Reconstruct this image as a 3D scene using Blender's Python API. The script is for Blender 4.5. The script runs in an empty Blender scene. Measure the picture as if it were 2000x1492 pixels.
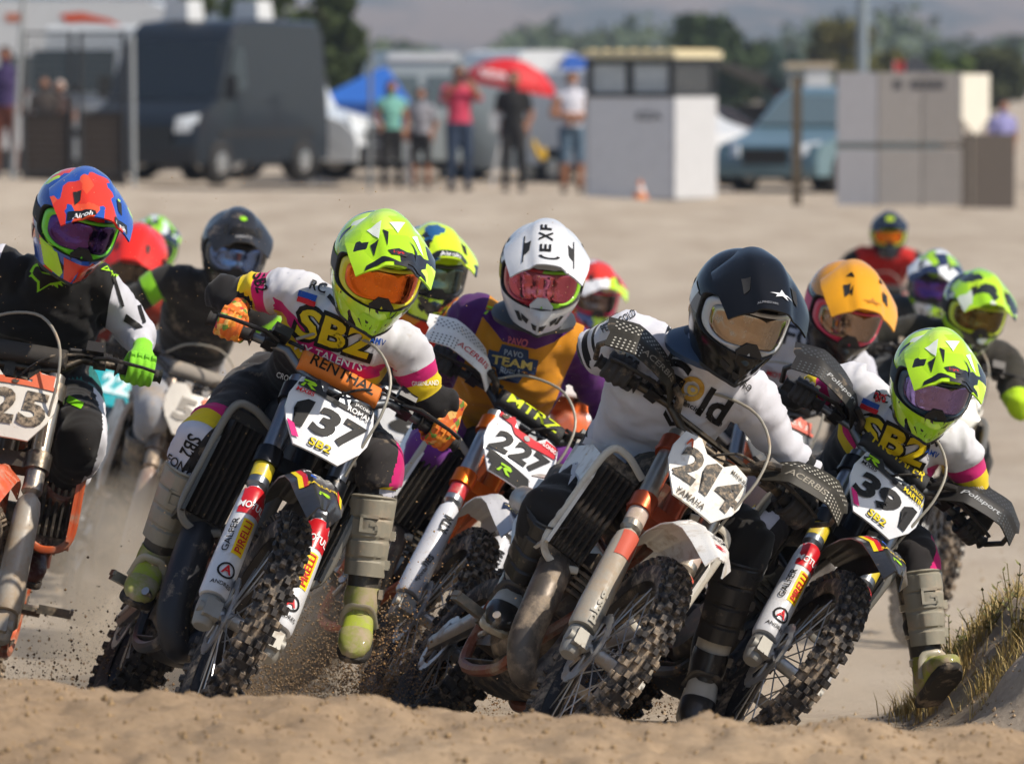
import bpy, bmesh, math, random
import numpy as np
from mathutils import Vector as V, Matrix as MX, noise
from mathutils.bvhtree import BVHTree
random.seed(7); RNG = np.random.default_rng(7)
R = math.radians
SC = bpy.context.scene; COL = SC.collection
# ---------------------------------------------------------------- camera, world, sun, exposure
FPX, HZ, CZ = 11100.0, 155.0, 1.74            # focal length in photo pixels, horizon row, camera height
PITCH = math.atan((746-HZ)/FPX)
cam_d = bpy.data.cameras.new('camera'); cam = bpy.data.objects.new('camera', cam_d); COL.objects.link(cam)
cam.location = (0, 0, CZ); cam.rotation_euler = (math.pi/2-PITCH, 0, 0)
cam_d.sensor_width = 36; cam_d.lens = 36*FPX/2000; cam_d.clip_start = .5; cam_d.clip_end = 12000
cam_d.dof.use_dof = True; cam_d.dof.focus_distance = 14.95; cam_d.dof.aperture_fstop = 5.6
SC.camera = cam
SUN_AZ, SUN_EL = 113.0, 46.0                   # azimuth from +Y towards +X (photo right)
w = bpy.data.worlds.new('World'); SC.world = w; w.use_nodes = True
nt = w.node_tree; sky = nt.nodes.new('ShaderNodeTexSky'); sky.sky_type = 'NISHITA'; sky.sun_disc = False
sky.sun_elevation = R(SUN_EL); sky.sun_rotation = R(SUN_AZ); sky.air_density = 1.0; sky.dust_density = 1.2
nt.links.new(sky.outputs[0], nt.nodes['Background'].inputs[0]); nt.nodes['Background'].inputs[1].default_value = .118
sl = bpy.data.lights.new('sun', 'SUN'); sl.energy = 5.0; sl.angle = R(.53); sl.color = (1, .91, .78)
so = bpy.data.objects.new('sun', sl); COL.objects.link(so)
SD = V((math.cos(R(SUN_EL))*math.sin(R(SUN_AZ)), math.cos(R(SUN_EL))*math.cos(R(SUN_AZ)), math.sin(R(SUN_EL))))
so.rotation_euler = SD.to_track_quat('Z', 'Y').to_euler(); so.location = (30, -5, 40)
SC.view_settings.view_transform = 'Standard'; SC.view_settings.look = 'None'
SC.view_settings.exposure = 0.10; SC.view_settings.gamma = 1
SC.render.engine = 'CYCLES'
cy = SC.cycles; cy.use_denoising = True; cy.max_bounces = 6; cy.diffuse_bounces = 3; cy.glossy_bounces = 3
cy.transmission_bounces = 4; cy.volume_bounces = 1; cy.transparent_max_bounces = 8; cy.use_adaptive_sampling = True
cy.adaptive_threshold = .02; cy.caustics_reflective = False; cy.caustics_refractive = False
try: cy.denoiser = 'OPENIMAGEDENOISE'
except Exception: pass

def P(px, py, d):
    """photo pixel and distance along the view to a world point"""
    x = (px-1000)/FPX; y = (746-py)/FPX; s, c = math.sin(PITCH), math.cos(PITCH)
    dr = V((x, c+y*s, -s+y*c)); t = d/dr.y
    return V((0, 0, CZ))+dr*t
# ---------------------------------------------------------------- mesh building
def frame_from(t, up=None):
    t = t.normalized()
    up = V(up) if up is not None else (V((0, 0, 1)) if abs(t.z) < .9 else V((0, 1, 0)))
    a = up.cross(t)
    if a.length < 1e-6: a = V((1, 0, 0)).cross(t)
    a.normalize(); return a, t.cross(a)
class MB:
    def __init__(s): s.v = []; s.f = []; s.m = []; s.cur = 0
    def add(s, vs, fs):
        o = len(s.v); s.v += [tuple(p) for p in vs]
        s.f += [tuple(i+o for i in q) for q in fs]; s.m += [s.cur]*len(fs); return s
    def box(s, c, d, rot=None, tp=(1, 1)):
        x, y, z = d[0]/2, d[1]/2, d[2]/2
        vs = [V((sx*x*(tp[0] if sz > 0 else 1), sy*y*(tp[1] if sz > 0 else 1), sz*z)) for sz in (-1, 1) for sy in (-1, 1) for sx in (-1, 1)]
        if rot is not None: vs = [rot @ p for p in vs]
        return s.add([p+V(c) for p in vs], [(0, 2, 3, 1), (4, 5, 7, 6), (0, 1, 5, 4), (2, 6, 7, 3), (0, 4, 6, 2), (1, 3, 7, 5)])
    def tube(s, pts, r, n=10, ell=1.0, up=None, cap=True):
        pts = [V(p) for p in pts]; k = len(pts)
        rs = r if isinstance(r, (list, tuple)) else [r]*k
        el = ell if isinstance(ell, (list, tuple)) else [ell]*k
        vs = []; a = None
        for i, p in enumerate(pts):
            t = pts[min(i+1, k-1)]-pts[max(i-1, 0)]
            t.normalize()
            if a is None or up is not None: a, b = frame_from(t, up)
            else:
                a = a-t*a.dot(t)
                if a.length < 1e-6: a, b = frame_from(t)
                a.normalize(); b = t.cross(a)
            for j in range(n):
                q = 2*math.pi*j/n; vs.append(p+a*(rs[i]*math.cos(q))+b*(rs[i]*el[i]*math.sin(q)))
        fs = [(i*n+j, i*n+(j+1) % n, (i+1)*n+(j+1) % n, (i+1)*n+j) for i in range(k-1) for j in range(n)]
        if cap: fs += [tuple(range(n-1, -1, -1)), tuple((k-1)*n+j for j in range(n))]
        return s.add(vs, fs)
    def lathe(s, prof, c=(0, 0, 0), ax='x', n=24, closed=False):
        vs = []; k = len(prof)
        for r, h in prof:
            for j in range(n):
                q = 2*math.pi*j/n; a, b = r*math.cos(q), r*math.sin(q)
                p = {'x': (h, a, b), 'y': (b, h, a), 'z': (a, b, h)}[ax]
                vs.append((p[0]+c[0], p[1]+c[1], p[2]+c[2]))
        kk = k if closed else k-1
        return s.add(vs, [(i*n+j, i*n+(j+1) % n, ((i+1) % k)*n+(j+1) % n, ((i+1) % k)*n+j) for i in range(kk) for j in range(n)])
    def rings(s, rs, cap=True):
        n = len(rs[0]); k = len(rs)
        fs = [(i*n+j, i*n+(j+1) % n, (i+1)*n+(j+1) % n, (i+1)*n+j) for i in range(k-1) for j in range(n)]
        if cap: fs += [tuple(range(n-1, -1, -1)), tuple((k-1)*n+j for j in range(n))]
        return s.add([p for r in rs for p in r], fs)
    def prism(s, pts, h, mt=None):
        """outline in local x,z, thickness along y from 0 (front) to h"""
        n = len(pts); vs = [V((x, 0, z)) for x, z in pts]+[V((x, h, z)) for x, z in pts]
        if mt is not None: vs = [mt @ p for p in vs]
        return s.add(vs, [tuple(range(n)), tuple(range(2*n-1, n-1, -1))]+[(i, i+n, (i+1) % n+n, (i+1) % n) for i in range(n)])
    def ball(s, c, r, n=14, k=9):
        r = r if isinstance(r, (list, tuple)) else (r, r, r)
        rs = []
        for i in range(k+1):
            e = -math.pi/2+math.pi*i/k; ce = max(math.cos(e), .02)
            rs.append([(c[0]+r[0]*ce*math.cos(2*math.pi*j/n), c[1]+r[1]*ce*math.sin(2*math.pi*j/n), c[2]+r[2]*math.sin(e)) for j in range(n)])
        return s.rings(rs)
    def grid(s, fn, nu, nv, cu=False):
        vs = [fn(i/(nu if cu else nu-1), j/(nv-1)) for j in range(nv) for i in range(nu)]
        m = nu if cu else nu-1
        return s.add(vs, [(j*nu+i, j*nu+(i+1) % nu, (j+1)*nu+(i+1) % nu, (j+1)*nu+i) for j in range(nv-1) for i in range(m)])
    def sheet(s, fn, nu, nv, th):
        """grid surface with thickness th (along its normal)"""
        g = [[V(fn(i/(nu-1), j/(nv-1))) for i in range(nu)] for j in range(nv)]
        nrm = lambda i, j: (g[j][min(i+1, nu-1)]-g[j][max(i-1, 0)]).cross(g[min(j+1, nv-1)][i]-g[max(j-1, 0)][i]).normalized()
        top = [g[j][i] for j in range(nv) for i in range(nu)]
        bot = [g[j][i]-nrm(i, j)*th for j in range(nv) for i in range(nu)]
        n = nu*nv; fs = []
        for j in range(nv-1):
            for i in range(nu-1):
                q = (j*nu+i, j*nu+i+1, (j+1)*nu+i+1, (j+1)*nu+i); fs += [q, tuple(x+n for x in q[::-1])]
        e = [i for i in range(nu)]+[j*nu+nu-1 for j in range(1, nv)]+[(nv-1)*nu+i for i in range(nu-2, -1, -1)]+[j*nu for j in range(nv-2, 0, -1)]
        fs += [(e[(i+1) % len(e)], e[i], e[i]+n, e[(i+1) % len(e)]+n) for i in range(len(e))]
        return s.add(top+bot, fs)
    def mesh(s, name='m', ang=40):
        me = bpy.data.meshes.new(name); me.from_pydata(s.v, [], s.f)
        if s.cur or any(s.m):
            me.polygons.foreach_set('material_index', s.m)
        fin(me, ang); return me
def fin(me, ang=40):
    me.validate(); me.shade_smooth()
    if ang < 180:
        try: me.set_sharp_from_angle(angle=R(ang))
        except Exception: pass
    me.update()
def bez(pts, n=24):
    """smooth Catmull-Rom curve through points"""
    p = [V(q) for q in pts]; p = [p[0]*2-p[1]]+p+[p[-1]*2-p[-2]]; out = []
    m = len(p)-3
    for i in range(n+1):
        t = i/n*m; k = min(int(t), m-1); f = t-k; a, b, c, d = p[k:k+4]
        out.append(.5*((2*b)+(c-a)*f+(2*a-5*b+4*c-d)*f*f+(3*b-a-3*c+d)*f**3))
    return out
def lerp_list(xs, t):
    k = (len(xs)-1)*t; i = min(int(k), len(xs)-2); return xs[i]+(xs[i+1]-xs[i])*(k-i)
def obj(name, mesh, mats=None, parent=None, mt=None, ang=40):
    if isinstance(mesh, MB): mesh = mesh.mesh(name, ang)
    o = bpy.data.objects.new(name, mesh); COL.objects.link(o)
    if parent is not None: o.parent = parent
    if mt is not None: o.matrix_local = mt
    mats = mats if isinstance(mats, (list, tuple)) else [mats]
    while len(mesh.materials) < len(mats): mesh.materials.append(None)
    for i, m in enumerate(mats):
        o.material_slots[i].link = 'OBJECT'; o.material_slots[i].material = m
    return o
def thing(name, label, cat, mt=None, group=None):
    o = bpy.data.objects.new(name, None); COL.objects.link(o); o.empty_display_size = .1
    if mt is not None: o.matrix_world = mt
    o['label'] = label; o['category'] = cat
    if group: o['group'] = group
    return o
def tag(o, label, cat, group=None, kind=None):
    o['label'] = label
    if cat: o['category'] = cat
    if group: o['group'] = group
    if kind: o['kind'] = kind
    return o
T = MX.Translation
def RX(a): return MX.Rotation(R(a), 4, 'X')
def RY(a): return MX.Rotation(R(a), 4, 'Y')
def RZ(a): return MX.Rotation(R(a), 4, 'Z')
_cache = {}
def cached(key, fn, ang=40):
    if key not in _cache:
        m = fn(); _cache[key] = m.mesh(str(key), ang) if isinstance(m, MB) else m
    return _cache[key]
# ---------------------------------------------------------------- materials
def hexc(h):
    if not isinstance(h, str): return (*h, 1) if len(h) == 3 else h
    c = [int(h[i:i+2], 16)/255 for i in (0, 2, 4)]
    return tuple((x/12.92 if x <= .04045 else ((x+.055)/1.055)**2.4) for x in c)+(1,)
_mats = {}
DIRT = (.37, .285, .2, 1)
def mat(col, rough=.5, metal=0., dirt=.12, bump=0., bscale=40., coat=0., dscale=14., var=.1, kind='', spec=.5, emit=None, alpha=1, trans=0, tstretch=None, ddark=False):
    key = (str(col), rough, metal, dirt, bump, bscale, coat, dscale, var, kind, spec, alpha, trans, str(tstretch))
    if key in _mats: return _mats[key]
    m = bpy.data.materials.new('m_%d' % len(_mats)); _mats[key] = m; m.use_nodes = True
    n = m.node_tree.nodes; l = m.node_tree.links; b = n['Principled BSDF']
    c = hexc(col); b.inputs['Base Color'].default_value = c
    b.inputs['Roughness'].default_value = rough; b.inputs['Metallic'].default_value = metal
    b.inputs['Specular IOR Level'].default_value = spec; b.inputs['Coat Weight'].default_value = coat
    b.inputs['Coat Roughness'].default_value = .08; b.inputs['Alpha'].default_value = alpha
    b.inputs['Transmission Weight'].default_value = trans
    tc = n.new('ShaderNodeTexCoord'); vec = tc.outputs['Object']
    src = None
    if var:
        nz = n.new('ShaderNodeTexNoise'); nz.inputs['Scale'].default_value = 9; nz.inputs['Detail'].default_value = 4
        l.new(vec, nz.inputs['Vector'])
        mr = n.new('ShaderNodeMapRange'); mr.inputs[1].default_value = .3; mr.inputs[2].default_value = .7
        mr.inputs[3].default_value = 1-var; mr.inputs[4].default_value = 1+var; l.new(nz.outputs[0], mr.inputs[0])
        hs = n.new('ShaderNodeHueSaturation'); hs.inputs['Color'].default_value = c; l.new(mr.outputs[0], hs.inputs['Value']); src = hs.outputs[0]
    if dirt > 0:
        nz = n.new('ShaderNodeTexNoise'); nz.inputs['Scale'].default_value = dscale; nz.inputs['Detail'].default_value = 9
        nz.inputs['Roughness'].default_value = .68; l.new(vec, nz.inputs['Vector'])
        mr = n.new('ShaderNodeMapRange'); lo = .74-.5*dirt
        mr.inputs[1].default_value = lo-.06; mr.inputs[2].default_value = lo+.12
        mr.inputs[3].default_value = .05*min(1, dirt*3); mr.inputs[4].default_value = .92; l.new(nz.outputs[0], mr.inputs[0])
        mx = n.new('ShaderNodeMix'); mx.data_type = 'RGBA'; mx.inputs[7].default_value = DIRT
        if src: l.new(src, mx.inputs[6])
        else: mx.inputs[6].default_value = c
        l.new(mr.outputs[0], mx.inputs[0]); src = mx.outputs[2]
        m2 = n.new('ShaderNodeMapRange'); m2.inputs[3].default_value = rough; m2.inputs[4].default_value = .85
        l.new(mr.outputs[0], m2.inputs[0]); l.new(m2.outputs[0], b.inputs['Roughness'])
        if metal: 
            m3 = n.new('ShaderNodeMapRange'); m3.inputs[3].default_value = metal; m3.inputs[4].default_value = 0
            l.new(mr.outputs[0], m3.inputs[0]); l.new(m3.outputs[0], b.inputs['Metallic'])
    if src: l.new(src, b.inputs['Base Color'])
    if bump:
        nz = n.new('ShaderNodeTexNoise'); nz.inputs['Scale'].default_value = bscale; nz.inputs['Detail'].default_value = 5
        if kind == 'cloth': nz.noise_type = 'RIDGED_MULTIFRACTAL'; nz.inputs['Detail'].default_value = 3; nz.inputs['Distortion'].default_value = .8
        if tstretch:
            mp = n.new('ShaderNodeMapping'); mp.inputs['Scale'].default_value = tstretch; l.new(vec, mp.inputs[0]); l.new(mp.outputs[0], nz.inputs['Vector'])
        else: l.new(vec, nz.inputs['Vector'])
        bp = n.new('ShaderNodeBump'); bp.inputs['Strength'].default_value = bump; bp.inputs['Distance'].default_value = .014 if kind == 'cloth' else .006
        l.new(nz.outputs[0], bp.inputs['Height']); l.new(bp.outputs[0], b.inputs['Normal'])
    if kind == 'cloth':
        b.inputs['Sheen Weight'].default_value = .15; b.inputs['Sheen Roughness'].default_value = .5
    if emit:
        b.inputs['Emission Color'].default_value = hexc(emit[0]); b.inputs['Emission Strength'].default_value = emit[1]
    return m
def cloth(col, dirt=.1, bump=.95, bscale=5.0): return mat(col, .82, 0, dirt, bump, bscale, kind='cloth', spec=.25, dscale=10, var=.12, tstretch=(1, 1, .55))
def plast(col, dirt=.14, rough=.32): return mat(col, rough, 0, dirt, .12, 60, coat=.25, var=.06)
def metal(col, dirt=.2, rough=.35): return mat(col, rough, .9, dirt, .1, 80)
def rubber(dirt=.25): return mat('17171a', .8, 0, dirt, .35, 120, var=.15)
def lens_mat(c, c2, rough=.05):
    key = ('lens', c, c2)
    if key in _mats: return _mats[key]
    m = mat(c, rough, .95, .04, 0, var=0, kind='lens'+c+c2); _mats[key] = m; n = m.node_tree.nodes; l = m.node_tree.links; b = n['Principled BSDF']
    lw = n.new('ShaderNodeLayerWeight'); lw.inputs[0].default_value = .55; mx = n.new('ShaderNodeMix'); mx.data_type = 'RGBA'; mx.inputs[6].default_value = hexc(c); mx.inputs[7].default_value = hexc(c2)
    l.new(lw.outputs['Facing'], mx.inputs[0]); l.new(mx.outputs[2], b.inputs['Base Color'])
    tc = n.new('ShaderNodeTexCoord'); nz = n.new('ShaderNodeTexNoise'); nz.inputs['Scale'].default_value = 60; l.new(tc.outputs['Object'], nz.inputs['Vector'])
    mr = n.new('ShaderNodeMapRange'); mr.inputs[1].default_value = .45; mr.inputs[2].default_value = .75; mr.inputs[3].default_value = rough; mr.inputs[4].default_value = .35; l.new(nz.outputs[0], mr.inputs[0]); l.new(mr.outputs[0], b.inputs['Roughness'])
    return m
def ink(col): return mat(col, .55, 0, .1, 0, var=.05, dscale=30, spec=.2)
def pattern_mat(stops, scale=10, rough=.18, dirt=.08, metric='CHEBYCHEV', rnd=1.0, stretch=(1, 1, 1), coat=.6, warp=0., seed=(0, 0, 0)):
    """hard-edged cell graphics (helmet and jersey print): stops = [(pos, colour)]"""
    key = ('pat', str(stops), scale, metric, str(stretch), warp, str(seed), rough)
    if key in _mats: return _mats[key]
    m = mat(stops[0][1], rough, 0, dirt, 0, coat=coat, var=.03, kind='pat%s' % (key,)); _mats[key] = m
    n = m.node_tree.nodes; l = m.node_tree.links
    tc = n.new('ShaderNodeTexCoord'); mp = n.new('ShaderNodeMapping'); mp.inputs['Scale'].default_value = stretch; mp.inputs['Location'].default_value = seed
    mp.inputs['Rotation'].default_value = (.5, .3, .6)
    l.new(tc.outputs['Object'], mp.inputs[0]); vec = mp.outputs[0]
    if warp:
        nz = n.new('ShaderNodeTexNoise'); nz.inputs['Scale'].default_value = 6; l.new(vec, nz.inputs['Vector'])
        mm = n.new('ShaderNodeMix'); mm.data_type = 'RGBA'; mm.blend_type = 'ADD'; mm.inputs[0].default_value = warp
        l.new(vec, mm.inputs[6]); l.new(nz.outputs['Color'], mm.inputs[7]); vec = mm.outputs[2]
    vo = n.new('ShaderNodeTexVoronoi'); vo.inputs['Scale'].default_value = scale; vo.distance = metric; vo.inputs['Randomness'].default_value = rnd
    l.new(vec, vo.inputs['Vector'])
    sp = n.new('ShaderNodeSeparateColor'); l.new(vo.outputs['Color'], sp.inputs[0])
    cr = n.new('ShaderNodeValToRGB'); cr.color_ramp.interpolation = 'CONSTANT'; e = cr.color_ramp.elements
    e[0].position = stops[0][0]; e[0].color = hexc(stops[0][1]); e[1].position = stops[1][0]; e[1].color = hexc(stops[1][1])
    for p, c in stops[2:]:
        q = e.new(p); q.color = hexc(c)
    l.new(sp.outputs[0], cr.inputs[0])
    b = n['Principled BSDF']; hs = [x for x in n if x.bl_idname == 'ShaderNodeHueSaturation']
    if hs: l.new(cr.outputs[0], hs[0].inputs['Color'])
    else: l.new(cr.outputs[0], b.inputs['Base Color'])
    return m
def two_tone(c1, c2, z0, rough=.2):
    key = ('two', c1, c2, z0)
    if key in _mats: return _mats[key]
    m = mat(c1, rough, 0, .05, 0, coat=.4, var=.03, kind='two%s%s%s' % (c1, c2, z0)); _mats[key] = m; n = m.node_tree.nodes; l = m.node_tree.links
    tc = n.new('ShaderNodeTexCoord'); sp = n.new('ShaderNodeSeparateXYZ'); l.new(tc.outputs['Object'], sp.inputs[0])
    gt = n.new('ShaderNodeMath'); gt.operation = 'GREATER_THAN'; gt.inputs[1].default_value = z0; l.new(sp.outputs[2], gt.inputs[0])
    mx = n.new('ShaderNodeMix'); mx.data_type = 'RGBA'; mx.inputs[6].default_value = hexc(c2); mx.inputs[7].default_value = hexc(c1); l.new(gt.outputs[0], mx.inputs[0])
    h = [x for x in n if x.bl_idname == 'ShaderNodeHueSaturation'][0]; l.new(mx.outputs[2], h.inputs['Color']); return m
# ---------------------------------------------------------------- lettering
_txt = {}
def text2d(s, bold=.012, shear=0., sp=1.0):
    key = (s, bold, shear, sp)
    if key in _txt: return _txt[key]
    cu = bpy.data.curves.new('t', 'FONT'); cu.body = s; cu.align_x = 'CENTER'; cu.align_y = 'CENTER'
    cu.offset = bold; cu.shear = shear; cu.space_character = sp; cu.resolution_u = 3; cu.fill_mode = 'FRONT'
    o = bpy.data.objects.new('t', cu); COL.objects.link(o)
    me = o.to_mesh(); vs = [(v.co.x, v.co.y) for v in me.vertices]; fs = [tuple(p.vertices) for p in me.polygons]
    o.to_mesh_clear(); bpy.data.objects.remove(o); bpy.data.curves.remove(cu)
    a = np.array(vs); c = (a.max(0)+a.min(0))/2; h = (a.max(0)-a.min(0))[1]
    a = (a-c)/h
    # drop doubles that the filler leaves
    _txt[key] = ([tuple(x) for x in a], fs); return _txt[key]
def shape_poly(pts): return (list(pts), [tuple(range(len(pts)))])
def shape_many(polys):
    vs = []; fs = []
    for p in polys:
        o = len(vs); vs += list(p); fs.append(tuple(range(o, o+len(p))))
    return vs, fs
def disc2(cx, cy, r, n=10): return [(cx+r*math.cos(2*math.pi*i/n), cy+r*math.sin(2*math.pi*i/n)) for i in range(n)]
def xf(shape, sx=1, sy=None, dx=0, dy=0, rot=0):
    sy = sx if sy is None else sy; c, s = math.cos(R(rot)), math.sin(R(rot))
    return [((x*sx)*c-(y*sy)*s+dx, (x*sx)*s+(y*sy)*c+dy) for x, y in shape[0]], shape[1]
def tx(s, h, w=None, dx=0, dy=0, rot=0, bold=.012, shear=0., sp=1.0):
    """text with cap height h and (optional) total width w"""
    a = text2d(s, bold, shear, sp); ww = max(x for x, y in a[0])-min(x for x, y in a[0])
    return xf(a, h if w is None else w/ww, h, dx, dy, rot)
def join2(*sh):
    vs = []; fs = []
    for a, b in sh:
        o = len(vs); vs += list(a); fs += [tuple(i+o for i in q) for q in b]
    return vs, fs
def decal(name, shape, bvh, org, xd, yd, dn, m, parent, off=.0015, g=.012, reach=.6, base=V((0, 0, 0))):
    """print laid on a surface: 2-D shape dropped along dn onto bvh"""
    bm = bmesh.new(); vv = [bm.verts.new((x, y, 0)) for x, y in shape[0]]
    for q in shape[1]:
        try: bm.faces.new([vv[i] for i in q])
        except ValueError: pass
    bmesh.ops.triangulate(bm, faces=[f for f in bm.faces if len(f.verts) > 4])
    if g:
        g = min(g, .012) if max(p[0] for p in shape[0])-min(p[0] for p in shape[0]) < .5 else g
        for ax in (0, 1):
            lo = min(p[ax] for p in shape[0]); hi = max(p[ax] for p in shape[0]); k = int((hi-lo)/g)
            for i in range(1, k+1):
                co = [0, 0, 0]; co[ax] = lo+i*g-.001; no = [0, 0, 0]; no[ax] = 1
                if co[ax] < hi-1e-5: bmesh.ops.bisect_plane(bm, geom=bm.verts[:]+bm.edges[:]+bm.faces[:], plane_co=co, plane_no=no, dist=1e-6)
    org = V(org); xd = V(xd); yd = V(yd); dn = V(dn).normalized(); bad = []
    for v in bm.verts:
        o = org+xd*v.co.x+yd*v.co.y-dn*reach
        hit, nr, i, d = bvh.ray_cast(o, dn, reach*2)
        if hit is None: bad.append(v)
        else:
            if nr.dot(dn) > 0: nr = -nr
            v.co = hit+nr*off-dn*off*.5-base
    if bad: bmesh.ops.delete(bm, geom=bad, context='VERTS')
    if not bm.faces: bm.free(); return None
    bmesh.ops.recalc_face_normals(bm, faces=bm.faces[:])
    me = bpy.data.meshes.new(name); bm.to_mesh(me); bm.free(); fin(me, 180)
    # face towards the viewer side
    return obj(name, me, m, parent)
def bvh_of(me, mt=None):
    vs = [(mt @ v.co if mt else v.co.copy()) for v in me.vertices]
    return BVHTree.FromPolygons(vs, [tuple(p.vertices) for p in me.polygons])
def remesh(mb, vox, smooth=3, ang=180):
    """voxel union of overlapping shapes into one continuous surface"""
    me = mb.mesh('r') if isinstance(mb, MB) else mb
    o = bpy.data.objects.new('r', me); COL.objects.link(o)
    md = o.modifiers.new('r', 'REMESH'); md.mode = 'VOXEL'; md.voxel_size = vox; md.use_smooth_shade = True
    if smooth:
        s = o.modifiers.new('s', 'SMOOTH'); s.iterations = smooth; s.factor = .5
    dg = bpy.context.evaluated_depsgraph_get(); dg.update()
    out = bpy.data.meshes.new_from_object(o.evaluated_get(dg))
    bpy.data.objects.remove(o); fin(out, ang); return out
# ---------------------------------------------------------------- ground and hills
def vnoise(x, y, seed=0):
    xi = np.floor(x).astype(np.int64); yi = np.floor(y).astype(np.int64); fx = x-xi; fy = y-yi
    h = lambda i, j: ((((i*374761393+j*668265263+seed*974711) ^ ((i*1274126177+seed) >> 3))*1103515245 >> 8) & 0xffff)/65535.
    ux = fx*fx*(3-2*fx); uy = fy*fy*(3-2*fy)
    a = h(xi, yi)*(1-ux)+h(xi+1, yi)*ux; b = h(xi, yi+1)*(1-ux)+h(xi+1, yi+1)*ux
    return a*(1-uy)+b*uy-.5
def fbm(x, y, o=4, seed=0):
    s = 0; a = 1.
    for i in range(o): s = s+a*vnoise(x*2**i+i*17.3, y*2**i-i*9.1, seed+i); a *= .5
    return s
def sstep(a, b, x): t = np.clip((x-a)/(b-a), 0, 1); return t*t*(3-2*t)
def ground_z(x, y):
    x = np.asarray(x, float); y = np.asarray(y, float)
    z = np.interp(y, [14.3, 15.2, 16.3, 17.2, 18.4, 20.6, 24, 28, 36, 45, 60, 85, 100], [0, -.03, -.10, -.19, -.29, -.36, -.46, -.54, -.66, -.60, -.36, 0, 0])
    crest = .418-.052*x+.018*fbm(x*2.2, x*0+3., 3, 5)
    berm = sstep(13.9, 11.75, y)
    z = z*(1-berm)+crest*berm
    z = z-.10*sstep(11.6, 9.0, y)*1.0
    md = sstep(1.10, 1.58, x+.12*fbm(x*3, y*3, 2, 8))*sstep(14.35, 14.75, y)*sstep(18.0, 16.3, y)
    z = z+.35*md*(1+.30*fbm(x*5, y*5, 4, 11))+.05*md*fbm(x*17, y*17, 3, 12)
    near = sstep(40, 14, y)
    z = z+near*(.028*fbm(x*2.4, y*2.4, 4, 2))+sstep(13.2, 11.9, y)*(.034*fbm(x*7, y*7, 3, 4)+.05*np.minimum(0, fbm(x*12, y*8, 2, 14)+.1)+.012*fbm(x*30, y*26, 2, 15))
    z = z+near*.010*fbm(x*22, y*22, 2, 6)*sstep(18, 15, y)
    bank = np.interp(x, [-8, -7.0, -4.9, -2.1, .7, 2.8, 4.9, 7], [.43, .41, .27, .22, .20, .09, .03, .02])+.05*fbm(x*.7, y*.3, 3, 19)
    kb = np.exp(-(np.maximum(0, 76-y)/9.0)**2)*np.exp(-(np.maximum(0, y-77.5)/1.6)**2); z = z*(1-kb)+bank*kb
    far = sstep(60, 150, y)
    z = z+.25*far*fbm(x*.05, y*.05, 3, 9)-.04*sstep(50, 88, y)*sstep(0, 7, x)
    return z
def axis_pts(lo, hi, step, outs, grow=1.22):
    a = list(np.arange(lo, hi, step)); s = step
    while a[-1] < outs[1]: s *= grow; a.append(a[-1]+s)
    s = step
    while a[0] > outs[0]: s *= grow; a.insert(0, a[0]-s)
    return np.array(a)
gx = axis_pts(-1.75, 1.95, .024, (-3500, 3500)); gy = axis_pts(10.3, 17.0, .03, (-200, 6500), 1.13)
gy = np.unique(np.concatenate([gy, np.arange(62, 86, .6)])); GX, GY = np.meshgrid(gx, gy); GZ = ground_z(GX, GY)
nxg, nyg = len(gx), len(gy)
gi = np.arange(nxg*nyg).reshape(nyg, nxg)
gf = np.stack([gi[:-1, :-1], gi[:-1, 1:], gi[1:, 1:], gi[1:, :-1]], -1).reshape(-1, 4)
gm = bpy.data.meshes.new('ground'); gm.from_pydata(np.stack([GX, GY, GZ], -1).reshape(-1, 3).tolist(), [], gf.tolist()); fin(gm, 180)
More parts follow.
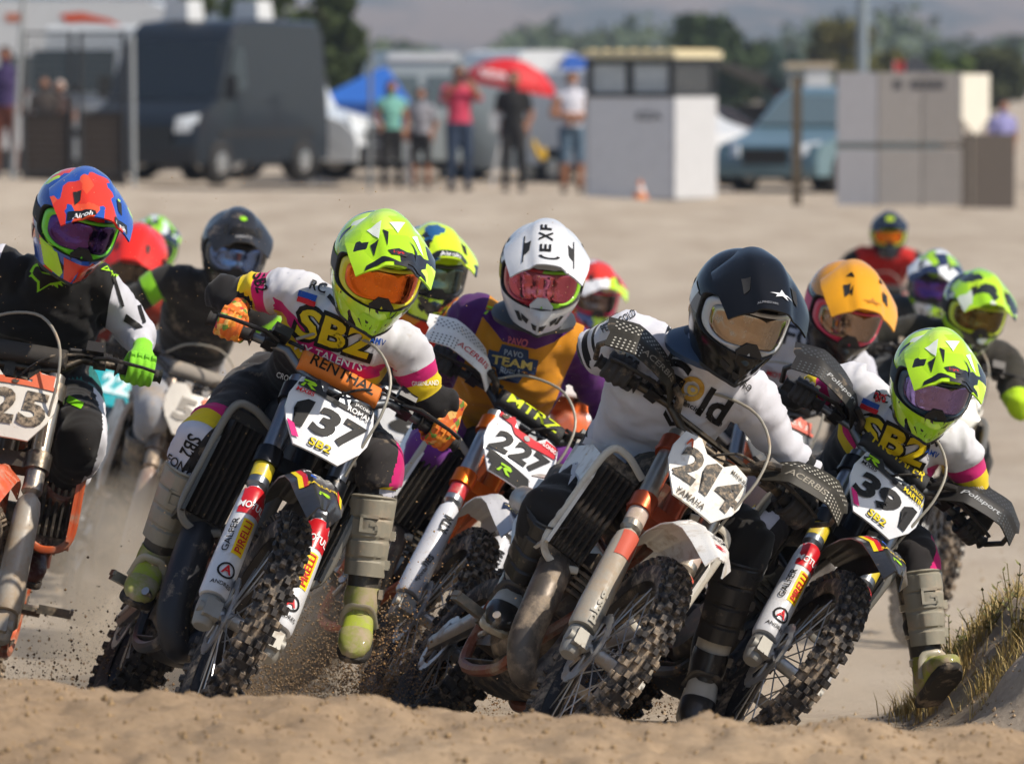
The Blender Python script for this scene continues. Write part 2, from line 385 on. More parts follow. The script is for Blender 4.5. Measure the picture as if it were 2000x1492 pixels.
def ground_mat():
    m = bpy.data.materials.new('dirt'); m.use_nodes = True; n = m.node_tree.nodes; l = m.node_tree.links; b = n['Principled BSDF']
    b.inputs['Roughness'].default_value = .95; b.inputs['Specular IOR Level'].default_value = .1
    tc = n.new('ShaderNodeTexCoord')
    def nz(scale, det, st=None, rough=.6):
        t = n.new('ShaderNodeTexNoise'); t.inputs['Scale'].default_value = scale; t.inputs['Detail'].default_value = det; t.inputs['Roughness'].default_value = rough
        if st:
            mp = n.new('ShaderNodeMapping'); mp.inputs['Scale'].default_value = st; l.new(tc.outputs['Object'], mp.inputs[0]); l.new(mp.outputs[0], t.inputs['Vector'])
        else: l.new(tc.outputs['Object'], t.inputs['Vector'])
        return t
    a = nz(1.3, 8, (1, .35, 1)); r = n.new('ShaderNodeValToRGB'); e = r.color_ramp.elements
    e[0].position = .32; e[0].color = (.325, .266, .205, 1); e[1].position = .68; e[1].color = (.445, .380, .305, 1)
    l.new(a.outputs[0], r.inputs[0])
    f = nz(38, 6, None, .7); r2 = n.new('ShaderNodeMapRange'); r2.inputs[1].default_value = .3; r2.inputs[2].default_value = .7; r2.inputs[3].default_value = .78; r2.inputs[4].default_value = 1.18
    l.new(f.outputs[0], r2.inputs[0]); h = n.new('ShaderNodeHueSaturation'); l.new(r.outputs[0], h.inputs['Color']); l.new(r2.outputs[0], h.inputs['Value'])
    sp = n.new('ShaderNodeSeparateXYZ'); l.new(tc.outputs['Object'], sp.inputs[0])
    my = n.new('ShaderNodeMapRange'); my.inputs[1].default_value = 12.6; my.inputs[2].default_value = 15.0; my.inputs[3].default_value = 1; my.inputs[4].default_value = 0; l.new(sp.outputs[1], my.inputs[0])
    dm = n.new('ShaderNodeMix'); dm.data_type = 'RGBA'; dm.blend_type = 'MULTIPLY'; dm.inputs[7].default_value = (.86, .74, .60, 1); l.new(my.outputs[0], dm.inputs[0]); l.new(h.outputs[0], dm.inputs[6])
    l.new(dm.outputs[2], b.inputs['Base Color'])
    g = nz(60, 8, None, .75); bp = n.new('ShaderNodeBump'); bp.inputs['Strength'].default_value = .55; bp.inputs['Distance'].default_value = .012
    l.new(g.outputs[0], bp.inputs['Height']); l.new(bp.outputs[0], b.inputs['Normal'])
    return m
DIRTM = ground_mat()
gnd = obj('ground', gm, DIRTM); tag(gnd, 'pale sandy dirt of the motocross track', None, kind='structure')
def hill_mat():
    m = bpy.data.materials.new('hillside'); m.use_nodes = True; n = m.node_tree.nodes; l = m.node_tree.links; b = n['Principled BSDF']
    b.inputs['Roughness'].default_value = 1; tc = n.new('ShaderNodeTexCoord'); mp = n.new('ShaderNodeMapping'); mp.inputs['Scale'].default_value = (1, .22, 1)
    t = n.new('ShaderNodeTexNoise'); t.inputs['Scale'].default_value = .026; t.inputs['Detail'].default_value = 6; t.inputs['Roughness'].default_value = .6
    l.new(tc.outputs['Object'], mp.inputs[0]); l.new(mp.outputs[0], t.inputs['Vector'])
    r = n.new('ShaderNodeValToRGB'); e = r.color_ramp.elements
    e[0].position = .46; e[0].color = (.026, .034, .030, 1); e[1].position = .57; e[1].color = (.130, .094, .070, 1)
    l.new(t.outputs[0], r.inputs[0]); l.new(r.outputs[0], b.inputs['Base Color']); return m
hx = np.linspace(-1500, 1500, 90); hy = np.linspace(1500, 5200, 60); HX, HY = np.meshgrid(hx, hy)
HZZ = 5+.062*(HY-1500)+18*fbm(HX*.004, HY*.004, 4, 21)*sstep(1500, 2200, HY)-10*sstep(1700, 1500, HY)
hi_ = np.arange(HX.size).reshape(HX.shape); hf = np.stack([hi_[:-1, :-1], hi_[:-1, 1:], hi_[1:, 1:], hi_[1:, :-1]], -1).reshape(-1, 4)
hm_ = bpy.data.meshes.new('hills'); hm_.from_pydata(np.stack([HX, HY, HZZ], -1).reshape(-1, 3).tolist(), [], hf.tolist()); fin(hm_, 180)
tag(obj('hills', hm_, hill_mat()), 'hazy brown and green hillside on the horizon', None, kind='structure')
hz_ = MB().box((0, 2500, 125), (3600, 5600, 266))
hzo = obj('haze', hz_); m = bpy.data.materials.new('haze'); m.use_nodes = True; n = m.node_tree.nodes
for x in list(n):
    if x.bl_idname != 'ShaderNodeOutputMaterial': n.remove(x)
pv = n.new('ShaderNodeVolumePrincipled'); pv.inputs['Color'].default_value = (.62, .76, 1, 1); pv.inputs['Density'].default_value = .00020
m.node_tree.links.new(pv.outputs[0], [x for x in n if x.bl_idname == 'ShaderNodeOutputMaterial'][0].inputs['Volume'])
hzo.material_slots[0].material = m; tag(hzo, 'thin bluish air over the far hills', None, kind='stuff')
# ---------------------------------------------------------------- motocross bike
# local frame: front contact patch at the origin, forward = -y, x = the rider's left, z up
FU = V((0, .454, .891)); SCN = V((0, .348, .954))
FM = T((0, .02, .32)) @ MX(((1, 0, 0, 0), (0, .891, .454, 0), (0, -.454, .891, 0), (0, 0, 0, 1)))
def m_tyre(rad, wid, rows, knob):
    b = MB(); rc = rad-knob; h = wid*.85
    prof = [(rc-h, -wid*.34), (rc-h*.75, -wid*.48), (rc-h*.42, -wid*.52), (rc-h*.14, -wid*.40), (rc-.002, -wid*.2), (rc, 0), (rc-.002, wid*.2), (rc-h*.14, wid*.4), (rc-h*.42, wid*.52), (rc-h*.75, wid*.48), (rc-h, wid*.34)]
    b.lathe(prof, n=56)
    def kn(a, x, tilt, sx, sy, sz, rr):
        rot = MX.Rotation(a, 3, 'X') @ MX.Rotation(tilt, 3, 'Y')
        c = MX.Rotation(a, 3, 'X') @ V((x, 0, rr))
        b.box(c, (sx, sy, sz), rot, (.82, .82))
    for i in range(rows):
        a = 2*math.pi*i/rows; d = math.pi/rows
        for s in (-1, 1):
            kn(a, s*wid*.16, s*.12, wid*.22, .022, knob*1.7, rc+knob*.15)
            kn(a+d, s*wid*.36, s*.5, wid*.2, .02, knob*1.7, rc-h*.08+knob*.1)
            kn(a+d*(.9 if i % 2 else 1.1), s*wid*.50, s*.95, wid*.15, .024, knob*1.5, rc-h*.26)
        if i % 3 == 0: kn(a+d, 0, 0, wid*.2, .02, knob*1.6, rc+knob*.15)
    return b
def m_rim(rad, wid):
    b = MB(); b.lathe([(rad-.02, -wid*.5), (rad, -wid*.55), (rad+.004, -wid*.45), (rad-.014, -wid*.3), (rad-.022, 0), (rad-.014, wid*.3), (rad+.004, wid*.45), (rad, wid*.55), (rad-.02, wid*.5), (rad-.03, wid*.2), (rad-.034, 0), (rad-.03, -wid*.2)], n=48, closed=True); return b
def m_hub(rad):
    b = MB(); b.lathe([(.0, -.075), (.018, -.075), (.02, -.055), (.036, -.05), (.036, -.036), (.02, -.03), (.02, .03), (.036, .036), (.036, .05), (.02, .055), (.018, .075), (0, .075)], n=20)
    for i in range(32):
        s = 1 if i % 2 else -1; a = 2*math.pi*i/32; o = (.5 if (i//2) % 2 else -.5)
        b.tube([(s*.042, .034*math.cos(a+o), .034*math.sin(a+o)), (s*.006, (rad-.025)*math.cos(a), (rad-.025)*math.sin(a))], .0022, 5, cap=False)
    return b
def m_disc(r):
    b = MB()
    for i in range(12):
        a0 = 2*math.pi*i/12
        for k in range(3):
            a = a0+k*.1745; c, s = math.cos(a), math.sin(a); c2, s2 = math.cos(a+.18), math.sin(a+.18)
            q = r*(1.0 if k != 1 else .965)
            b.add([(.0, q*c, q*s), (.0, q*c2, q*s2), (0, r*.72*c2, r*.72*s2), (0, r*.72*c, r*.72*s), (.004, q*c, q*s), (.004, q*c2, q*s2), (.004, r*.72*c2, r*.72*s2), (.004, r*.72*c, r*.72*s)],
                  [(0, 3, 2, 1), (4, 5, 6, 7), (0, 1, 5, 4), (2, 3, 7, 6), (1, 2, 6, 5), (3, 0, 4, 7)])
    for i in range(6):
        a = 2*math.pi*i/6; b.tube([(.002, .03*math.cos(a), .03*math.sin(a)), (.002, r*.76*math.cos(a+.25), r*.76*math.sin(a+.25))], .005, 6)
    return b
PLATE = [(-.108, .092), (-.06, .098), (-.03, .062), (.03, .062), (.06, .098), (.108, .092), (.124, .03), (.122, -.02), (.108, -.06), (.066, -.118), (-.066, -.118), (-.108, -.06), (-.122, -.02), (-.124, .03)]
def bend(x, z): return .85*x*x+.25*max(0, -z-.06)
def m_plate():
    bm = bmesh.new(); f = bm.faces.new([bm.verts.new((x, 0, z)) for x, z in PLATE])
    for ax in (0, 2):
        for i in range(-5, 6):
            co = [0, 0, 0]; co[ax] = i*.021; no = [0, 0, 0]; no[ax] = 1
            bmesh.ops.bisect_plane(bm, geom=bm.verts[:]+bm.edges[:]+bm.faces[:], plane_co=co, plane_no=no, dist=1e-5)
    r = bmesh.ops.extrude_face_region(bm, geom=bm.faces[:])
    for v in [e for e in r['geom'] if isinstance(e, bmesh.types.BMVert)]: v.co.y += .006
    for v in bm.verts: v.co.y += bend(v.co.x, v.co.z)
    bmesh.ops.triangulate(bm, faces=bm.faces[:]); bmesh.ops.recalc_face_normals(bm, faces=bm.faces[:])
    me = bpy.data.meshes.new('plate'); bm.to_mesh(me); bm.free(); fin(me, 30); return me
def plate_print(name, shape, m, plate, off=.0012):
    off = off*1.5+.0012
    me = cached('plate', m_plate); bv = cached('plate_bvh', lambda: bvh_of(me))
    return decal(name, shape, bv, (0, 0, 0), (1, 0, 0), (0, 0, 1), (0, 1, 0), m, plate, off, .03, .2)
FZ = [.69, .735, .752, .752, .735, .70, .65]; FW = [.05, .066, .074, .078, .076, .064, .026]
def f_fender(u, v):
    k = 2*u-1; z = lerp_list(FZ, v); w = lerp_list(FW, v)
    rid = .010*max(0, 1-abs(abs(k)-.45)*5)
    return (k*w, .27-.66*v, z-.036*abs(k)**2.3+rid)
def f_guard(sd):
    def fn(u, v):
        x = .165+.250*u+(.012 if v > .5 else 0)
        lo, hi = .798+.012*u, .892+.040*math.sin(min(1, u*1.15)*math.pi*.62)
        if v < .5: z = lo+(.862-lo)*v*2; y = -.075-.03*math.sin(u*2.4)-.02*(1-v*2)*.2
        else: z = .862+(hi-.862)*(v-.5)*2; y = -.075-.03*math.sin(u*2.4)+.035*(v-.5)*2
        y += .05*max(0, u-.72)/.28*.8+.05*max(0, .2-u)/.2
        return (sd*x, y, z)
    return fn
def make_bike(S):
    s = S.get('s', 1); lod = S.get('lod', 1); dt = S.get('dirt', .25)
    W = T((S['x'], S['d'], S.get('z', 0))) @ RZ(S['yaw']) @ RX(S.get('pitch', 0)) @ RY(S['lean']) @ MX.Scale(s, 4)
    root = thing('motorcycle', S['label'], 'motorcycle', W, 'motocross bikes in the race')
    ST = T(SCN) @ MX.Rotation(R(S.get('steer', 0)), 4, FU) @ T(-SCN); FF = ST @ FM
    c = dict(body='1a1a1c', fender='1a1a1c', shroud='1a1a1c', frame='3a3a3d', tube='8a8d92', guard='e6e6e6', clamp='2a2a2d', plate='e8e8ea', hub='9a9ca0', rim='1c1c1e', pipe='4a4540', bar='3a3d42', edge='d8d6d0'); c.update(S.get('c', {}))
    if S.get('dark_dirt'): pass
    pl = lambda k, d=None: plast(c[k], dt if d is None else d)
    rb = rubber(min(.5, dt+.1)); blk = mat('151517', .55, 0, dt, .2, 60); stl = metal('a8a8aa', dt)
    # wheels
    fw = obj('front_wheel', cached('hub_f', lambda: m_hub(.265)), metal(c['hub'], dt), root, ST @ T((0, 0, .325)))
    obj('tyre', cached('tyre_f', lambda: m_tyre(.325, .078, 44, .016)), mat('1c1c20', .75, 0, S.get('tdirt', dt+.12)+.06, .4, 90, dscale=22), fw)
    obj('rim', cached('rim_f', lambda: m_rim(.262, .05)), mat(c['rim'], .35, .6, dt*.6), fw)
    if lod: obj('brake_disc', cached('disc_f', lambda: m_disc(.11)), stl, fw, T((-.06, 0, 0)))
    rw = obj('rear_wheel', cached('hub_r', lambda: m_hub(.235)), metal(c['hub'], dt), root, T((0, 1.27, .29)))
    obj('tyre', cached('tyre_r', lambda: m_tyre(.295, .105, 38, .017)), mat('131316', .75, 0, S.get('tdirt', dt+.12), .4, 90, dscale=26), rw)
    obj('rim', cached('rim_r', lambda: m_rim(.222, .06)), mat(c['rim'], .35, .6, dt*.6), rw)
    if lod: obj('brake_disc', cached('disc_r', lambda: m_disc(.095)), stl, rw, T((-.075, 0, 0)))
    # fork
    for sd in (-1, 1):
        def leg():
            b = MB(); x = sd*.095
            b.tube([(x, 0, -.03), (x, 0, .46)], .021, 16)
            b.tube([(x, 0, .40), (x, 0, .41), (x, 0, .43), (x, 0, .66), (x, 0, .77), (x, 0, .775)], [.022, .030, .0285, .027, .0265, .02], 18)
            return b
        lg = obj('fork_leg', cached('leg%d' % sd, leg), metal(c['tube'], dt*.8, .3), root, FF)
        def grd():
            b = MB(); x = sd*.095; rs = []
            for z, r, fl in [(.036, .036, .02), (.045, .039, .01), (.12, .040, 0), (.26, .038, 0), (.345, .036, 0), (.375, .032, 0), (.39, .022, 0)]:
                rs.append([V((x+r*1.02*math.cos(q), -.008+(r*1.15 if math.sin(q) < 0 else r*.75)*math.sin(q), z)) for q in [2*math.pi*i/20 for i in range(20)]])
            return b.rings(rs)
        gm = cached('grd%d' % sd, grd)
        gd = obj('fork_guard', gm, plast(c['guard'], S.get('gdirt', dt)), lg)
        if S.get('guard_print'): S['guard_print'](gd, gm, sd)
        def lug():
            b = MB(); x = sd*.095
            b.tube([(x, -.004, -.052), (x, -.004, -.045), (x, -.004, .0), (x, -.004, .034)], [.02, .027, .032, .031], 14)
            b.box((x-sd*.006, -.022, -.008), (.045, .05, .05)); b.tube([(x-sd*.04, -.02, -.005), (x+sd*.03, -.02, -.005)], .016, 12)
            for k in (-.012, .012): b.tube([(x+k, -.034, -.03), (x+k, -.05, -.03)], .006, 8)
            return b
        obj('axle_lug', cached('lug%d' % sd, lug), mat('97958f', .6, .5, dt+.05), lg)
        def cl():
            b = MB(); x = sd*.095
            b.tube([(x, 0, -.026), (x, 0, .026)], .037, 16)
            b.tube([(x-.02*sd, .036, 0), (x+.03*sd, .03, 0)], .007, 8); return b
        for z in (.50, .715): obj('fork_clamp', cached('cl%d' % sd, cl), metal(c['clamp'], dt*.6, .35), lg, T((0, 0, z)))
        if S.get('tube_band'):
            obj('tube_sticker', cached('band%d' % sd, lambda: MB().tube([(sd*.095, 0, .43), (sd*.095, 0, .475)], .0293, 18, cap=False)), plast(S['tube_band'], dt), lg)
    obj('triple_clamp', cached('tri', lambda: MB().box((0, .02, .5), (.17, .06, .045)).box((0, .02, .715), (.17, .06, .035)).tube([(0, .035, .46), (0, .035, .75)], .03, 14)), metal(c['clamp'], dt*.6), root, FF)
    # fender
    fm = cached('fender', lambda: MB().sheet(f_fender, 17, 19, .004), 50)
    fe = obj('front_fender', fm, pl('fender'), root, ST)
    if S.get('fender_print'): S['fender_print'](fe, fm)
    # handlebar
    hb = [(-.375, .057, .850), (-.22, .025, .846), (-.155, .002, .836), (-.095, -.012, .785), (-.06, -.012, .778), (.06, -.012, .778), (.095, -.012, .785), (.155, .002, .836), (.22, .025, .846), (.375, .057, .850)]
    bar = obj('handlebar', cached('hbar', lambda: MB().tube(hb, .0125, 12).tube([(-.12, -.008, .815), (.12, -.008, .815)], .009, 8).box((-.035, 0, .765), (.03, .05, .05)).box((.035, 0, .765), (.03, .05, .05))), metal(c['bar'], dt*.8, .4), root, FF)
    for sd in (-1, 1):
        def grip():
            b = MB(); g0, g1 = V((sd*.25, .033, .847)), V((sd*.378, .058, .851)); pts = [g0.lerp(g1, i/14) for i in range(15)]
            b.tube(pts, [.028]+[.0165+.0018*(i % 2) for i in range(13)]+[.022], 12); return b
        obj('grip', cached('grip%d' % sd, grip), mat('1b1b1e', .8, 0, dt*.7), bar)
        def lever():
            b = MB(); b.box((sd*.205, .015, .848), (.035, .045, .035)); b.tube([(sd*.19, -.01, .84), (sd*.235, -.035, .835), (sd*.33, -.02, .832), (sd*.365, -.005, .832)], [.008, .009, .006, .007], 8, .7)
            b.box((sd*.19, -.012, .868), (.05, .04, .03)); b.tube([(sd*.16, -.005, .86), (sd*.12, -.03, .845)], .006, 8); b.box((sd*.225, .03, .862), (.02, .03, .025)); return b
        obj('lever', cached('lever%d' % sd, lever), mat('2a2b2e', .45, .5, dt*.7), bar)
        if S.get('hguard'):
            hm = cached('hg%d' % sd, lambda: MB().sheet(f_guard(sd), 15, 11, .004), 35)
            hg = obj('hand_guard', hm, mat(S['hguard'][0], .55, 0, S.get('hdirt', dt), .12, 60, spec=.3), bar)
            bv = bvh_of(hm); dots = []
            for j in range(7):
                for i in range(15):
                    z = .878+.011*j; x = .20+.0155*i+(.0078 if j % 2 else 0)
                    if z < .885+.040*math.sin(min(1, (x-.165)/.265*1.15)*math.pi*.62)-.008 and x < .41: dots.append(disc2(sd*x, z, .0031, 6))
            for j in range(4):
                for i in range(9):
                    z = .812+.011*j; x = .33+.0118*i
                    if x < .405: dots.append(disc2(sd*x, z, .0028, 6))
            decal('vent_hole', shape_many(dots), bv, (0, 0, 0), (1, 0, 0), (0, 0, 1), (0, 1, 0), mat(S['hguard'][1], .7, 0, 0), hg, .001, 0, .5)['kind'] = 'stuff'
            decal('guard_lettering', tx(S['hguard'][2], .021, .125, sd*.265, .838, 0, .01, .25), bv, (0, 0, 0), (1, 0, 0), (0, 0, 1), (0, 1, 0), ink(S['hguard'][3]), hg, .001, .03, .5)
            obj('guard_mount', cached('hgm%d' % sd, lambda: MB().tube([(sd*.13, -.0, .83), (sd*.15, -.05, .835), (sd*.19, -.075, .838)], [.014, .011, .01], 8)), blk, bar)
            obj('guard_mount', cached('hgn%d' % sd, lambda: MB().tube([(sd*.40, -.055, .845), (sd*.412, .0, .848), (sd*.385, .058, .851)], .008, 8)), blk, bar)
    if lod and not S.get('nopad'):
        pd = cached('pad', lambda: MB().rings([[V((x, -.02+a*math.cos(q), .815+.03*math.copysign(abs(math.sin(q))**.6, math.sin(q)))) for q in [2*math.pi*i/16 for i in range(16)]] for x, a in ((-.118, .012), (-.112, .026), (-.05, .031), (.05, .031), (.112, .026), (.118, .012))]))
        po = obj('bar_pad', pd, mat(c.get('pad', '1c1c1e'), .7, 0, dt*.5, .15, 80), bar)
        if S.get('pad_text'):
            decal('pad_lettering', tx(S['pad_text'], .036, .19, 0, .818, 0, .015, .1), bvh_of(pd), (0, 0, 0), (1, 0, 0), (0, 0, 1), (0, 1, 0), ink(c['pad_ink']), po, .001, .03, .2)
    if lod:
        hose = bez([(-.15, -.03, .86), (-.08, -.075, .90), (.03, -.135, .885), (.10, -.165, .80), (.118, -.15, .70), (.11, -.11, .61), (.105, -.05, .53)], 26)
        obj('brake_hose', cached('hose', lambda: MB().tube(hose, .0042, 8)), mat('8f8b80', .5, .2, dt), root, FF)
        obj('throttle_cable', cached('cab', lambda: MB().tube(bez([(.19, -.01, .85), (.12, -.03, .83), (.05, -.05, .79), (-.03, .02, .72), (-.05, .1, .6)]), .004, 6)), blk, root, FF)
    # number plate
    pm = cached('plate', m_plate)
    pt = obj('number_plate', pm, plast(c['plate'], S.get('pdirt', dt*.5), .3), root, FF @ T((0, -.112, .632)) @ RX(-6))
    S['plate_fn'](pt)
    # radiator, shrouds
    for sd in (-1, 1):
        rad = obj('radiator', cached('rad%d' % sd, lambda: MB().box((sd*.145, .475, .70), (.11, .03, .28)).box((sd*.145, .47, .852), (.12, .045, .03)).box((sd*.145, .47, .548), (.12, .045, .03))), mat('141210', .7, .1, dt+.05), root)
        if lod:
            sm = cached('slat', lambda: MB().box((0, 0, 0), (.008, .03, .27), MX.Rotation(R(25), 3, 'Z')))
            for i in range(6): obj('slat', sm, mat('191715', .6, 0, dt), rad, T((sd*(.098+.019*i), .448, .70)))
        def fr():
            b = MB(); x0, x1 = sd*.085, sd*.212
            loop = [(x0, .44, .86), (x0*1.0+(x1-x0)*.6, .435, .885), (x1, .43, .86), (x1*1.03, .43, .70), (x1, .435, .56), (x0+(x1-x0)*.5, .44, .525), (x0, .445, .55)]
            return b.tube(bez(loop, 40), .007, 8, 1.6)
        obj('radiator_frame', cached('rf%d' % sd, fr), plast(c['edge'], dt), rad)
        def shr():
            b = MB()
            out = [(.415, .56), (.425, .78), (.47, .85), (.60, .885), (.76, .88), (.74, .80), (.62, .62), (.50, .53)]
            mt = MX(((0, sd*.012/.012, 0, sd*.205), (1, 0, 0, 0), (0, 0, 1, 0), (0, 0, 0, 1)))
            return b.prism(out, .01, mt)
        sh = cached('shr%d' % sd, shr, 30)
        so_ = obj('radiator_shroud', sh, pl('shroud'), root)
    # tank and seat
    def seat():
        rs = []
        for y, z, wd, h in [(.44, .93, .075, .05), (.50, .955, .10, .07), (.62, .965, .105, .08), (.74, .945, .09, .07), (.90, .925, .08, .065), (1.15, .925, .085, .06), (1.40, .94, .075, .045), (1.47, .94, .05, .02)]:
            rs.append([V((wd*math.cos(q), y, z-h*.6+h*(math.sin(q) if math.sin(q) > 0 else 2.2*math.sin(q)))) for q in [2*math.pi*i/20 for i in range(20)]])
        return MB().rings(rs)
    obj('seat', cached('seat', seat), mat('161618', .75, 0, dt, .2, 90), root)
    obj('tail', cached('tail', lambda: MB().sheet(lambda u, v: ((2*u-1)*(.075-.03*v), 1.15+.50*v, .89+.05*v-.03*abs(2*u-1)**2), 9, 8, .004)), pl('body'), root)
    for sd in (-1, 1):
        obj('side_panel', cached('sp%d' % sd, lambda: MB().prism([(.90, .60), (.92, .82), (1.10, .84), (1.36, .86), (1.30, .70), (1.1, .58)], .01, MX(((0, sd*1., 0, sd*.085), (1, 0, 0, 0), (0, 0, 1, 0), (0, 0, 0, 1))))), pl('body'), root)
        obj('footpeg', cached('pg%d' % sd, lambda: MB().box((sd*.20, .74, .335), (.10, .055, .014)).box((sd*.25, .74, .347), (.008, .055, .016)).box((sd*.20, .715, .347), (.09, .006, .014)).tube([(sd*.10, .75, .33), (sd*.16, .745, .33)], .016, 8)), metal('7a756c', dt+.1), root)
    # frame, engine, exhaust
    def fr2():
        b = MB(); b.tube([(0, .37, .98), (0, .44, .80), (0, .46, .46)], .024, 12).tube([(0, .38, .88), (0, .40, .80)], .05, 12)
        for sd in (-1, 1):
            b.tube(bez([(0, .46, .48), (sd*.07, .48, .30), (sd*.085, .56, .215), (sd*.09, .85, .225), (sd*.095, .93, .40)], 20), .017, 8)
            b.tube(bez([(sd*.03, .40, .92), (sd*.10, .62, .82), (sd*.11, .90, .60), (sd*.095, .93, .36)], 14), .02, 8)
            b.tube([(sd*.08, .82, .70), (sd*.07, 1.36, .86)], .012, 8)
        return b
    obj('frame', cached('frame', fr2), mat(c['frame'], .45, .3, dt+.05), root)
    def eng():
        b = MB(); b.lathe([(0, -.115), (.085, -.115), (.105, -.09), (.11, -.03), (.11, .04), (.1, .09), (.08, .11), (0, .11)], (0, .62, .36), n=26)
        b.box((0, .77, .37), (.17, .24, .16)); b.box((0, .56, .50), (.115, .13, .14))
        for i in range(5): b.box((0, .56, .50+.02*i), (.15, .16, .008))
        b.box((0, .55, .61), (.1, .11, .05)); b.lathe([(0, -.125), (.05, -.125), (.055, -.11), (.055, .11), (0, .11)], (0, .76, .38), n=18)
        b.tube([(.09, .66, .45), (.12, .60, .5), (.14, .5, .6)], .014, 8); b.box((0, .55, .235), (.16, .3, .012)); return b
    obj('engine', cached('engine', eng), mat(c.get('engine', '55524c'), .5, .5, dt+.12), root)
    pth = bez([(0, .53, .50), (0, .42, .38), (-.02, .375, .26), (-.06, .365, .225), (-.112, .375, .30), (-.132, .41, .43), (-.13, .53, .56), (-.115, .85, .68), (-.10, 1.08, .745)], 40)
    prd = [lerp_list([.020, .026, .034, .040, .046, .049, .048, .038, .022], i/40) for i in range(41)]
    ex = obj('exhaust_pipe', cached('pipe', lambda: MB().tube(pth, prd, 18)), mat(c['pipe'], .42, .55, dt+.05, .15, 50), root)
    obj('silencer', cached('sil', lambda: MB().tube([(-.10, 1.06, .745), (-.10, 1.09, .75), (-.095, 1.40, .79), (-.095, 1.44, .795)], [.02, .030, .030, .018], 14, 1.3)), metal('8c8c8e', dt), ex)
    def swing():
        b = MB()
        for sd in (-1, 1): b.tube([(sd*.085, .92, .40), (sd*.085, 1.08, .345), (sd*.078, 1.30, .285)], [.03, .026, .022], 10, 1.3)
        b.box((0, 1.0, .375), (.15, .05, .05)); b.tube([(-.1, 1.27, .29), (.1, 1.27, .29)], .012, 8)
        b.box((.07, .95, .36), (.02, .1, .06)); return b
    obj('swingarm', cached('swing', swing), metal(c.get('swing', '8b8b8d'), dt), root)
    if lod:
        def chain():
            b = MB()
            for i in range(24):
                t = i/23
                for zz in ((.41, .335), (.33, .245)): b.box((.062, .82+.45*t, zz[0]+(zz[1]-zz[0])*t), (.012, .014, .013))
            b.lathe([(.05, .058), (.092, .058), (.092, .066), (.05, .066)], (0, 1.27, .29), n=30, closed=True); return b
        obj('chain', cached('chain', chain), metal('4b463f', dt), root)
        obj('skid_plate', cached('skid', lambda: MB().sheet(lambda u, v: ((2*u-1)*.10, .44+.45*v, .205+.12*max(0, .25-v)**1*2+.03*abs(2*u-1)**2), 9, 8, .005)), blk, root)
        obj('brake_pedal', cached('bped', lambda: MB().tube([(-.12, .76, .30), (-.15, .62, .29), (-.17, .50, .32), (-.19, .48, .325)], [.010, .009, .008, .012], 8)), stl, root)
    root['_w'] = 0; del root['_w']
    return root, W, W @ FF
# ---------------------------------------------------------------- helmet (front = -y)
_hp = bez([], 0) if False else None
_HT = [(-.142, .080, .150, .080), (-.11, .095, .172, .10), (-.08, .107, .178, .118), (-.04, .118, .167, .136), (0, .123, .153, .147), (.04, .121, .143, .146), (.08, .106, .122, .130), (.11, .080, .088, .098), (.128, .048, .05, .058), (.136, .004, .004, .004)]
def _cr4(pts, n):
    p = np.array(pts); p = np.vstack([2*p[0]-p[1], p, 2*p[-1]-p[-2]]); m = len(p)-3; o = []
    for i in range(n+1):
        t = i/n*m; k = min(int(t), m-1); f = t-k; a, b, c, d = p[k:k+4]
        o.append(.5*(2*b+(c-a)*f+(2*a-5*b+4*c-d)*f*f+(3*b-a-3*c+d)*f**3))
    return np.array(o)
HT = _cr4(_HT, 60); HT[:, 0] = np.maximum.accumulate(HT[:, 0])
PA, PH, PZ = R(74), .054, -.006
def hS(a, z, k=1.0):
    w = np.interp(z, HT[:, 0], HT[:, 1]); f = np.interp(z, HT[:, 0], HT[:, 2]); b = np.interp(z, HT[:, 0], HT[:, 3])
    lo = min(1, max(0, (-.05-z)/.05)); p = 1+.75*lo if math.cos(a) > 0 else 1
    sx = math.copysign(abs(math.sin(a))**p, math.sin(a)); x = w*sx; cs = math.cos(a)
    y = -f*cs if cs > 0 else -b*cs
    if z < -.07 and abs(a) < .42: y -= .007*(1-(abs(a)/.42)**4)*min(1, (-.07-z)/.012)
    ck = .006*math.exp(-((abs(a)-1.25)/.22)**2)*math.exp(-((z+.07)/.035)**2)   # cheek swell
    return V((x*k*(1+ck*6), y*k, z))
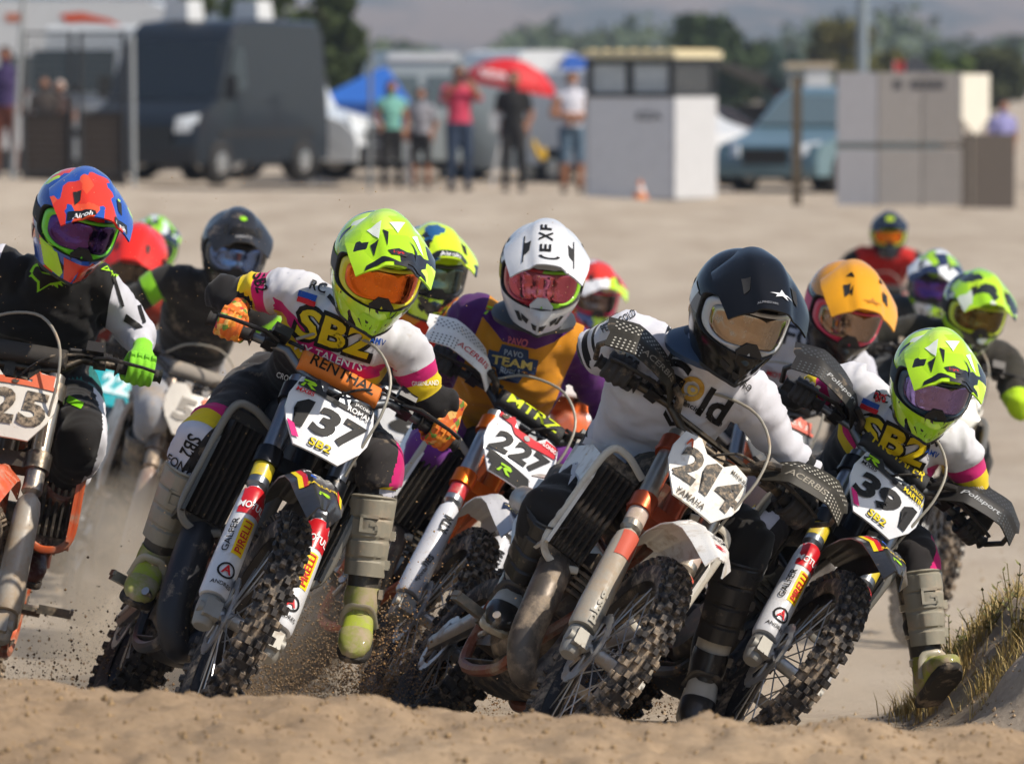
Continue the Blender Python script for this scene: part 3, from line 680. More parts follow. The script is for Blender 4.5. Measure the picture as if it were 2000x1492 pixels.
def m_helmet():
    na, nz = 120, 58; zz = [HT[0, 0]+(HT[-1, 0]-HT[0, 0])*math.sin(math.pi/2*(j/(nz-1))) for j in range(nz)]
    A = [-math.pi+2*math.pi*i/na for i in range(na)]; b = MB(); vs = []; ins = []
    val = lambda a, z: (abs(a)/PA)**4+(abs(z-PZ)/PH)**4
    for z in zz:
        for a in A:
            q = val(a, z); ins.append(q < 1)
            if q < 1 and q > 0:
                k = q**-.25; aa, z2 = a*k, PZ+(z-PZ)*k
                vs.append(hS(aa, z2) if abs(aa) < math.pi else hS(a, z))
            else: vs.append(hS(a, z))
    fs = []
    for j in range(nz-1):
        for i in range(na):
            q = (j*na+i, j*na+(i+1) % na, (j+1)*na+(i+1) % na, (j+1)*na+i)
            if not all(ins[k] for k in q): fs.append(q)
    b.add(vs, fs)
    b.cur = 1; th = [2*math.pi*i/72 for i in range(72)]
    se = lambda t, r: (PA*r*math.copysign(abs(math.cos(t))**.5, math.cos(t)), PZ+PH*r*math.copysign(abs(math.sin(t))**.5, math.sin(t)))
    b.rings([[hS(*se(t, 1.035), 1.012) for t in th], [hS(*se(t, 1.01), 1.02) for t in th], [hS(*se(t, .985), 1.0) for t in th], [hS(*se(t, .97), .86) for t in th]], False)
    b.cur = 0
    # bottom trim and lower lip
    b.cur = 1; b.rings([[hS(a, -.142, k)+V((0, 0, dz)) for a in A] for k, dz in ((1.0, 0), (1.012, -.004), (.98, -.010), (.86, -.004))], False)
    return b
def m_goggle():
    th = [2*math.pi*i/72 for i in range(72)]
    se = lambda t, r, n=0: (PA*.97*r*math.copysign(abs(math.cos(t))**.55, math.cos(t)), PZ+PH*r*math.copysign(abs(math.sin(t))**.6, math.sin(t))+n*.020*r**4*max(0, -math.sin(t))**1*math.exp(-(math.cos(t)/.28)**2))
    b = MB(); b.rings([[hS(*se(t, r, 1 if r < .95 else 0), k) for t in th] for r, k in ((.985, .90), (.97, .965), (.93, .985), (.86, .985), (.80, .97), (.78, .93))], False)
    g = MB(); rs = [[hS(*se(t, r, 1), k) for t in th] for r, k in ((.82, .945), (.79, .966), (.7, .972), (.6, .975), (.5, .977), (.4, .978), (.3, .979), (.2, .979), (.1, .979), (.02, .979))]; g.rings(rs, True)
    n = MB(); pr = [(-.034, -.052), (-.014, -.028), (.014, -.028), (.034, -.052), (.026, -.082), (-.026, -.082)]
    n.prism(pr, .03, T((0, -.166, 0)))
    return b, g, n
def f_peak(u, v):
    k = 2*u-1; y = .03-.245*v; z = .143+.010*math.sin(v*2.2)-.066*v*v; w = lerp_list([.080, .112, .121, .116, .100], v)
    tip = .018*(1-k*k)*max(0, v-.8)/.2
    fac = .010*(1 if abs(k) < .36 else max(0, 1-(abs(k)-.36)/.14))*min(1, v*3)
    dn = (.078-.032*v)*abs(k)**2.3
    return (k*w, y-tip, z-dn+fac)
def make_helmet(root, base, Mh, hm):
    g = _cache.get('gog')
    if g is None:
        a, b, c = m_goggle(); g = _cache['gog'] = (a.mesh('gf', 60), b.mesh('gl', 180), c.mesh('gn', 30))
    mt = T(-base) @ Mh
    sm = cached('helmet', m_helmet, 60)
    h = obj('helmet', sm, [hm['shell'], mat('141416', .6, 0, .05)], root, mt)
    pk = cached('peak', lambda: MB().sheet(f_peak, 25, 15, .005), 28)
    p = obj('visor_peak', pk, hm.get('peak', hm['shell']), h)
    obj('goggle_frame', g[0], hm['frame'], h); obj('goggle_lens', g[1], hm['lens'], h); obj('nose_guard', g[2], hm.get('nose', mat('1a1a1c', .6, 0, .1)), h)
    bs = cached('helmet_bvh', lambda: bvh_of(sm)); bp = cached('peak_bvh', lambda: bvh_of(pk))
    Y = (0, 1, 0); vent = hm.get('vent', mat('101012', .7, 0, .05))
    decal('chin_vent', shape_poly([(-.022, -.108), (.022, -.108), (.014, -.128), (-.014, -.128)]), bs, (0, 0, 0), (1, 0, 0), (0, 0, 1), Y, vent, h, .001, .02)
    for sd in (() if hm.get('novent') else (-1, 1)):
        decal('side_vent', shape_poly([(sd*.03, -.10), (sd*.052, -.088), (sd*.048, -.106), (sd*.033, -.118)]), bs, (0, 0, 0), (1, 0, 0), (0, 0, 1), Y, vent, h, .001, .02)
        decal('peak_vent', shape_poly([(sd*.052, -.13), (sd*.072, -.125), (sd*.07, -.175), (sd*.056, -.165)]), bp, (0, 0, 0), (1, 0, 0), (0, 1, 0), (0, 0, -1), vent, p, .0015, .02)
    sep = lambda its: [(nm, q, mm) for nm, sh, mm in its for q in ([shape_poly([sh[0][i] for i in f]) for f in sh[1]] if nm in ('shard', 'peak_patch') else [sh])]
    for nm, sh, mm in sep(hm.get('peak_prints', [])):
        decal(nm, sh, bp, (0, -.14, 0), (1, 0, 0), (0, 1, 0), (0, 0, -1), mm, p, .0016, .02)
    for nm, sh, mm in hm.get('shell_prints', []):       # on the front and chin
        decal(nm, sh, bs, (0, 0, 0), (1, 0, 0), (0, 0, 1), Y, mm, h, .0016, .02)
    for nm, sh, mm, sd in hm.get('side_prints', []):     # x of the shape runs towards the back
        decal(nm, sh, bs, (0, 0, 0), (0, 1 if sd < 0 else -1, 0), (0, 0, 1), (-sd, 0, 0), mm, h, .0016, .02)
    if hm.get('strap'):
        obj('goggle_strap', cached('strap', lambda: MB().rings([[hS(R(70)+i*R(220)/40 if False else R(72)+i*R(216)/40, -.006+dz, 1.012+.006*k) for i in range(41)] for dz, k in ((-.022, 0), (-.02, 1), (.02, 1), (.022, 0))], False) if False else MB().grid(lambda u, v: hS(R(74)+u*R(212)-(2*math.pi if R(74)+u*R(212) > math.pi else 0), -.028+.044*v, 1.018), 60, 5)), hm['strap'], h)
    return h
# ---------------------------------------------------------------- boots, gloves
def ering(z, rx, ry, cy, n=20, p=1.0, ax='z'):
    return [V((rx*math.cos(q), cy+ry*math.sin(q), z)) for q in [2*math.pi*i/n for i in range(n)]]
def m_shaft():
    b = MB(); b.rings([ering(z, rx, ry, cy) for z, rx, ry, cy in [(-.03, .042, .052, .0), (.02, .045, .056, .0), (.07, .046, .054, .004), (.14, .052, .058, .006), (.22, .060, .064, .008), (.285, .064, .068, .008), (.30, .062, .066, .008), (.30, .05, .054, .008), (.27, .05, .054, .008)]])
    return b
def m_shin():
    b = MB()
    def fn(u, v):
        a = R(-62+124*u)-math.pi/2; z = .075+.215*v; w = .058+.012*v+.004; st = .007*(1 if (v*4) % 1 < .80 else 0)+.005*(1 if .32 < u < .68 else 0)
        return (w*1.0*math.cos(a), .006+(w+.006+st)*math.sin(a), z)
    b.sheet(fn, 25, 41, .006)
    return b
def m_shinlogo():
    b = MB()
    b.box((-.0, -.078, .235), (.05, .012, .008)); b.box((-.021, -.078, .215), (.008, .012, .045)); b.box((0, -.077, .196), (.05, .012, .008)); b.box((.021, -.077, .203), (.008, .012, .02)); b.box((.012, -.077, .214), (.02, .012, .007))
    return b
def m_foot():
    b = MB(); rs = []
    for y, w, h, z0 in [(.066, .012, .03, -.04), (.06, .032, .075, -.062), (.03, .038, .10, -.066), (-.01, .039, .105, -.066), (-.06, .041, .085, -.066), (-.11, .045, .066, -.066), (-.155, .042, .052, -.064), (-.185, .03, .038, -.06), (-.197, .012, .016, -.052)]:
        rs.append([V((w*math.copysign(abs(math.cos(q))**.75, math.cos(q)), y, z0+h*.5+h*.5*math.copysign(abs(math.sin(q))**.8, math.sin(q)))) for q in [2*math.pi*i/20 for i in range(20)]])
    return b.rings(rs)
def m_sole():
    out = []
    for y, w in [(.07, .018), (.066, .034), (.03, .041), (-.03, .040), (-.09, .046), (-.14, .047), (-.18, .036), (-.2, .018)]: out.append((w, y))
    pts = out+[(-x, y) for x, y in out[::-1]]
    b = MB(); n = len(pts)
    tp = lambda y: .012*max(0, (-y-.13)/.07)
    b.rings([[V((x*k, y*k, -.078+dz+tp(y))) for x, y in pts] for dz, k in ((-.006, .97), (.0, 1.0), (.012, 1.01), (.018, .97))])
    b.cur = 1
    return b
def m_buckle(z, rx, ry):
    b = MB(); b.rings([ering(z-.011, rx, ry, .003), ering(z-.009, rx*1.06, ry*1.06, .003), ering(z+.009, rx*1.06, ry*1.06, .003), ering(z+.011, rx, ry, .003)], False)
    b.box((rx*1.1, -.012, z), (.012, .05, .026)); b.box((rx*1.16, -.02, z), (.01, .02, .016)); return b
def make_boot(root, base, ank, knee, toe, bm_, k=1.0):
    z = (knee-ank).normalized(); d = (toe-ank).normalized(); y = -(d-z*d.dot(z)).normalized(); x = y.cross(z)
    mat4 = lambda X, Y, Z: MX(((X.x, Y.x, Z.x, ank.x), (X.y, Y.y, Z.y, ank.y), (X.z, Y.z, Z.z, ank.z), (0, 0, 0, 1)))
    Ms = mat4(x, y, z) @ MX.Scale(k, 4); yf = -d; zf = x.cross(yf); Mf = mat4(x, yf, zf) @ MX.Scale(k, 4)
    bt = obj('boot', cached('shaft', m_shaft), bm_['shaft'], root, T(-base) @ Ms); inv = Ms.inverted()
    obj('shin_plate', cached('shin', m_shin, 35), bm_['shin'], bt)
    if bm_.get('logo'): obj('shin_emblem', cached('shinlogo', m_shinlogo), bm_['logo'], bt)
    obj('boot_foot', cached('foot', m_foot), bm_['foot'], bt, inv @ Mf)
    def toecap():
        b = MB(); rs = []
        for y, w_, h, z0 in [(-.118, .0465, .062, -.062), (-.122, .0475, .064, -.063), (-.155, .0445, .054, -.063), (-.187, .032, .039, -.059), (-.2, .013, .017, -.051)]:
            rs.append([V((w_*math.copysign(abs(math.cos(q))**.75, math.cos(q)), y, z0+h*.5+h*.5*math.copysign(abs(math.sin(q))**.8, math.sin(q)))) for q in [2*math.pi*i/20 for i in range(20)]])
        return b.rings(rs)
    obj('toe_cap', cached('toecap', toecap), bm_.get('toe', bm_['shin']), bt, inv @ Mf)
    obj('ankle_cover', cached('anklec', lambda: MB().sheet(lambda u, v: ((.046+.004*math.sin(v*3))*math.cos(R(-80+160*u)-math.pi/2), .0+(.062+.014*(1-v))*math.sin(R(-80+160*u)-math.pi/2), -.03+.075*v), 15, 8, .005)), bm_.get('toe', bm_['shin']), bt)
    obj('sole', cached('sole', m_sole), bm_['sole'], bt, inv @ Mf)
    for i, (zz, rx, ry) in enumerate(((.03, .046, .056), (.11, .052, .058), (.19, .058, .063))):
        obj('buckle', cached('buck%d' % i, lambda: m_buckle(zz, rx, ry)), bm_['buckle'], bt)
    obj('instep_strap', cached('instep', lambda: MB().tube(bez([(.044, -.055, -.04), (.03, -.066, .022), (0, -.07, .03), (-.03, -.066, .022), (-.044, -.055, -.04)], 16), .012, 8, .45)), bm_['buckle'], bt, inv @ Mf)
    return bt
def m_glove(sd):
    b = MB()
    for i, (x, r, ln) in enumerate(((-.033, .0098, .92), (-.011, .0106, 1.0), (.011, .0104, .98), (.033, .009, .85))):
        b.tube(bez([(x*.9, .035, .040), (x, .004, .043), (x, -.024, .036*ln), (x, -.036, .008), (x, -.030, -.022*ln), (x, -.006, -.031*ln)], 14), [r*1.15]+[r]*13+[r*.8], 10)
    b.rings([[V((rx*math.cos(q), y, z+rz*math.sin(q))) for q in [2*math.pi*i/16 for i in range(16)]] for y, z, rx, rz in ((-.004, .030, .040, .014), (.02, .032, .044, .018), (.05, .030, .041, .021), (.075, .028, .034, .022), (.10, .026, .03, .024), (.125, .025, .032, .027))])
    b.tube(bez([(-sd*.03, .06, .02), (-sd*.046, .035, -.004), (-sd*.05, .005, -.020), (-sd*.046, -.022, -.024)], 10), [.016, .014, .012, .011, .0105, .0105, .010, .010, .0095, .009, .008], 10)
    return remesh(b, .0042, 1)
def m_knuckle():
    b = MB()
    for x in (-.033, -.011, .011, .033): b.box((x, .008, .054), (.017, .022, .008), None, (.7, .7))
    return b
def make_glove(root, base, gp, axis, elbow, m, mk, sd, k=1.0):
    x = axis.normalized(); y = elbow-gp; y = (y-x*y.dot(x)).normalized(); z = x.cross(y)
    Mg = MX(((x.x, y.x, z.x, gp.x), (x.y, y.y, z.y, gp.y), (x.z, y.z, z.z, gp.z), (0, 0, 0, 1))) @ MX.Scale(k, 4)
    g = obj('glove', cached('glove%d' % sd, lambda: m_glove(sd)), m, root, T(-base) @ Mg)
    obj('knuckle_pad', cached('knuckle', m_knuckle, 30), mk, g)
    return Mg @ V((0, .115, .026))
# ---------------------------------------------------------------- body
def seg_dist(Pn, a, b):
    a = np.array(a); b = np.array(b); ab = b-a; t = np.clip(((Pn-a)@ab)/max(ab@ab, 1e-9), 0, 1)
    return np.linalg.norm(Pn-(a+t[:, None]*ab), axis=1), t
def make_body(J, k=1.0, vox=.011, fat=1.0, wrinkle=1.0, cuts=(), matfn=None, head=True, relax=4, hem=None):
    """one continuous figure from its joints; returns mesh in world coordinates"""
    b = MB(); up = J['chest']-J['pelvis']; ax = up.normalized()
    shv = (J['shR']-J['shL']); hpv = (J['hipR']-J['hipL'])
    def ring(c, lat, rx, ry):
        l = (lat-ax*lat.dot(ax)).normalized(); f = ax.cross(l)
        return [c+l*(rx*k*math.copysign(abs(math.cos(q))**.8, math.cos(q)))+f*(ry*k*math.copysign(abs(math.sin(q))**.85, math.sin(q))) for q in [2*math.pi*i/20 for i in range(20)]]
    pe, ch, nk = J['pelvis'], J['chest'], J['neck']; waist = pe.lerp(ch, .45)
    if J.get('waist'): waist = J['waist']
    b.rings([ring(pe-ax*.09*k, hpv, .10*fat, .09*fat), ring(pe, hpv, .15*fat, .125*fat), ring(waist, hpv+shv, .142*fat, .115*fat), ring(ch.lerp(waist, .3), shv, .158*fat, .122*fat), ring(ch, shv, .168*fat, .125*fat), ring(ch.lerp(nk, .6), shv, .135*fat, .095*fat), ring(nk, shv, .072, .07), ring(nk.lerp(J['head'], .5), shv, .058, .06)])
    segs = [('torso', pe-ax*.05, waist, .14, 0), ('torso', waist, ch, .15, 0), ('torso', ch, nk, .13, 0), ('head', nk.lerp(J['head'], .4), J['head'], .08, 0)]
    if head: b.ball(J['head'], (.088*k, .10*k, .105*k))
    for q in 'LR':
        sh, el, wr = J['sh'+q], J['el'+q], J['wr'+q]; cc = ch.lerp(nk, .45)
        a1 = cc.lerp(sh, .45)
        b.tube(bez([a1, sh, sh.lerp(el, .5), el, el.lerp(wr, .45), wr], 20), [lerp_list([.080, .070, .057, .050, .044, .033], i/20)*k*fat for i in range(21)], 14)
        l1 = (el-sh).length
        segs += [('arm'+q, sh, el, .068, 0), ('arm'+q, el, wr, .05, l1), ('torso', cc, sh.lerp(a1, .35), .09, 0)]
        hp, kn, an = J['hip'+q], J['kn'+q], J['an'+q]
        up_ = an.lerp(kn, .30)
        b.tube(bez([pe.lerp(hp, .6), hp, hp.lerp(kn, .5), kn, kn.lerp(an, .35), up_ if J.get('boots', 1) else an], 22), [lerp_list([.105, .104, .086, .071, .06, .056 if J.get('boots', 1) else .04], i/22)*k*fat for i in range(23)], 14)
        b.ball(kn+(kn-(hp+an)/2).normalized()*.010*k, .068*k*fat)
        l2 = (kn-hp).length
        segs += [('leg'+q, hp.lerp(kn, .12), kn, .09, .12*l2), ('leg'+q, kn, an, .065, l2)]
    me = remesh(b, vox*k, relax)
    n = len(me.vertices); co = np.empty(n*3); me.vertices.foreach_get('co', co); co = co.reshape(-1, 3)
    def classify(pts):
        best = np.full(len(pts), 1e9); reg = np.zeros(len(pts), int); u = np.zeros(len(pts))
        for i, (nm, a, c, r, u0) in enumerate(segs):
            d, t = seg_dist(pts, a, c); d = d/r; m = d < best; best[m] = d[m]; reg[m] = i
            if nm == 'torso': u[m] = (np.array(nk)-pts[m])@np.array(ax)
            else: u[m] = u0+t[m]*(c-a).length
        return reg, u
    reg, u = classify(co)
    if wrinkle:
        nr = np.empty(n*3); me.vertices.foreach_get('normal', nr); nr = nr.reshape(-1, 3)
        for i in range(n):
            a = segs[reg[i]]; axv = (a[2]-a[1]).normalized(); p = V(co[i]); al = axv*p.dot(axv)
            q = p*4+al*9; wv = noise.noise_vector(p*5)*.5; q = q+V((n % 13, 0, 0))+wv; w1 = noise.noise(q); q2 = p*10+al*22+wv
            h = (.5-abs(w1)*2.0)*.012+(.4-abs(noise.noise(q2))*1.6)*.007
            if a[0] == 'head': h = 0
            co[i] += nr[i]*h*wrinkle*k
        me.vertices.foreach_set('co', co.ravel()); me.update()
    lat_ = (shv-ax*shv.dot(ax)).normalized()
    bm = bmesh.new(); bm.from_mesh(me)
    def bis(sel, pc, pn):
        cen = np.array([f.calc_center_median() for f in bm.faces]); rr, uu = classify(cen); fl = list(bm.faces)
        dd = (cen-np.array(pc))@np.array(pn)
        g = [fl[i] for i in range(len(fl)) if abs(dd[i]) < .04 and sel(segs[rr[i]][0], uu[i])]
        if g: bmesh.ops.bisect_plane(bm, geom=list({v for f in g for v in f.verts})+list({e for f in g for e in f.edges})+g, plane_co=pc, plane_no=pn, dist=1e-5)
    if hem: bis(lambda n_, u_: n_ == 'torso' or (n_[:3] == 'leg' and u_ < .18), nk-ax*hem[0], ax)
    for rg, uc in [c_ for c_ in cuts if c_[0] == 'lat']: bis(lambda n_, u_: n_ == 'torso' or (n_[:3] == 'arm' and u_ < .15), nk+lat_*uc, lat_)
    for rg, uc in [c_ for c_ in cuts if c_[0] != 'lat']:
        for nm, a, c, r, u0 in segs:
            if nm != rg: continue
            if isinstance(uc, tuple):
                cen = np.array([f.calc_center_median() for f in bm.faces]); rr, uu = classify(cen); fl = list(bm.faces)
                tt = (c-a).normalized(); l0 = lat_-tt*lat_.dot(tt); l0.normalize()
                g = [fl[i] for i in range(len(fl)) if segs[rr[i]][0] == rg and segs[rr[i]][1] is a]
                if g: bmesh.ops.bisect_plane(bm, geom=list({v for f in g for v in f.verts})+list({e for f in g for e in f.edges})+g, plane_co=a+lat_*uc[1], plane_no=l0, dist=1e-5)
                continue
            if nm == 'torso': pc, pn = nk-ax*uc, ax
            else:
                L = (c-a).length
                if not (u0 <= uc <= u0+L): continue
                pn = (c-a).normalized(); pc = a+pn*(uc-u0)
            cen = np.array([f.calc_center_median() for f in bm.faces]); rr, uu = classify(cen)
            fl = list(bm.faces); g = [fl[i] for i in range(len(fl)) if segs[rr[i]][0] == rg and abs(uu[i]-uc) < .05]
            if g:
                ed = {e for f in g for e in f.edges}; vv = {v for f in g for v in f.verts}
                bmesh.ops.bisect_plane(bm, geom=list(vv)+list(ed)+g, plane_co=pc, plane_no=pn, dist=1e-5)
            if nm == 'torso': break
    cen = np.array([f.calc_center_median() for f in bm.faces]); rr, uu = classify(cen)
    lat = (shv-ax*shv.dot(ax)).normalized(); fr = ax.cross(lat)
    for i, f in enumerate(bm.faces):
        nm = segs[rr[i]][0]; p = V(cen[i])
        sg = segs[rr[i]]; tt = (sg[2]-sg[1]).normalized(); l0 = (lat-tt*lat.dot(tt)).normalized()
        f.material_index = matfn(nm, uu[i], (p-nk).dot(lat), (p-nk).dot(fr), (p-sg[1]).dot(l0)) if matfn else 0
        if hem and (nm == 'torso' or nm[:3] == 'leg'):
            tu = (nk-p).dot(ax)
            if tu < hem[0]:
                if nm != 'torso' and uu[i] < .16: f.material_index = hem[1]
            elif nm == 'torso': f.material_index = hem[2]
        f.smooth = True
    bm.to_mesh(me); bm.free(); fin(me, 180); return me
def lean_frame(yaw, pitch, roll): return RY(roll) @ RZ(yaw) @ RX(pitch)
def make_rider(S):
    J = {}; d0 = S['d']; k = S.get('k', .93)
    for n in ('pelvis', 'chest', 'neck', 'head', 'shL', 'shR', 'elL', 'elR', 'knL', 'knR', 'anL', 'anR', 'hipL', 'hipR', 'waist', 'wrL', 'wrR'):
        if n in S: J[n] = P(S[n][0], S[n][1], d0+S[n][2])
    J.update(S.get('J', {}))
    hv = S.get('hipv', V((.085, .0, -.03)))
    J.setdefault('hipL', J['pelvis']-hv*k); J.setdefault('hipR', J['pelvis']+hv*k)
    base = V((J['pelvis'].x, J['pelvis'].y, S.get('z0', 0)))
    root = thing('person', S['label'], 'person', T(base), 'motocross riders in the race')
    gl = S['glove']; grips = S.get('grips', (None, None))
    for q, sd, g in (('L', -1, grips[0]), ('R', 1, grips[1])):
        if g is not None:
            gp, axs = g
            J['wr'+q] = make_glove(root, base, gp, axs, J['el'+q], gl[0], gl[1], sd, k*.9)
        elif 'hand'+q in S:
            hx = S['hand'+q]; gp = P(hx[0], hx[1], d0+hx[2]); J['wr'+q] = make_glove(root, base, gp, V((1, 0, -.3)), J['el'+q], gl[0], gl[1], sd, k)
    for q in 'LR': J.setdefault('wr'+q, J['el'+q]+V((0, -.12, -.12)))
    me = make_body(J, k, S.get('vox', .011), S.get('fat', 1), S.get('wrinkle', 1), S.get('cuts', ()), S['matfn'], hem=S.get('hem'))
    for v in me.vertices: v.co -= base
    bd = obj('body', me, S['mats'], root)
    bv = bvh_of(me, T(base))
    for q in 'LR':
        if 'toe'+q in S:
            t = S['toe'+q]; make_boot(root, base, J['an'+q], J['kn'+q], t if isinstance(t, V) else P(t[0], t[1], d0+t[2]), S['boot'], S.get('bk', k*.98))
    hy = S['hrot']; make_helmet(root, base, T(J['head']) @ lean_frame(*hy) @ MX.Scale(S.get('hk', 1.0), 4), S['helmet'])
    seen = []
    for nm, sh, px, py, dd, ang, m in S.get('prints', []):
        a = R(ang); ly = sum(1 for q in seen if (q[0]-px)**2+(q[1]-py)**2 < 30**2); seen.append((px, py))
        decal(nm, sh, bv, P(px, py, d0+dd), (math.cos(a), 0, -math.sin(a)), (math.sin(a), 0, math.cos(a)), (0, 1, 0), m, bd, .0022+.0018*ly, .008, .5, base)
    if S.get('brace'):
        nk = J['neck']; hd = J['head']; up = (hd-nk).normalized()
        fm = T(-base) @ T(nk.lerp(hd, S.get('brace_t', .25))) @ lean_frame(hy[0]*.5, hy[1]*.3+S.get('brace_pitch', 0), hy[2]) @ MX.Scale(S.get('brace_k', .9), 4)
        def br():
            b = MB(); b.rings([[V((rx*math.cos(q), -.01+ry*math.sin(q), z+.02*math.sin(q))) for q in [2*math.pi*i/28 for i in range(28)]] for rx, ry, z in ((.085, .095, -.02), (.135, .15, -.035), (.142, .158, -.02), (.135, .15, -.005), (.095, .105, .018), (.085, .095, .0))]); return b
        obj('neck_brace', cached('brace', br), S['brace'], root, fm)
    return root, J, bv, bd, base
# ---------------------------------------------------------------- shared looks
LIME, WHT, BLK = 'b6e61e', 'e4e4e6', '141416'
I_W, I_B, I_Y, I_R, I_BL, I_G, I_P, I_O = ink('e6e6e6'), ink('121214'), ink('e0c818'), ink('c8202a'), ink('2350a8'), ink('9bd020'), ink('d8287c'), ink('e2701a')
def txt(name, s, h, w, px, py, dd, ang, m, bold=.012, shear=0.): return (name, tx(s, h, w, 0, 0, 0, bold, shear), px, py, dd, ang, m)
def rect(name, w, h, px, py, dd, ang, m): return (name, shape_poly([(-w/2, -h/2), (w/2, -h/2), (w/2, h/2), (-w/2, h/2)]), px, py, dd, ang, m)
def ringp(r0, r1, n=20, a0=0, a1=360):
    ps = []
    for i in range(n):
        a, b = R(a0+(a1-a0)*i/n), R(a0+(a1-a0)*(i+1)/n); ps.append([(r0*math.cos(a), r0*math.sin(a)), (r1*math.cos(a), r1*math.sin(a)), (r1*math.cos(b), r1*math.sin(b)), (r0*math.cos(b), r0*math.sin(b))])
    return shape_many(ps)
def star(r, n=5, q=.42, rot=90): return [((r if i % 2 == 0 else r*q)*math.cos(R(rot+i*180/n)), (r if i % 2 == 0 else r*q)*math.sin(R(rot+i*180/n))) for i in range(2*n)]
LENS2 = {'e0782a': 'c02a10', 'a89888': '4a4038', '8c78a8': '3a2c50', 'c06878': '8a2038', '5a3a78': '181020'}
def lens(c, rough=.06): return lens_mat(c, LENS2.get(c, '2a2624'), rough)
def grips_of(WF, s=1):
    out = []
    for sd in (-1, 1):
        a, b = WF @ V((sd*.25, .033, .847)), WF @ V((sd*.378, .058, .851)); g = a.lerp(b, .52); out.append((g, (b-a)*sd))
    return out
def num(plate, s, m, h=.10, w=.185, dy=-.02, dx=0, shear=.18, bold=.045):
    ws = [.74 if ch == '1' else 1. for ch in s]; u = w/(sum(ws)+.14*(len(s)-1)); x = dx-w/2
    for ch, q in zip(s, ws):
        if ch == '1': g1 = shape_poly([((a+shear*b_)*1., b_) for a, b_ in ((-.06, -.5), (.30, -.5), (.30, .5), (.0, .5), (-.33, .26), (-.33, .03), (-.06, .2))]); sh = xf(g1, u, h, x+u*q/2, dy)
        else: sh = tx(ch, h, u*q+shear*h*.5, x+u*q/2, dy, 0, bold, shear)
        plate_print('digit', sh, m, plate); x += u*(q+.14)
def rlogo(dx, dy, k):
    return xf(shape_many([[(-1, .6), (.6, .6), (1, .3), (.9, 0), (.2, -.1), (1.1, -.7), (.4, -.7), (-.4, -.05), (-.1, .25), (.4, .3), (-.9, .3)], [(-.8, .05), (-.5, .05), (-.75, -.7), (-1.2, -.7)]]), k, None, dx, dy)
def make_boots(a, b, c, s, k, **q): return dict(shaft=a, shin=b, foot=c, sole=s, buckle=k, **q)
# ---------------------------------------------------------------- bike and rider 137, 391: same team
def sb_guard(gd, gm_, sd):
    bv = bvh_of(gm_); o = (0, 0, 0); X, Z, Y = (1, 0, 0), (0, 0, 1), (0, 1, 0); x = sd*.095
    decal('red_top', shape_poly([(x-.045, .29), (x+.045, .29), (x+.045, .40), (x-.045, .40)]), bv, o, X, Z, Y, plast('c01522', .1), gd, .0012, .008)
    decal('top_lettering', tx('MOTUL', .022, .064, x, .318, 0, .02, .1), bv, o, X, Z, Y, I_W, gd, .0028, .008)
    decal('yellow_sticker', shape_poly([(x-.008, .16), (x+.024, .16), (x+.024, .275), (x-.008, .275)]), bv, o, X, Z, Y, ink('f0cc14'), gd, .0012, .008)
    decal('sticker_lettering', tx('PIRELLI', .02, .10, x+.008, .218, 90, .015), bv, o, X, Z, Y, I_R, gd, .0028, .008)
    if sd < 0: decal('side_lettering', tx('GALFER', .014, .11, x-.024, .215, 90, .01), bv, o, X, Z, Y, I_B, gd, .0028, .008)
    decal('ring_logo', xf(ringp(.78, 1), .024, None, x, .105), bv, o, X, Z, Y, I_B, gd, .0018, .008)
    decal('letter_logo', tx('A', .026, None, x, .107, 0, .03), bv, o, X, Z, Y, I_R, gd, .0028, .008)
    decal('name_lettering', tx('ANDRES', .012, .055, x, .064, 0, .01), bv, o, X, Z, Y, I_B, gd, .0018, .008)
def sb_fender(fe, fm_):
    bv = bvh_of(fm_); o = (0, 0, .7); X, Y, D = (1, 0, 0), (0, 1, 0), (0, 0, -1)
    for sd in (-1, 1):
        for i, mm in enumerate((ink('e0c818'), ink('c8202a'), ink('141416'))):
            q = .010*i; decal('edge_stripe', shape_poly([(sd*(.072-q), .02), (sd*(.062-q), .02), (sd*(.050-q), -.26), (sd*(.060-q), -.26)]), bv, o, X, Y, D, mm, fe, .0012, .03)
    decal('fender_lettering', tx('BARLAND', .022, .095, .0, -.24, 0, .02), bv, o, X, Y, D, ink('d8b81c'), fe, .0014, .03)
    decal('fender_logo', rlogo(.0, -.30, .016), bv, o, X, Y, D, I_G, fe, .0014, .03)
    decal('fender_patch', join2(tx('RC', .03, .05, -.02, -.10, 0, .03), tx('LINEAS', .012, .06, .02, -.15, 0, .01)), bv, o, X, Y, D, I_W, fe, .0014, .03)
    decal('fender_badge', shape_poly([(-.045, -.17), (-.02, -.17), (-.02, -.19), (-.045, -.19)]), bv, o, X, Y, D, I_BL, fe, .0014, .03)
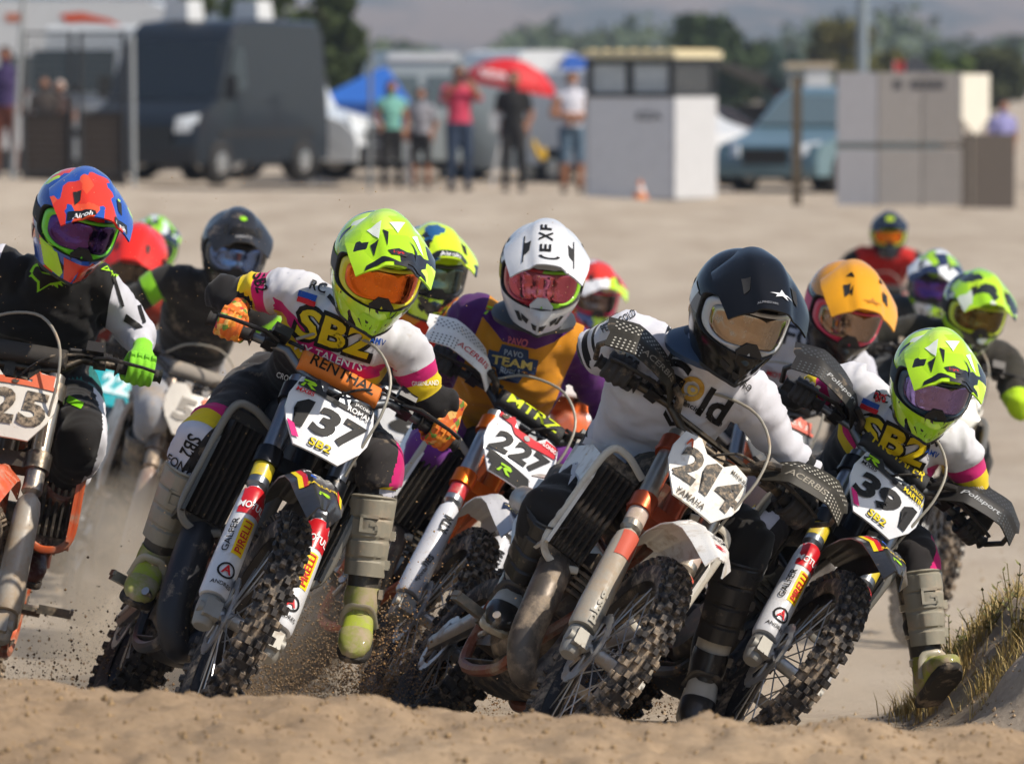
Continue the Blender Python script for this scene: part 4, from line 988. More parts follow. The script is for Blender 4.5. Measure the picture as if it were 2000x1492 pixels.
def sb_plate(n, nm1, nm2):
    def fn(p):
        plate_print('top_band', shape_poly([(-.108, .092), (-.06, .098), (-.03, .062), (.03, .062), (.06, .098), (.108, .092), (.120, .058), (.03, .046), (-.03, .05), (-.122, .060)]), ink('2c2d30'), p)
        plate_print('logo', rlogo(-.082, .071, .019), I_G, p, .0022)
        plate_print('series_lettering', tx('MX85', .015, .05, -.086, .044, 0, .02, .1), I_R if n == '137' else I_B, p, .0022)
        plate_print('name_lettering', join2(tx(nm1, .012, .05, .075, .078, 0, .01), tx(nm2, .018, .075, .072, .056, 0, .02)), I_Y if n == '391' else I_W, p, .0022)
        plate_print('hole', shape_poly(disc2(0, .05, .010, 14)), mat('0c0c0d', .8, 0, 0), p, .0024)
        num(p, n, ink('17181b'), .094, .205, -.022)
        plate_print('foot_lettering', tx('SB2', .024, .066, 0, -.094, 0, .03, .05), I_B, p, .0014)
        plate_print('foot_lettering', tx('SB2', .021, .06, 0, -.0935, 0, .015, .05), I_Y, p, .0024)
        plate_print('corner_stripe', shape_poly([(-.108, -.06), (-.085, -.066), (-.06, -.098), (-.078, -.1)]), I_P, p)
    return fn
sb_c = dict(body='161618', fender='17181b', shroud='151517', frame='30343a', tube='7f858e', guard='cfd0d4', clamp='22252a', plate='cdced2', pipe='20242c', edge='6e6b64', rim='16161a', bar='6d7278')
B137, W137, F137 = make_bike(dict(label='black motocross bike number 137 with white printed fork guards', x=-.852, d=14.70, z=.03, yaw=13.5, lean=28.4, pitch=-4.5, steer=-1.7, s=1.009, dirt=.16, tdirt=.3, c={**sb_c, 'pad': 'd8741c', 'pad_ink': '1a1208'}, pad_text='RENTHAL', plate_fn=sb_plate('137', 'JACOBO', 'ROMAN'), guard_print=sb_guard, fender_print=sb_fender, tube_band='d0b81e'))
B391, W391, F391 = make_bike(dict(label='black motocross bike number 391 with black vented hand guards', x=.545, d=15.05, z=-.07, yaw=17, lean=40, pitch=-3, steer=-3, s=.962, dirt=.2, tdirt=.32, c={**sb_c, 'pad': '1d2126', 'pad_ink': 'd8c020'}, pad_text='PROTAPER', hguard=('17191c', '4a4e52', 'Polisport', 'a9acb0'), plate_fn=sb_plate('391', 'CARLOS', 'MARTIN'), guard_print=sb_guard, fender_print=sb_fender, tube_band='d0b81e'))
lime_shell = pattern_mat([(0, LIME), (.40, 'c8ee48'), (.56, '9ccc10'), (.70, 'dfe6d8'), (.77, LIME), (.85, '17181a')], 17, stretch=(1, 1.6, .75), metric='MANHATTAN', seed=(3.1, .4, 1.2))
lime_peak = pattern_mat([(0, LIME), (.5, 'cdf04e'), (.70, 'a6d814'), (.86, 'e8f0d8'), (.93, '1a1b1d')], 13, stretch=(1, 1.3, 1), metric='MANHATTAN', seed=(1.2, 2.2, .7))
def sb_helmet(lens_m, frame_m, side):
    return dict(shell=lime_shell, peak=lime_peak, frame=frame_m, lens=lens_m, strap=mat(side, .7, 0, .1), novent=1,
        peak_prints=[('peak_edge', shape_poly([(-.085, -.085), (-.03, -.105), (.03, -.105), (.085, -.085), (.08, -.07), (.045, -.062), (0, -.082), (-.045, -.062), (-.08, -.07)]), plast('17181a', .05)),
                     ('peak_mark', shape_many([[(-.03, -.045), (.0, -.035), (.03, -.045), (.02, -.06), (-.02, -.06)]]), plast('1a1b1d', .05)), ('peak_lettering', tx('kyt', .012, .03, 0, -.05, 0, .02), I_R),
                     ('shard', shape_many([[(-.075, .05), (-.04, .07), (-.05, .0)], [(.06, .05), (.075, -.01), (.04, .02)], [(-.02, .06), (.025, .075), (.0, .02)]]), plast('e6ece0', .05)),
                     ('shard', shape_many([[(-.07, -.01), (-.05, -.002), (-.062, -.05)], [(.03, .0), (.055, -.02), (.05, -.055), (.045, -.02)], [(-.04, .03), (-.025, .02), (-.03, -.03)]]), plast('16171a', .05))],
        shell_prints=[('chin_patch', shape_poly([(-.04, -.082), (.04, -.082), (.045, -.10), (.024, -.138), (-.024, -.138), (-.045, -.10)]), plast('a8e020', .05)), ('chin_vent', shape_many([[(-.03, -.10), (-.012, -.106), (-.012, -.128), (-.022, -.122)], [(.03, -.10), (.012, -.106), (.012, -.128), (.022, -.122)]]), mat('1c2a08', .6, 0, 0))],
        side_prints=[('side_star', xf(shape_poly(star(1, 5, .4)), .036, .03, .085, -.085), plast('e0e2de', .05), -1), ('side_lettering', tx('Ogp', .05, .11, .035, -.045, 60, .02), plast('111413', .05), -1), ('side_star', xf(shape_poly(star(1, 5, .4)), .036, .03, .085, -.085), plast('e0e2de', .05), 1)])
def sb_mat(reg, u, lx, fy, ls):
    if reg == 'torso': return 0 if u < .085 else 1 if u < .122 else 2 if u < .16 else 3
    if reg[:3] == 'arm': return 0 if u < .06 else 1 if u < .098 else 2 if u < .145 else 3
    if reg[:3] == 'leg':
        if ls*(-1 if reg == 'legL' else 1) < (-.012 if reg == 'legL' else .012): return 4
        return 4 if u < .27 else 1 if u < .31 else 2 if u < .365 else 5
    return 6
SB_M = [cloth('c6c6cc', .16), cloth('c4186c', .08), cloth('d8bc14', .08), cloth('141316', .06), cloth('232226', .2), cloth('bebec8', .15), mat('1a1a1c', .8)]
SB_CUT = [('torso', .085), ('torso', .122), ('torso', .16)]+[('arm'+q, x) for q in 'LR' for x in (.06, .098, .145)]+[('leg'+q, x) for q in 'LR' for x in (.27, .31, .365)]+[('legL', ('side', .012)), ('legR', ('side', .012))]
glv = (pattern_mat([(0, 'd8681c'), (.35, 'e08c28'), (.6, 'b8283c'), (.75, '6a8a30'), (.88, 'e0b060')], 55, .6, .1, coat=0, warp=.05), mat('d87820', .5, 0, .15))
bt_l = make_boots(plast('34322e', .36, .6), plast('8c8778', .34, .6), plast('98a524', .48, .7), mat('1a1a1b', .8, 0, .3), plast('a09a88', .4), logo=plast('8c8778', .4, .6), toe=plast('868c36', .55, .8))
def sb_prints(cx, cy, a, k, d=0.):
    c, s = math.cos(R(a)), math.sin(R(a))
    q = lambda x, y: (cx+(x*c+y*s*-1)*740*k, cy+(x*s+y*c)*740*k)
    A = lambda nm, t, h, w, x, y, m, bold=.012, sh=0., r=0: txt(nm, t, h*k, w*k, *q(x, y), d, a+r, m, bold, sh)
    return [A('chest_lettering', 'SB2', .104, .232, 0, 0, I_B, .075), A('chest_lettering', 'SB2', .080, .205, 0, 0, ink('d2b812'), .03),
            A('chest_lettering', 'MX TALENTS', .022, .19, .005, .066, I_W, .012), A('chest_lettering', 'CROSSTEAM', .016, .09, -.07, .16, I_W, .005),
            rect('chest_patch', .052*k, .016*k, *q(-.10, -.07), d, a, I_BL), rect('chest_patch', .052*k, .014*k, *q(-.098, -.055), d, a, I_R), A('chest_lettering', 'RC', .026, .045, -.08, -.10, I_B, .02),
            A('chest_lettering', 'M', .02, .024, .11, -.045, I_B), A('chest_lettering', 'AMV', .018, .045, .115, -.015, I_BL, .02), rect('collar_mark', .06*k, .012*k, *q(-.02, -.075), d, a+25, I_B)]
def shoulder_prints(d): return []
g = grips_of(F137)
RD137 = make_rider(dict(label='racer 137 in white, pink and yellow team jersey, lime helmet, orange lens', d=15.1, k=.95, grips=g, z0=0,
    head=(738, 515, .02), neck=(700, 610, .16), chest=(655, 670, .27), pelvis=(585, 790, .5), shL=(572, 572, .25), elL=(432, 572, .34), shR=(790, 676, .22), elR=(842, 790, .27),
    knL=(388, 868, .2), anL=(300, 1098, .28), toeL=(270, 1150, .04), knR=(738, 905, .25), anR=(706, 1178, .22), toeR=(688, 1262, .02), hipv=V((.10, 0, -.05)),
    hrot=(14, 20, 11), hk=1.0, mats=SB_M, matfn=sb_mat, cuts=SB_CUT, hem=(.385, 3, 4), glove=glv, boot=bt_l, bk=1.0,
    helmet=sb_helmet(lens('e0782a'), plast('d8d018', .1), '55585a'), prints=sb_prints(650, 655, 18, 1.0)+[txt('leg_lettering', 'FONT', .026, .075, 352, 905, .2, 28, I_B), txt('leg_lettering', 'GRUP', .026, .075, 340, 938, .2, 28, I_B), txt('leg_lettering', 'SB2', .04, .06, 375, 868, .2, 118, I_B, .02), txt('sleeve_lettering', 'SB2', .035, .05, 508, 553, .2, 75, I_B, .02), txt('sleeve_lettering', 'GREENLAND', .013, .07, 830, 748, .2, 0, I_W)]))
g = grips_of(F391)
RD391 = make_rider(dict(label='racer 391 in stained white team jersey, lime helmet, mirrored purple lens', d=15.45, k=.9, grips=g, z0=-.08,
    head=(1822, 735, .02), neck=(1778, 830, .16), chest=(1735, 868, .27), pelvis=(1640, 985, .5), shL=(1672, 752, .25), elL=(1548, 772, .34), shR=(1868, 868, .22), elR=(1912, 975, .27),
    knL=(1492, 1040, .15), anL=(1440, 1240, .36), toeL=(1420, 1280, .12), knR=(1788, 1085, .25), anR=(1812, 1312, .2), toeR=(1846, 1268, .06), hipv=V((.10, 0, -.05)),
    hrot=(10, 22, 12), hk=.93, mats=SB_M, matfn=sb_mat, cuts=SB_CUT, hem=(.385, 3, 4), glove=(mat('232427', .7), mat('1b1c1e', .6)), boot=bt_l, bk=.95,
    helmet=sb_helmet(lens('8c78a8'), plast('1c3a4c', .1), '1d3340'), prints=sb_prints(1752, 868, 24, .93)+[txt('chest_lettering', 'ars', .024, .03, 1722, 780, .1, 10, I_R), txt('leg_lettering', 'FONT', .024, .07, 1462, 1030, .2, 35, I_B), txt('leg_lettering', 'GRUP', .024, .07, 1452, 1058, .2, 35, I_B), txt('sleeve_lettering', 'SB2', .032, .045, 1627, 735, .2, 80, I_B, .02), txt('sleeve_lettering', 'GREENLAND', .012, .06, 1900, 955, .2, -3, I_W)]))
# ---------------------------------------------------------------- 214, 227, 25
def guard_marks(items):
    def fn(gd, gm_, sd):
        bv = bvh_of(gm_); x = sd*.095
        for kind, t, h, w_, z, rot, c_ in items:
            sh = tx(t, h, w_, x, z, rot, .02) if kind == 't' else shape_poly([(x-w_/2, z-h/2), (x+w_/2, z-h/2), (x+w_/2, z+h/2), (x-w_/2, z+h/2)])
            decal('guard_lettering' if kind == 't' else 'guard_band', sh, bv, (0, 0, 0), (1, 0, 0), (0, 0, 1), (0, 1, 0), ink(c_), gd, .0026 if kind == 't' else .0012, .008)
    return fn
def plate214(p):
    m = mat('343433', .7, 0, .42, .3, 90, dscale=70)
    num(p, '214', m, .12, .205, -.008, 0, .15, .03)
    plate_print('ribbon_mark', xf(shape_many([[(-.3, 1), (.3, 1), (.9, -1), (.5, -1)], [(.3, 1), (-.3, 1), (-.9, -1), (-.5, -1)]]), .012, .014, -.085, .06), ink('c85a38'), p, .002)
    plate_print('name_lettering', tx('MANUEL', .014, .06, .085, .066, 0, .02), m, p); plate_print('foot_lettering', tx('YAMAHA', .018, .09, -.02, -.10, 0, .02, .2), m, p)
def fend214(fe, fm_):
    bv = bvh_of(fm_); o = (0, 0, .7); X, Y, D = (1, 0, 0), (0, 1, 0), (0, 0, -1)
    decal('fender_lettering', tx('Petro', .016, .05, .02, -.20, 0, .01), bv, o, X, Y, D, I_B, fe, .0014, .01)
    decal('fender_lettering', tx('Gold', .026, .07, .01, -.235, 0, .03), bv, o, X, Y, D, I_B, fe, .0014, .01)
    decal('fender_mark', xf(shape_many([[(-1, .3), (0, .6), (1, .3), (0, .1)], [(-1, -.3), (0, 0), (1, -.3), (0, -.5)]]), .022, None, 0, -.31), bv, o, X, Y, D, I_R, fe, .0014, .01)
B214, W214, F214 = make_bike(dict(label='mud-spattered white motocross bike number 214 with black vented guards', x=.059, d=14.55, z=-.01, yaw=17.3, lean=38, pitch=-4, steer=-1.1, s=.979, dirt=.36, tdirt=.36, gdirt=.42, pdirt=.3, hdirt=.2,
    c=dict(body='d8d4cc', fender='dedcd8', shroud='d8d4cc', frame='8a4a30', tube='9a958c', guard='9c978c', clamp='a84a2c', plate='d6d5d0', pipe='57504a', edge='c8c2b4', rim='1a1a1e', bar='4a4238', pad='2a2826', pad_ink='5a5a58', engine='5a5046'),
    hguard=('25241f', 'b9b5aa', 'ACERBIS', '8a8478'), nopad=1, plate_fn=plate214, fender_print=fend214, guard_print=guard_marks([('t', 'pl.sg', .03, .11, .10, 90, 'a8a49a'), ('b', '', .09, .05, .33, 0, 'c05a48')]), tube_band='b8a49a'))
def m214(reg, u, lx, fy, ls):
    if reg == 'torso': return 0
    if reg == 'armL': return 1 if (.085 < u < .095 or .115 < u < .135 or .15 < u < .172 or .19 < u < .205) else 0
    if reg == 'armR': return 1 if (.255 < u < .28 or .30 < u < .33) else 0
    if reg[:3] == 'leg': return 3 if (u > .47) else 2
    return 4
bt_w = make_boots(plast('c4c0b6', .3, .5), plast('19191b', .2, .5), plast('b8b4aa', .3, .5), plast('b8ae98', .35), plast('2a2a2c', .25), toe=plast('1b1b1d', .2))
g = grips_of(F214)
RD214 = make_rider(dict(label='racer 214 in white jersey with gold-ring lettering and black helmet', d=15.0, k=1.06, grips=g,
    head=(1447, 598, .0), neck=(1368, 712, .18), chest=(1312, 762, .28), pelvis=(1232, 925, .52), hipL=(1195, 950, .42), shL=(1238, 660, .26), elL=(1148, 690, .36), shR=(1462, 775, .22), elR=(1540, 890, .30),
    knL=(1076, 1000, .12), anL=(1008, 1150, .28), toeL=(980, 1200, .05), knR=(1455, 1060, .35), anR=(1382, 1300, .38), toeR=(1362, 1395, .22), hipv=V((.10, 0, -.06)),
    hrot=(17, 19, 14), hk=1.08, mats=[cloth('c8c8d0', .06), cloth('17171b', .05), cloth('131315', .1), cloth('c9c9cc', .2), mat('1a1a1c', .8)], matfn=m214,
    cuts=[('armL', x) for x in (.085, .095, .115, .135, .15, .172, .19, .205)]+[('armR', x) for x in (.255, .28, .30, .33)], hem=(.40, 0, 2), brace_k=.95, brace_t=.34, glove=(mat('232326', .7, 0, .2), mat('1b1c1e', .6)), boot=bt_w, bk=1.04,
    brace=mat('1c3450', .5, 0, .1),
    helmet=dict(shell=mat('08090b', .14, 0, .04, 0, spec=.4, var=.03), peak=mat('07080a', .14, 0, .04, 0, spec=.4, var=.03), frame=plast('b9bcc0', .1), lens=lens('a89888'), strap=mat('8a8a8c', .7, 0, .1),
        peak_prints=[('peak_star', xf(shape_many([[(-1, -.1), (-.2, .1), (0, .6), (.25, .1), (1, .05), (.3, -.1), (.5, -.5), (.0, -.2), (-.6, -.5), (-.4, -.15)]]), .032, .026, .02, -.04), plast('d8dade', .02)), ('peak_lettering', join2(tx('ALPINESTARS', .006, .05, -.02, -.075, 0, .01)), ink('7a7d84'))],
        side_prints=[('side_patch', shape_poly([(-.02, .02), (.03, .03), (.045, -.015), (.01, -.03)]), plast('c8ccd0', .05), -1), ('side_dot', shape_poly(disc2(.06, -.06, .008)), ink('d88a2a'), -1)]),
    prints=[txt('chest_lettering', 'P', .055, .035, 1322, 696, .1, 22, I_B, .03), txt('chest_lettering', 'G', .090, .075, 1316, 733, .1, 28, I_B, .04), txt('chest_lettering', 'ld', .085, .075, 1398, 796, .1, 30, I_B, .03),
            ('ring_mark', xf(ringp(.62, 1), .034), 1352, 760, .1, 25, ink('b8903a')), ('ring_mark', xf(ringp(.2, .45), .034), 1354, 762, .1, 25, ink('c8a850')),
            txt('chest_lettering', 'PetroGold Racing Team', .021, .235, 1338, 788, .1, 31, I_B, .012), txt('chest_lettering', 'fexmo', .014, .045, 1328, 628, .1, 18, I_B, .01), txt('chest_lettering', 'MV', .016, .03, 1314, 650, .1, 18, I_B, .02), txt('sleeve_lettering', 'PRO', .018, .03, 1458, 757, .1, 25, I_B, .01),
            ('chest_mark', shape_many([[(-.03, .01), (0, -.012), (.03, .01), (.03, -.004), (0, -.026), (-.03, -.004)]]), 1318, 818, .1, 25, I_B),
            txt('sleeve_lettering', 'PETROGOLD', .018, .10, 1210, 632, .1, -28, I_B, .01),
            ('knee_star', xf(shape_many([[(0, 1), (.45, .1), (.3, .1), (.5, -1), (0, -.4), (-.5, -1), (-.3, .1), (-.45, .1)]]), .034, .045), 1128, 920, .1, 12, ink('c8c8cc')),
            ('knee_patch', shape_poly([(-.05, .015), (.03, .03), (.055, -.005), (.02, .008), (-.03, -.002)]), 1160, 890, .1, 25, ink('d4d4d8'))]))
def plate227(p):
    plate_print('top_band', shape_poly([(-.108, .092), (-.06, .098), (-.03, .062), (.03, .062), (.06, .098), (.108, .092), (.119, .05), (.02, .03), (-.04, .04), (-.06, .066), (-.104, .075)]), ink('c21c2c'), p)
    plate_print('foot_band', shape_poly([(-.112, -.05), (-.04, -.062), (.06, -.075), (.075, -.105), (.066, -.118), (-.066, -.118), (-.108, -.06)]), ink('1c1d20'), p)
    plate_print('logo', rlogo(-.02, -.092, .021), I_G, p, .0026); plate_print('name_lettering', tx('ALONSO', .015, .06, .075, .07, 0, .02), I_W, p, .0026)
    plate_print('badge', shape_poly(disc2(-.088, .085, .013, 8)), ink('4a4638'), p, .0026); plate_print('hole', shape_poly(disc2(0, .048, .010, 14)), mat('a8a8a6', .7, 0, .2), p, .0026)
    num(p, '227', ink('17181c'), .082, .195, -.008)
def fend227(fe, fm_):
    bv = bvh_of(fm_); o = (0, 0, .7); X, Y, D = (1, 0, 0), (0, 1, 0), (0, 0, -1)
    decal('badge', shape_poly([(-.04, -.2), (.04, -.2), (.045, -.25), (.0, -.31), (-.045, -.25)]), bv, o, X, Y, D, ink('20304c'), fe, .0012, .01)
    decal('badge_lettering', join2(tx('PAVO', .012, .045, 0, -.212, 0, .02), tx('TEAM', .018, .075, 0, -.236, 0, .03), tx('RUEDA', .012, .05, 0, -.262, 0, .02)), bv, o, X, Y, D, ink('d8c890'), fe, .0026, .01)
    decal('fender_logo', rlogo(0, -.17, .014), bv, o, X, Y, D, I_B, fe, .0014, .01)
B227, W227, F227 = make_bike(dict(label='white motocross bike number 227 with orange clamps and white vented guards', x=-.41, d=16.33, z=-.085, yaw=15, lean=35, pitch=-2, steer=-3, s=.965, dirt=.16, tdirt=.42,
    c=dict(body='e0e0e2', fender='d2d2d6', shroud='dcdcde', frame='c85a18', tube='a8aaae', guard='cdcfd6', clamp='d8681c', plate='d2d3d8', pipe='4a4440', edge='b8b4aa', rim='18181c', bar='3a3d42', pad='17181a', pad_ink='c8d818'), pad_text='MTRZ',
    hguard=('e4e2de', '4a4440', 'ACERBIS', 'c02030'), plate_fn=plate227, fender_print=fend227, guard_print=guard_marks([('t', 'eporte', .014, .06, .10, 78, '3a3c40'), ('t', 'nes', .02, .045, .155, 78, '3a3c40'), ('t', 'KTM', .03, .06, .30, 90, '2a2c30')]), tube_band='c03038'))
def m227(reg, u, lx, fy, ls):
    if reg == 'torso' or reg[:3] == 'arm': return 0 if abs(lx) < .148 else 1
    if reg[:3] == 'leg': return 2
    return 3
g = grips_of(F227)
RD227 = make_rider(dict(label='racer 227 in mustard vest over purple sleeves and white helmet', d=16.75, k=1.0, grips=g, z0=-.08,
    head=(1060, 528, .0), neck=(1035, 648, .16), chest=(1005, 712, .24), pelvis=(945, 850, .45), shL=(925, 618, .24), elL=(872, 725, .38), shR=(1120, 672, .22), elR=(1178, 800, .30),
    knL=(838, 885, .15), anL=(800, 1060, .36), toeL=(780, 1100, .1), knR=(1130, 930, .3), anR=(1110, 1110, .3), toeR=(1100, 1150, .1),
    hrot=(3, 17, 7), hk=1.03, mats=[cloth('c48010', .1), cloth('4d1a5e', .06), cloth('6e2d86', .08), mat('2a2c30', .8)], matfn=m227, cuts=[('lat', -.148), ('lat', .148)], hem=(.37, 0, 2), brace_t=.35, glove=(mat('2c2d30', .7), mat('1b1c1e', .6)), boot=bt_w, bk=.98,
    brace=mat('24272c', .5, 0, .08),
    helmet=dict(shell=plast('cfd1d4', .08, .2), peak=plast('d2d3d6', .06, .2), frame=pattern_mat([(0, 'b81c30'), (.5, '8fd018')], 3.2, .35, seed=(.3, .1, .8)), lens=lens('c06878'), strap=mat('b8a81c', .7, 0, .1), nose=plast('d8dadc', .1),
        peak_prints=[('peak_lettering', tx('E', .032, .03, -.012, -.03, 90, .03), I_B), ('peak_lettering', tx('X', .04, .04, -.012, .02, 90, .02), I_B), ('peak_lettering', tx('F', .032, .03, -.012, .065, 90, .03), I_B), ('peak_mark', xf(ringp(.7, 1, 16, 180, 360), .03, .016, .0, -.06), I_B),
                     ('peak_stripe', shape_many([[(.068, .05), (.071, .05), (.074, -.06), (.071, -.06)], [(-.068, .05), (-.071, .05), (-.074, -.06), (-.071, -.06)]]), I_B)],
        shell_prints=[('chin_mark', shape_many([[(-.07, -.09), (-.06, -.085), (-.045, -.115), (-.055, -.118)], [(.07, -.09), (.06, -.085), (.045, -.115), (.055, -.118)]]), I_B)],
        side_prints=[('side_lettering', tx('F', .05, .04, .0, .055, 20, .02), I_B, -1), ('side_lettering', tx('A', .04, .03, .045, .04, 10, .02), I_B, -1), ('side_lettering', tx('A', .04, .03, .045, .04, 10, .02), I_B, 1), ('side_lettering', tx('Z', .05, .04, -.02, .06, 20, .02), I_B, 1)]),
    prints=[('collar_patch', shape_poly([(-.15, .05), (.15, .05), (.10, .0), (.05, -.03), (-.05, -.03), (-.10, .01)]), 1018, 655, .1, 12, cloth('4d1a5e', .06)), txt('chest_lettering', 'PAVO', .024, .058, 1012, 668, .05, 8, ink('d06a80'), .03),
            ('badge', shape_poly([(-.04, .05), (.04, .05), (.045, .025), (.075, .025), (.075, -.02), (.045, -.022), (.03, -.055), (-.03, -.055), (-.045, -.022), (-.075, -.02), (-.075, .025), (-.045, .025)]), 1000, 710, .1, 12, ink('2c3c5c')),
            txt('chest_lettering', 'PAVO', .018, .055, 1004, 692, .05, 10, ink('9aa6b4'), .02), txt('chest_lettering', 'TEAM', .026, .12, 1000, 710, .05, 10, ink('c8b060'), .03), txt('chest_lettering', 'RUEDA', .018, .06, 997, 727, .05, 10, ink('9aa6b4'), .02), ('chest_patch', rlogo(0, 0, .02), 962, 610, .1, 15, I_G)]))
def plate25(p):
    plate_print('top_band', shape_poly([(-.108, .092), (-.06, .098), (-.03, .062), (.03, .062), (.06, .098), (.108, .092), (.121, .045), (-.122, .045)]), mat('cc5a30', .6, 0, .25), p)
    plate_print('hole', shape_poly(disc2(0, .055, .010, 14)), mat('3a3026', .7, 0, .2), p, .0026)
    num(p, '25', mat('2a2622', .8, 0, .5, 0, dscale=50), .11, .16, -.025, .02, .05)
B25, W25, F25 = make_bike(dict(label='muddy orange motocross bike number 25 at the fenced side of the track', x=-1.545, d=15.45, z=-.05, yaw=2, lean=11, pitch=-2, steer=-4, s=1.0, dirt=.38, tdirt=.5, gdirt=.55,
    c=dict(body='d05018', fender='d4521a', shroud='d8591e', frame='b84a1a', tube='9a938a', guard='a8a298', clamp='6a6258', plate='d4cec4', pipe='5a5048', edge='c8582a', rim='18181c', bar='3a3630', pad='24211e', pad_ink='888888'), plate_fn=plate25))
def m25(reg, u, lx, fy, ls):
    if reg == 'torso' or reg[:3] == 'arm': return 0 if abs(lx) < .165 else (1 if u < .36 or reg == 'torso' else 0)
    if reg[:3] == 'leg':
        return 2 if u < .2 else (3 if ls > .045 and reg == 'legR' else 4)
    return 5
air_shell = pattern_mat([(0, '1c4ea8'), (.34, 'd8341c'), (.58, '1c4ea8'), (.70, 'b8e020'), (.84, '10305c'), (.93, 'e0502a')], 13, stretch=(1.4, 1, 1), metric='CHEBYCHEV', seed=(2, 1, .3))
g = grips_of(F25)
fox = shape_many([[(-1.0, .55), (-.75, .75), (-.45, .35), (.35, .3), (.9, .1), (1.0, -.15), (.7, -.05), (.85, -.3), (.55, -.2), (.6, -.45), (.3, -.3), (.1, -.35), (-.55, -.95), (-.6, -.35), (-1.0, -.1), (-1.15, -.15), (-1.0, .1), (-1.15, .15)]])
fox2 = shape_many([[(-.85, .5), (-.7, .58), (-.42, .25), (.35, .2), (.75, .05), (.45, -.1), (.1, -.22), (-.45, -.75), (-.48, -.25), (-.85, 0), (-.95, .1)]])
RD25 = make_rider(dict(label='racer 25 in black and white jersey with lime fox-head emblem and green glove', d=15.85, k=1.02, grips=g, z0=-.08,
    head=(150, 425, .0), neck=(110, 535, .16), chest=(85, 600, .24), pelvis=(68, 745, .48), shL=(-30, 525, .24), elL=(-85, 640, .36), shR=(192, 562, .2), elR=(268, 650, .26),
    knL=(-70, 870, .1), anL=(-75, 1080, .34), toeL=(-80, 1120, .1), knR=(160, 858, .02), anR=(72, 1062, .30), toeR=(62, 1112, .06),
    hrot=(20, 17, 14), hk=.98, mats=[cloth('101012', .06), cloth('c0c0c8', .1), cloth('0f6a66', .1), cloth('d8d8de', .1), cloth('121214', .12), mat('1a1a1c', .8)], matfn=m25, cuts=[('lat', -.165), ('lat', .165), ('armR', .36), ('legR', .2), ('legR', ('side', .045))], hem=(.36, 0, 2), glove=(cloth('7cc82a', .08), cloth('70ba24', .1)), boot=make_boots(plast('4a1c16', .4, .6), plast('602a20', .4, .6), plast('6a3028', .4, .6), mat('2a2422', .8, 0, .4), plast('8a5a50', .4)), bk=1.0,
    helmet=dict(shell=air_shell, peak=air_shell, frame=plast('6ad020', .06), lens=lens('5a3a78'), strap=mat('1a1a1c', .7, 0, .1),
        peak_prints=[('peak_patch', shape_many([[(-.088, -.05), (-.02, -.075), (-.015, -.1), (-.06, -.095), (-.09, -.075)], [(.088, -.05), (.04, -.07), (.035, -.1), (.06, -.095), (.09, -.075)]]), plast('111214', .05)), ('peak_lettering', join2(tx('Airoh', .016, .05, -.052, -.078, -14, .02), tx('Airoh', .015, .042, .062, -.078, 14, .02)), I_W)],
        shell_prints=[('chin_patch', shape_poly([(-.045, -.07), (.03, -.075), (.03, -.135), (-.02, -.14)]), plast('d8341c', .06)), ('side_panel', shape_poly([(-.10, -.02), (-.085, -.03), (-.03, -.12), (-.03, -.14), (-.07, -.13), (-.105, -.06)]), plast(LIME, .06))],
        side_prints=[('side_panel', shape_many([[(-.02, -.05), (.02, -.05), (.05, -.10), (.02, -.10)], [(.06, -.09), (.09, -.09), (.11, -.13), (.085, -.13)]]), plast('1a1a1a', .05), -1)]),
    prints=[('fox_emblem', xf(fox, .050, .048), 93, 545, .05, 10, ink('8ed21e')), ('fox_emblem', xf(fox2, .050, .048), 93, 545, .02, 10, ink('0e0e10')),
            ('fox_emblem', xf(fox, .026, .03), 214, 528, .05, 60, ink('9fd81e')), ('fox_emblem', xf(fox2, .026, .03), 214, 528, .02, 60, ink('1c1c20')),
            ('sleeve_stripe', shape_many([[(-.004, .08), (.004, .08), (.012, -.02), (.004, -.02)], [(.035, .07), (.045, .07), (.058, -.08), (.05, -.08)], [(.0, -.06), (.03, -.09), (.05, -.09), (.012, -.04)]]), 226, 590, .05, -12, ink('141416')), rect('knee_patch', .05, .016, 148, 785, .1, 20, ink('7cc81e'))]))
# ---------------------------------------------------------------- riders further back
def auto_pose(W, hp, d):
    L = dict(pelvis=(0, .86, 1.06), chest=(0, .64, 1.36), neck=(0, .54, 1.47), head=(0, .45, 1.62), shL=(-.17, .56, 1.41), shR=(.17, .56, 1.41), elL=(-.37, .56, 1.2), elR=(.37, .56, 1.2), knL=(-.21, .50, .76), knR=(.21, .50, .76), anL=(-.20, .74, .42), anR=(.20, .74, .42))
    wt = dict(pelvis=.25, chest=.75, neck=.92, head=1, shL=.8, shR=.8, elL=.45, elR=.45, knL=.1, knR=.1)
    J = {k: W @ V(v) for k, v in L.items()}; dl = P(hp[0], hp[1], d)-J['head']
    for k in J: J[k] = J[k]+dl*wt.get(k, 0)
    return J, W @ V((-.2, .54, .37)), W @ V((.2, .54, .37))
def plain_plate(n, c, bits=()):
    def fn(p):
        if n: num(p, n, ink(c), .10, .17, -.015)
        for nm, sh, mm in bits: plate_print(nm, sh, mm, p, .002)
    return fn
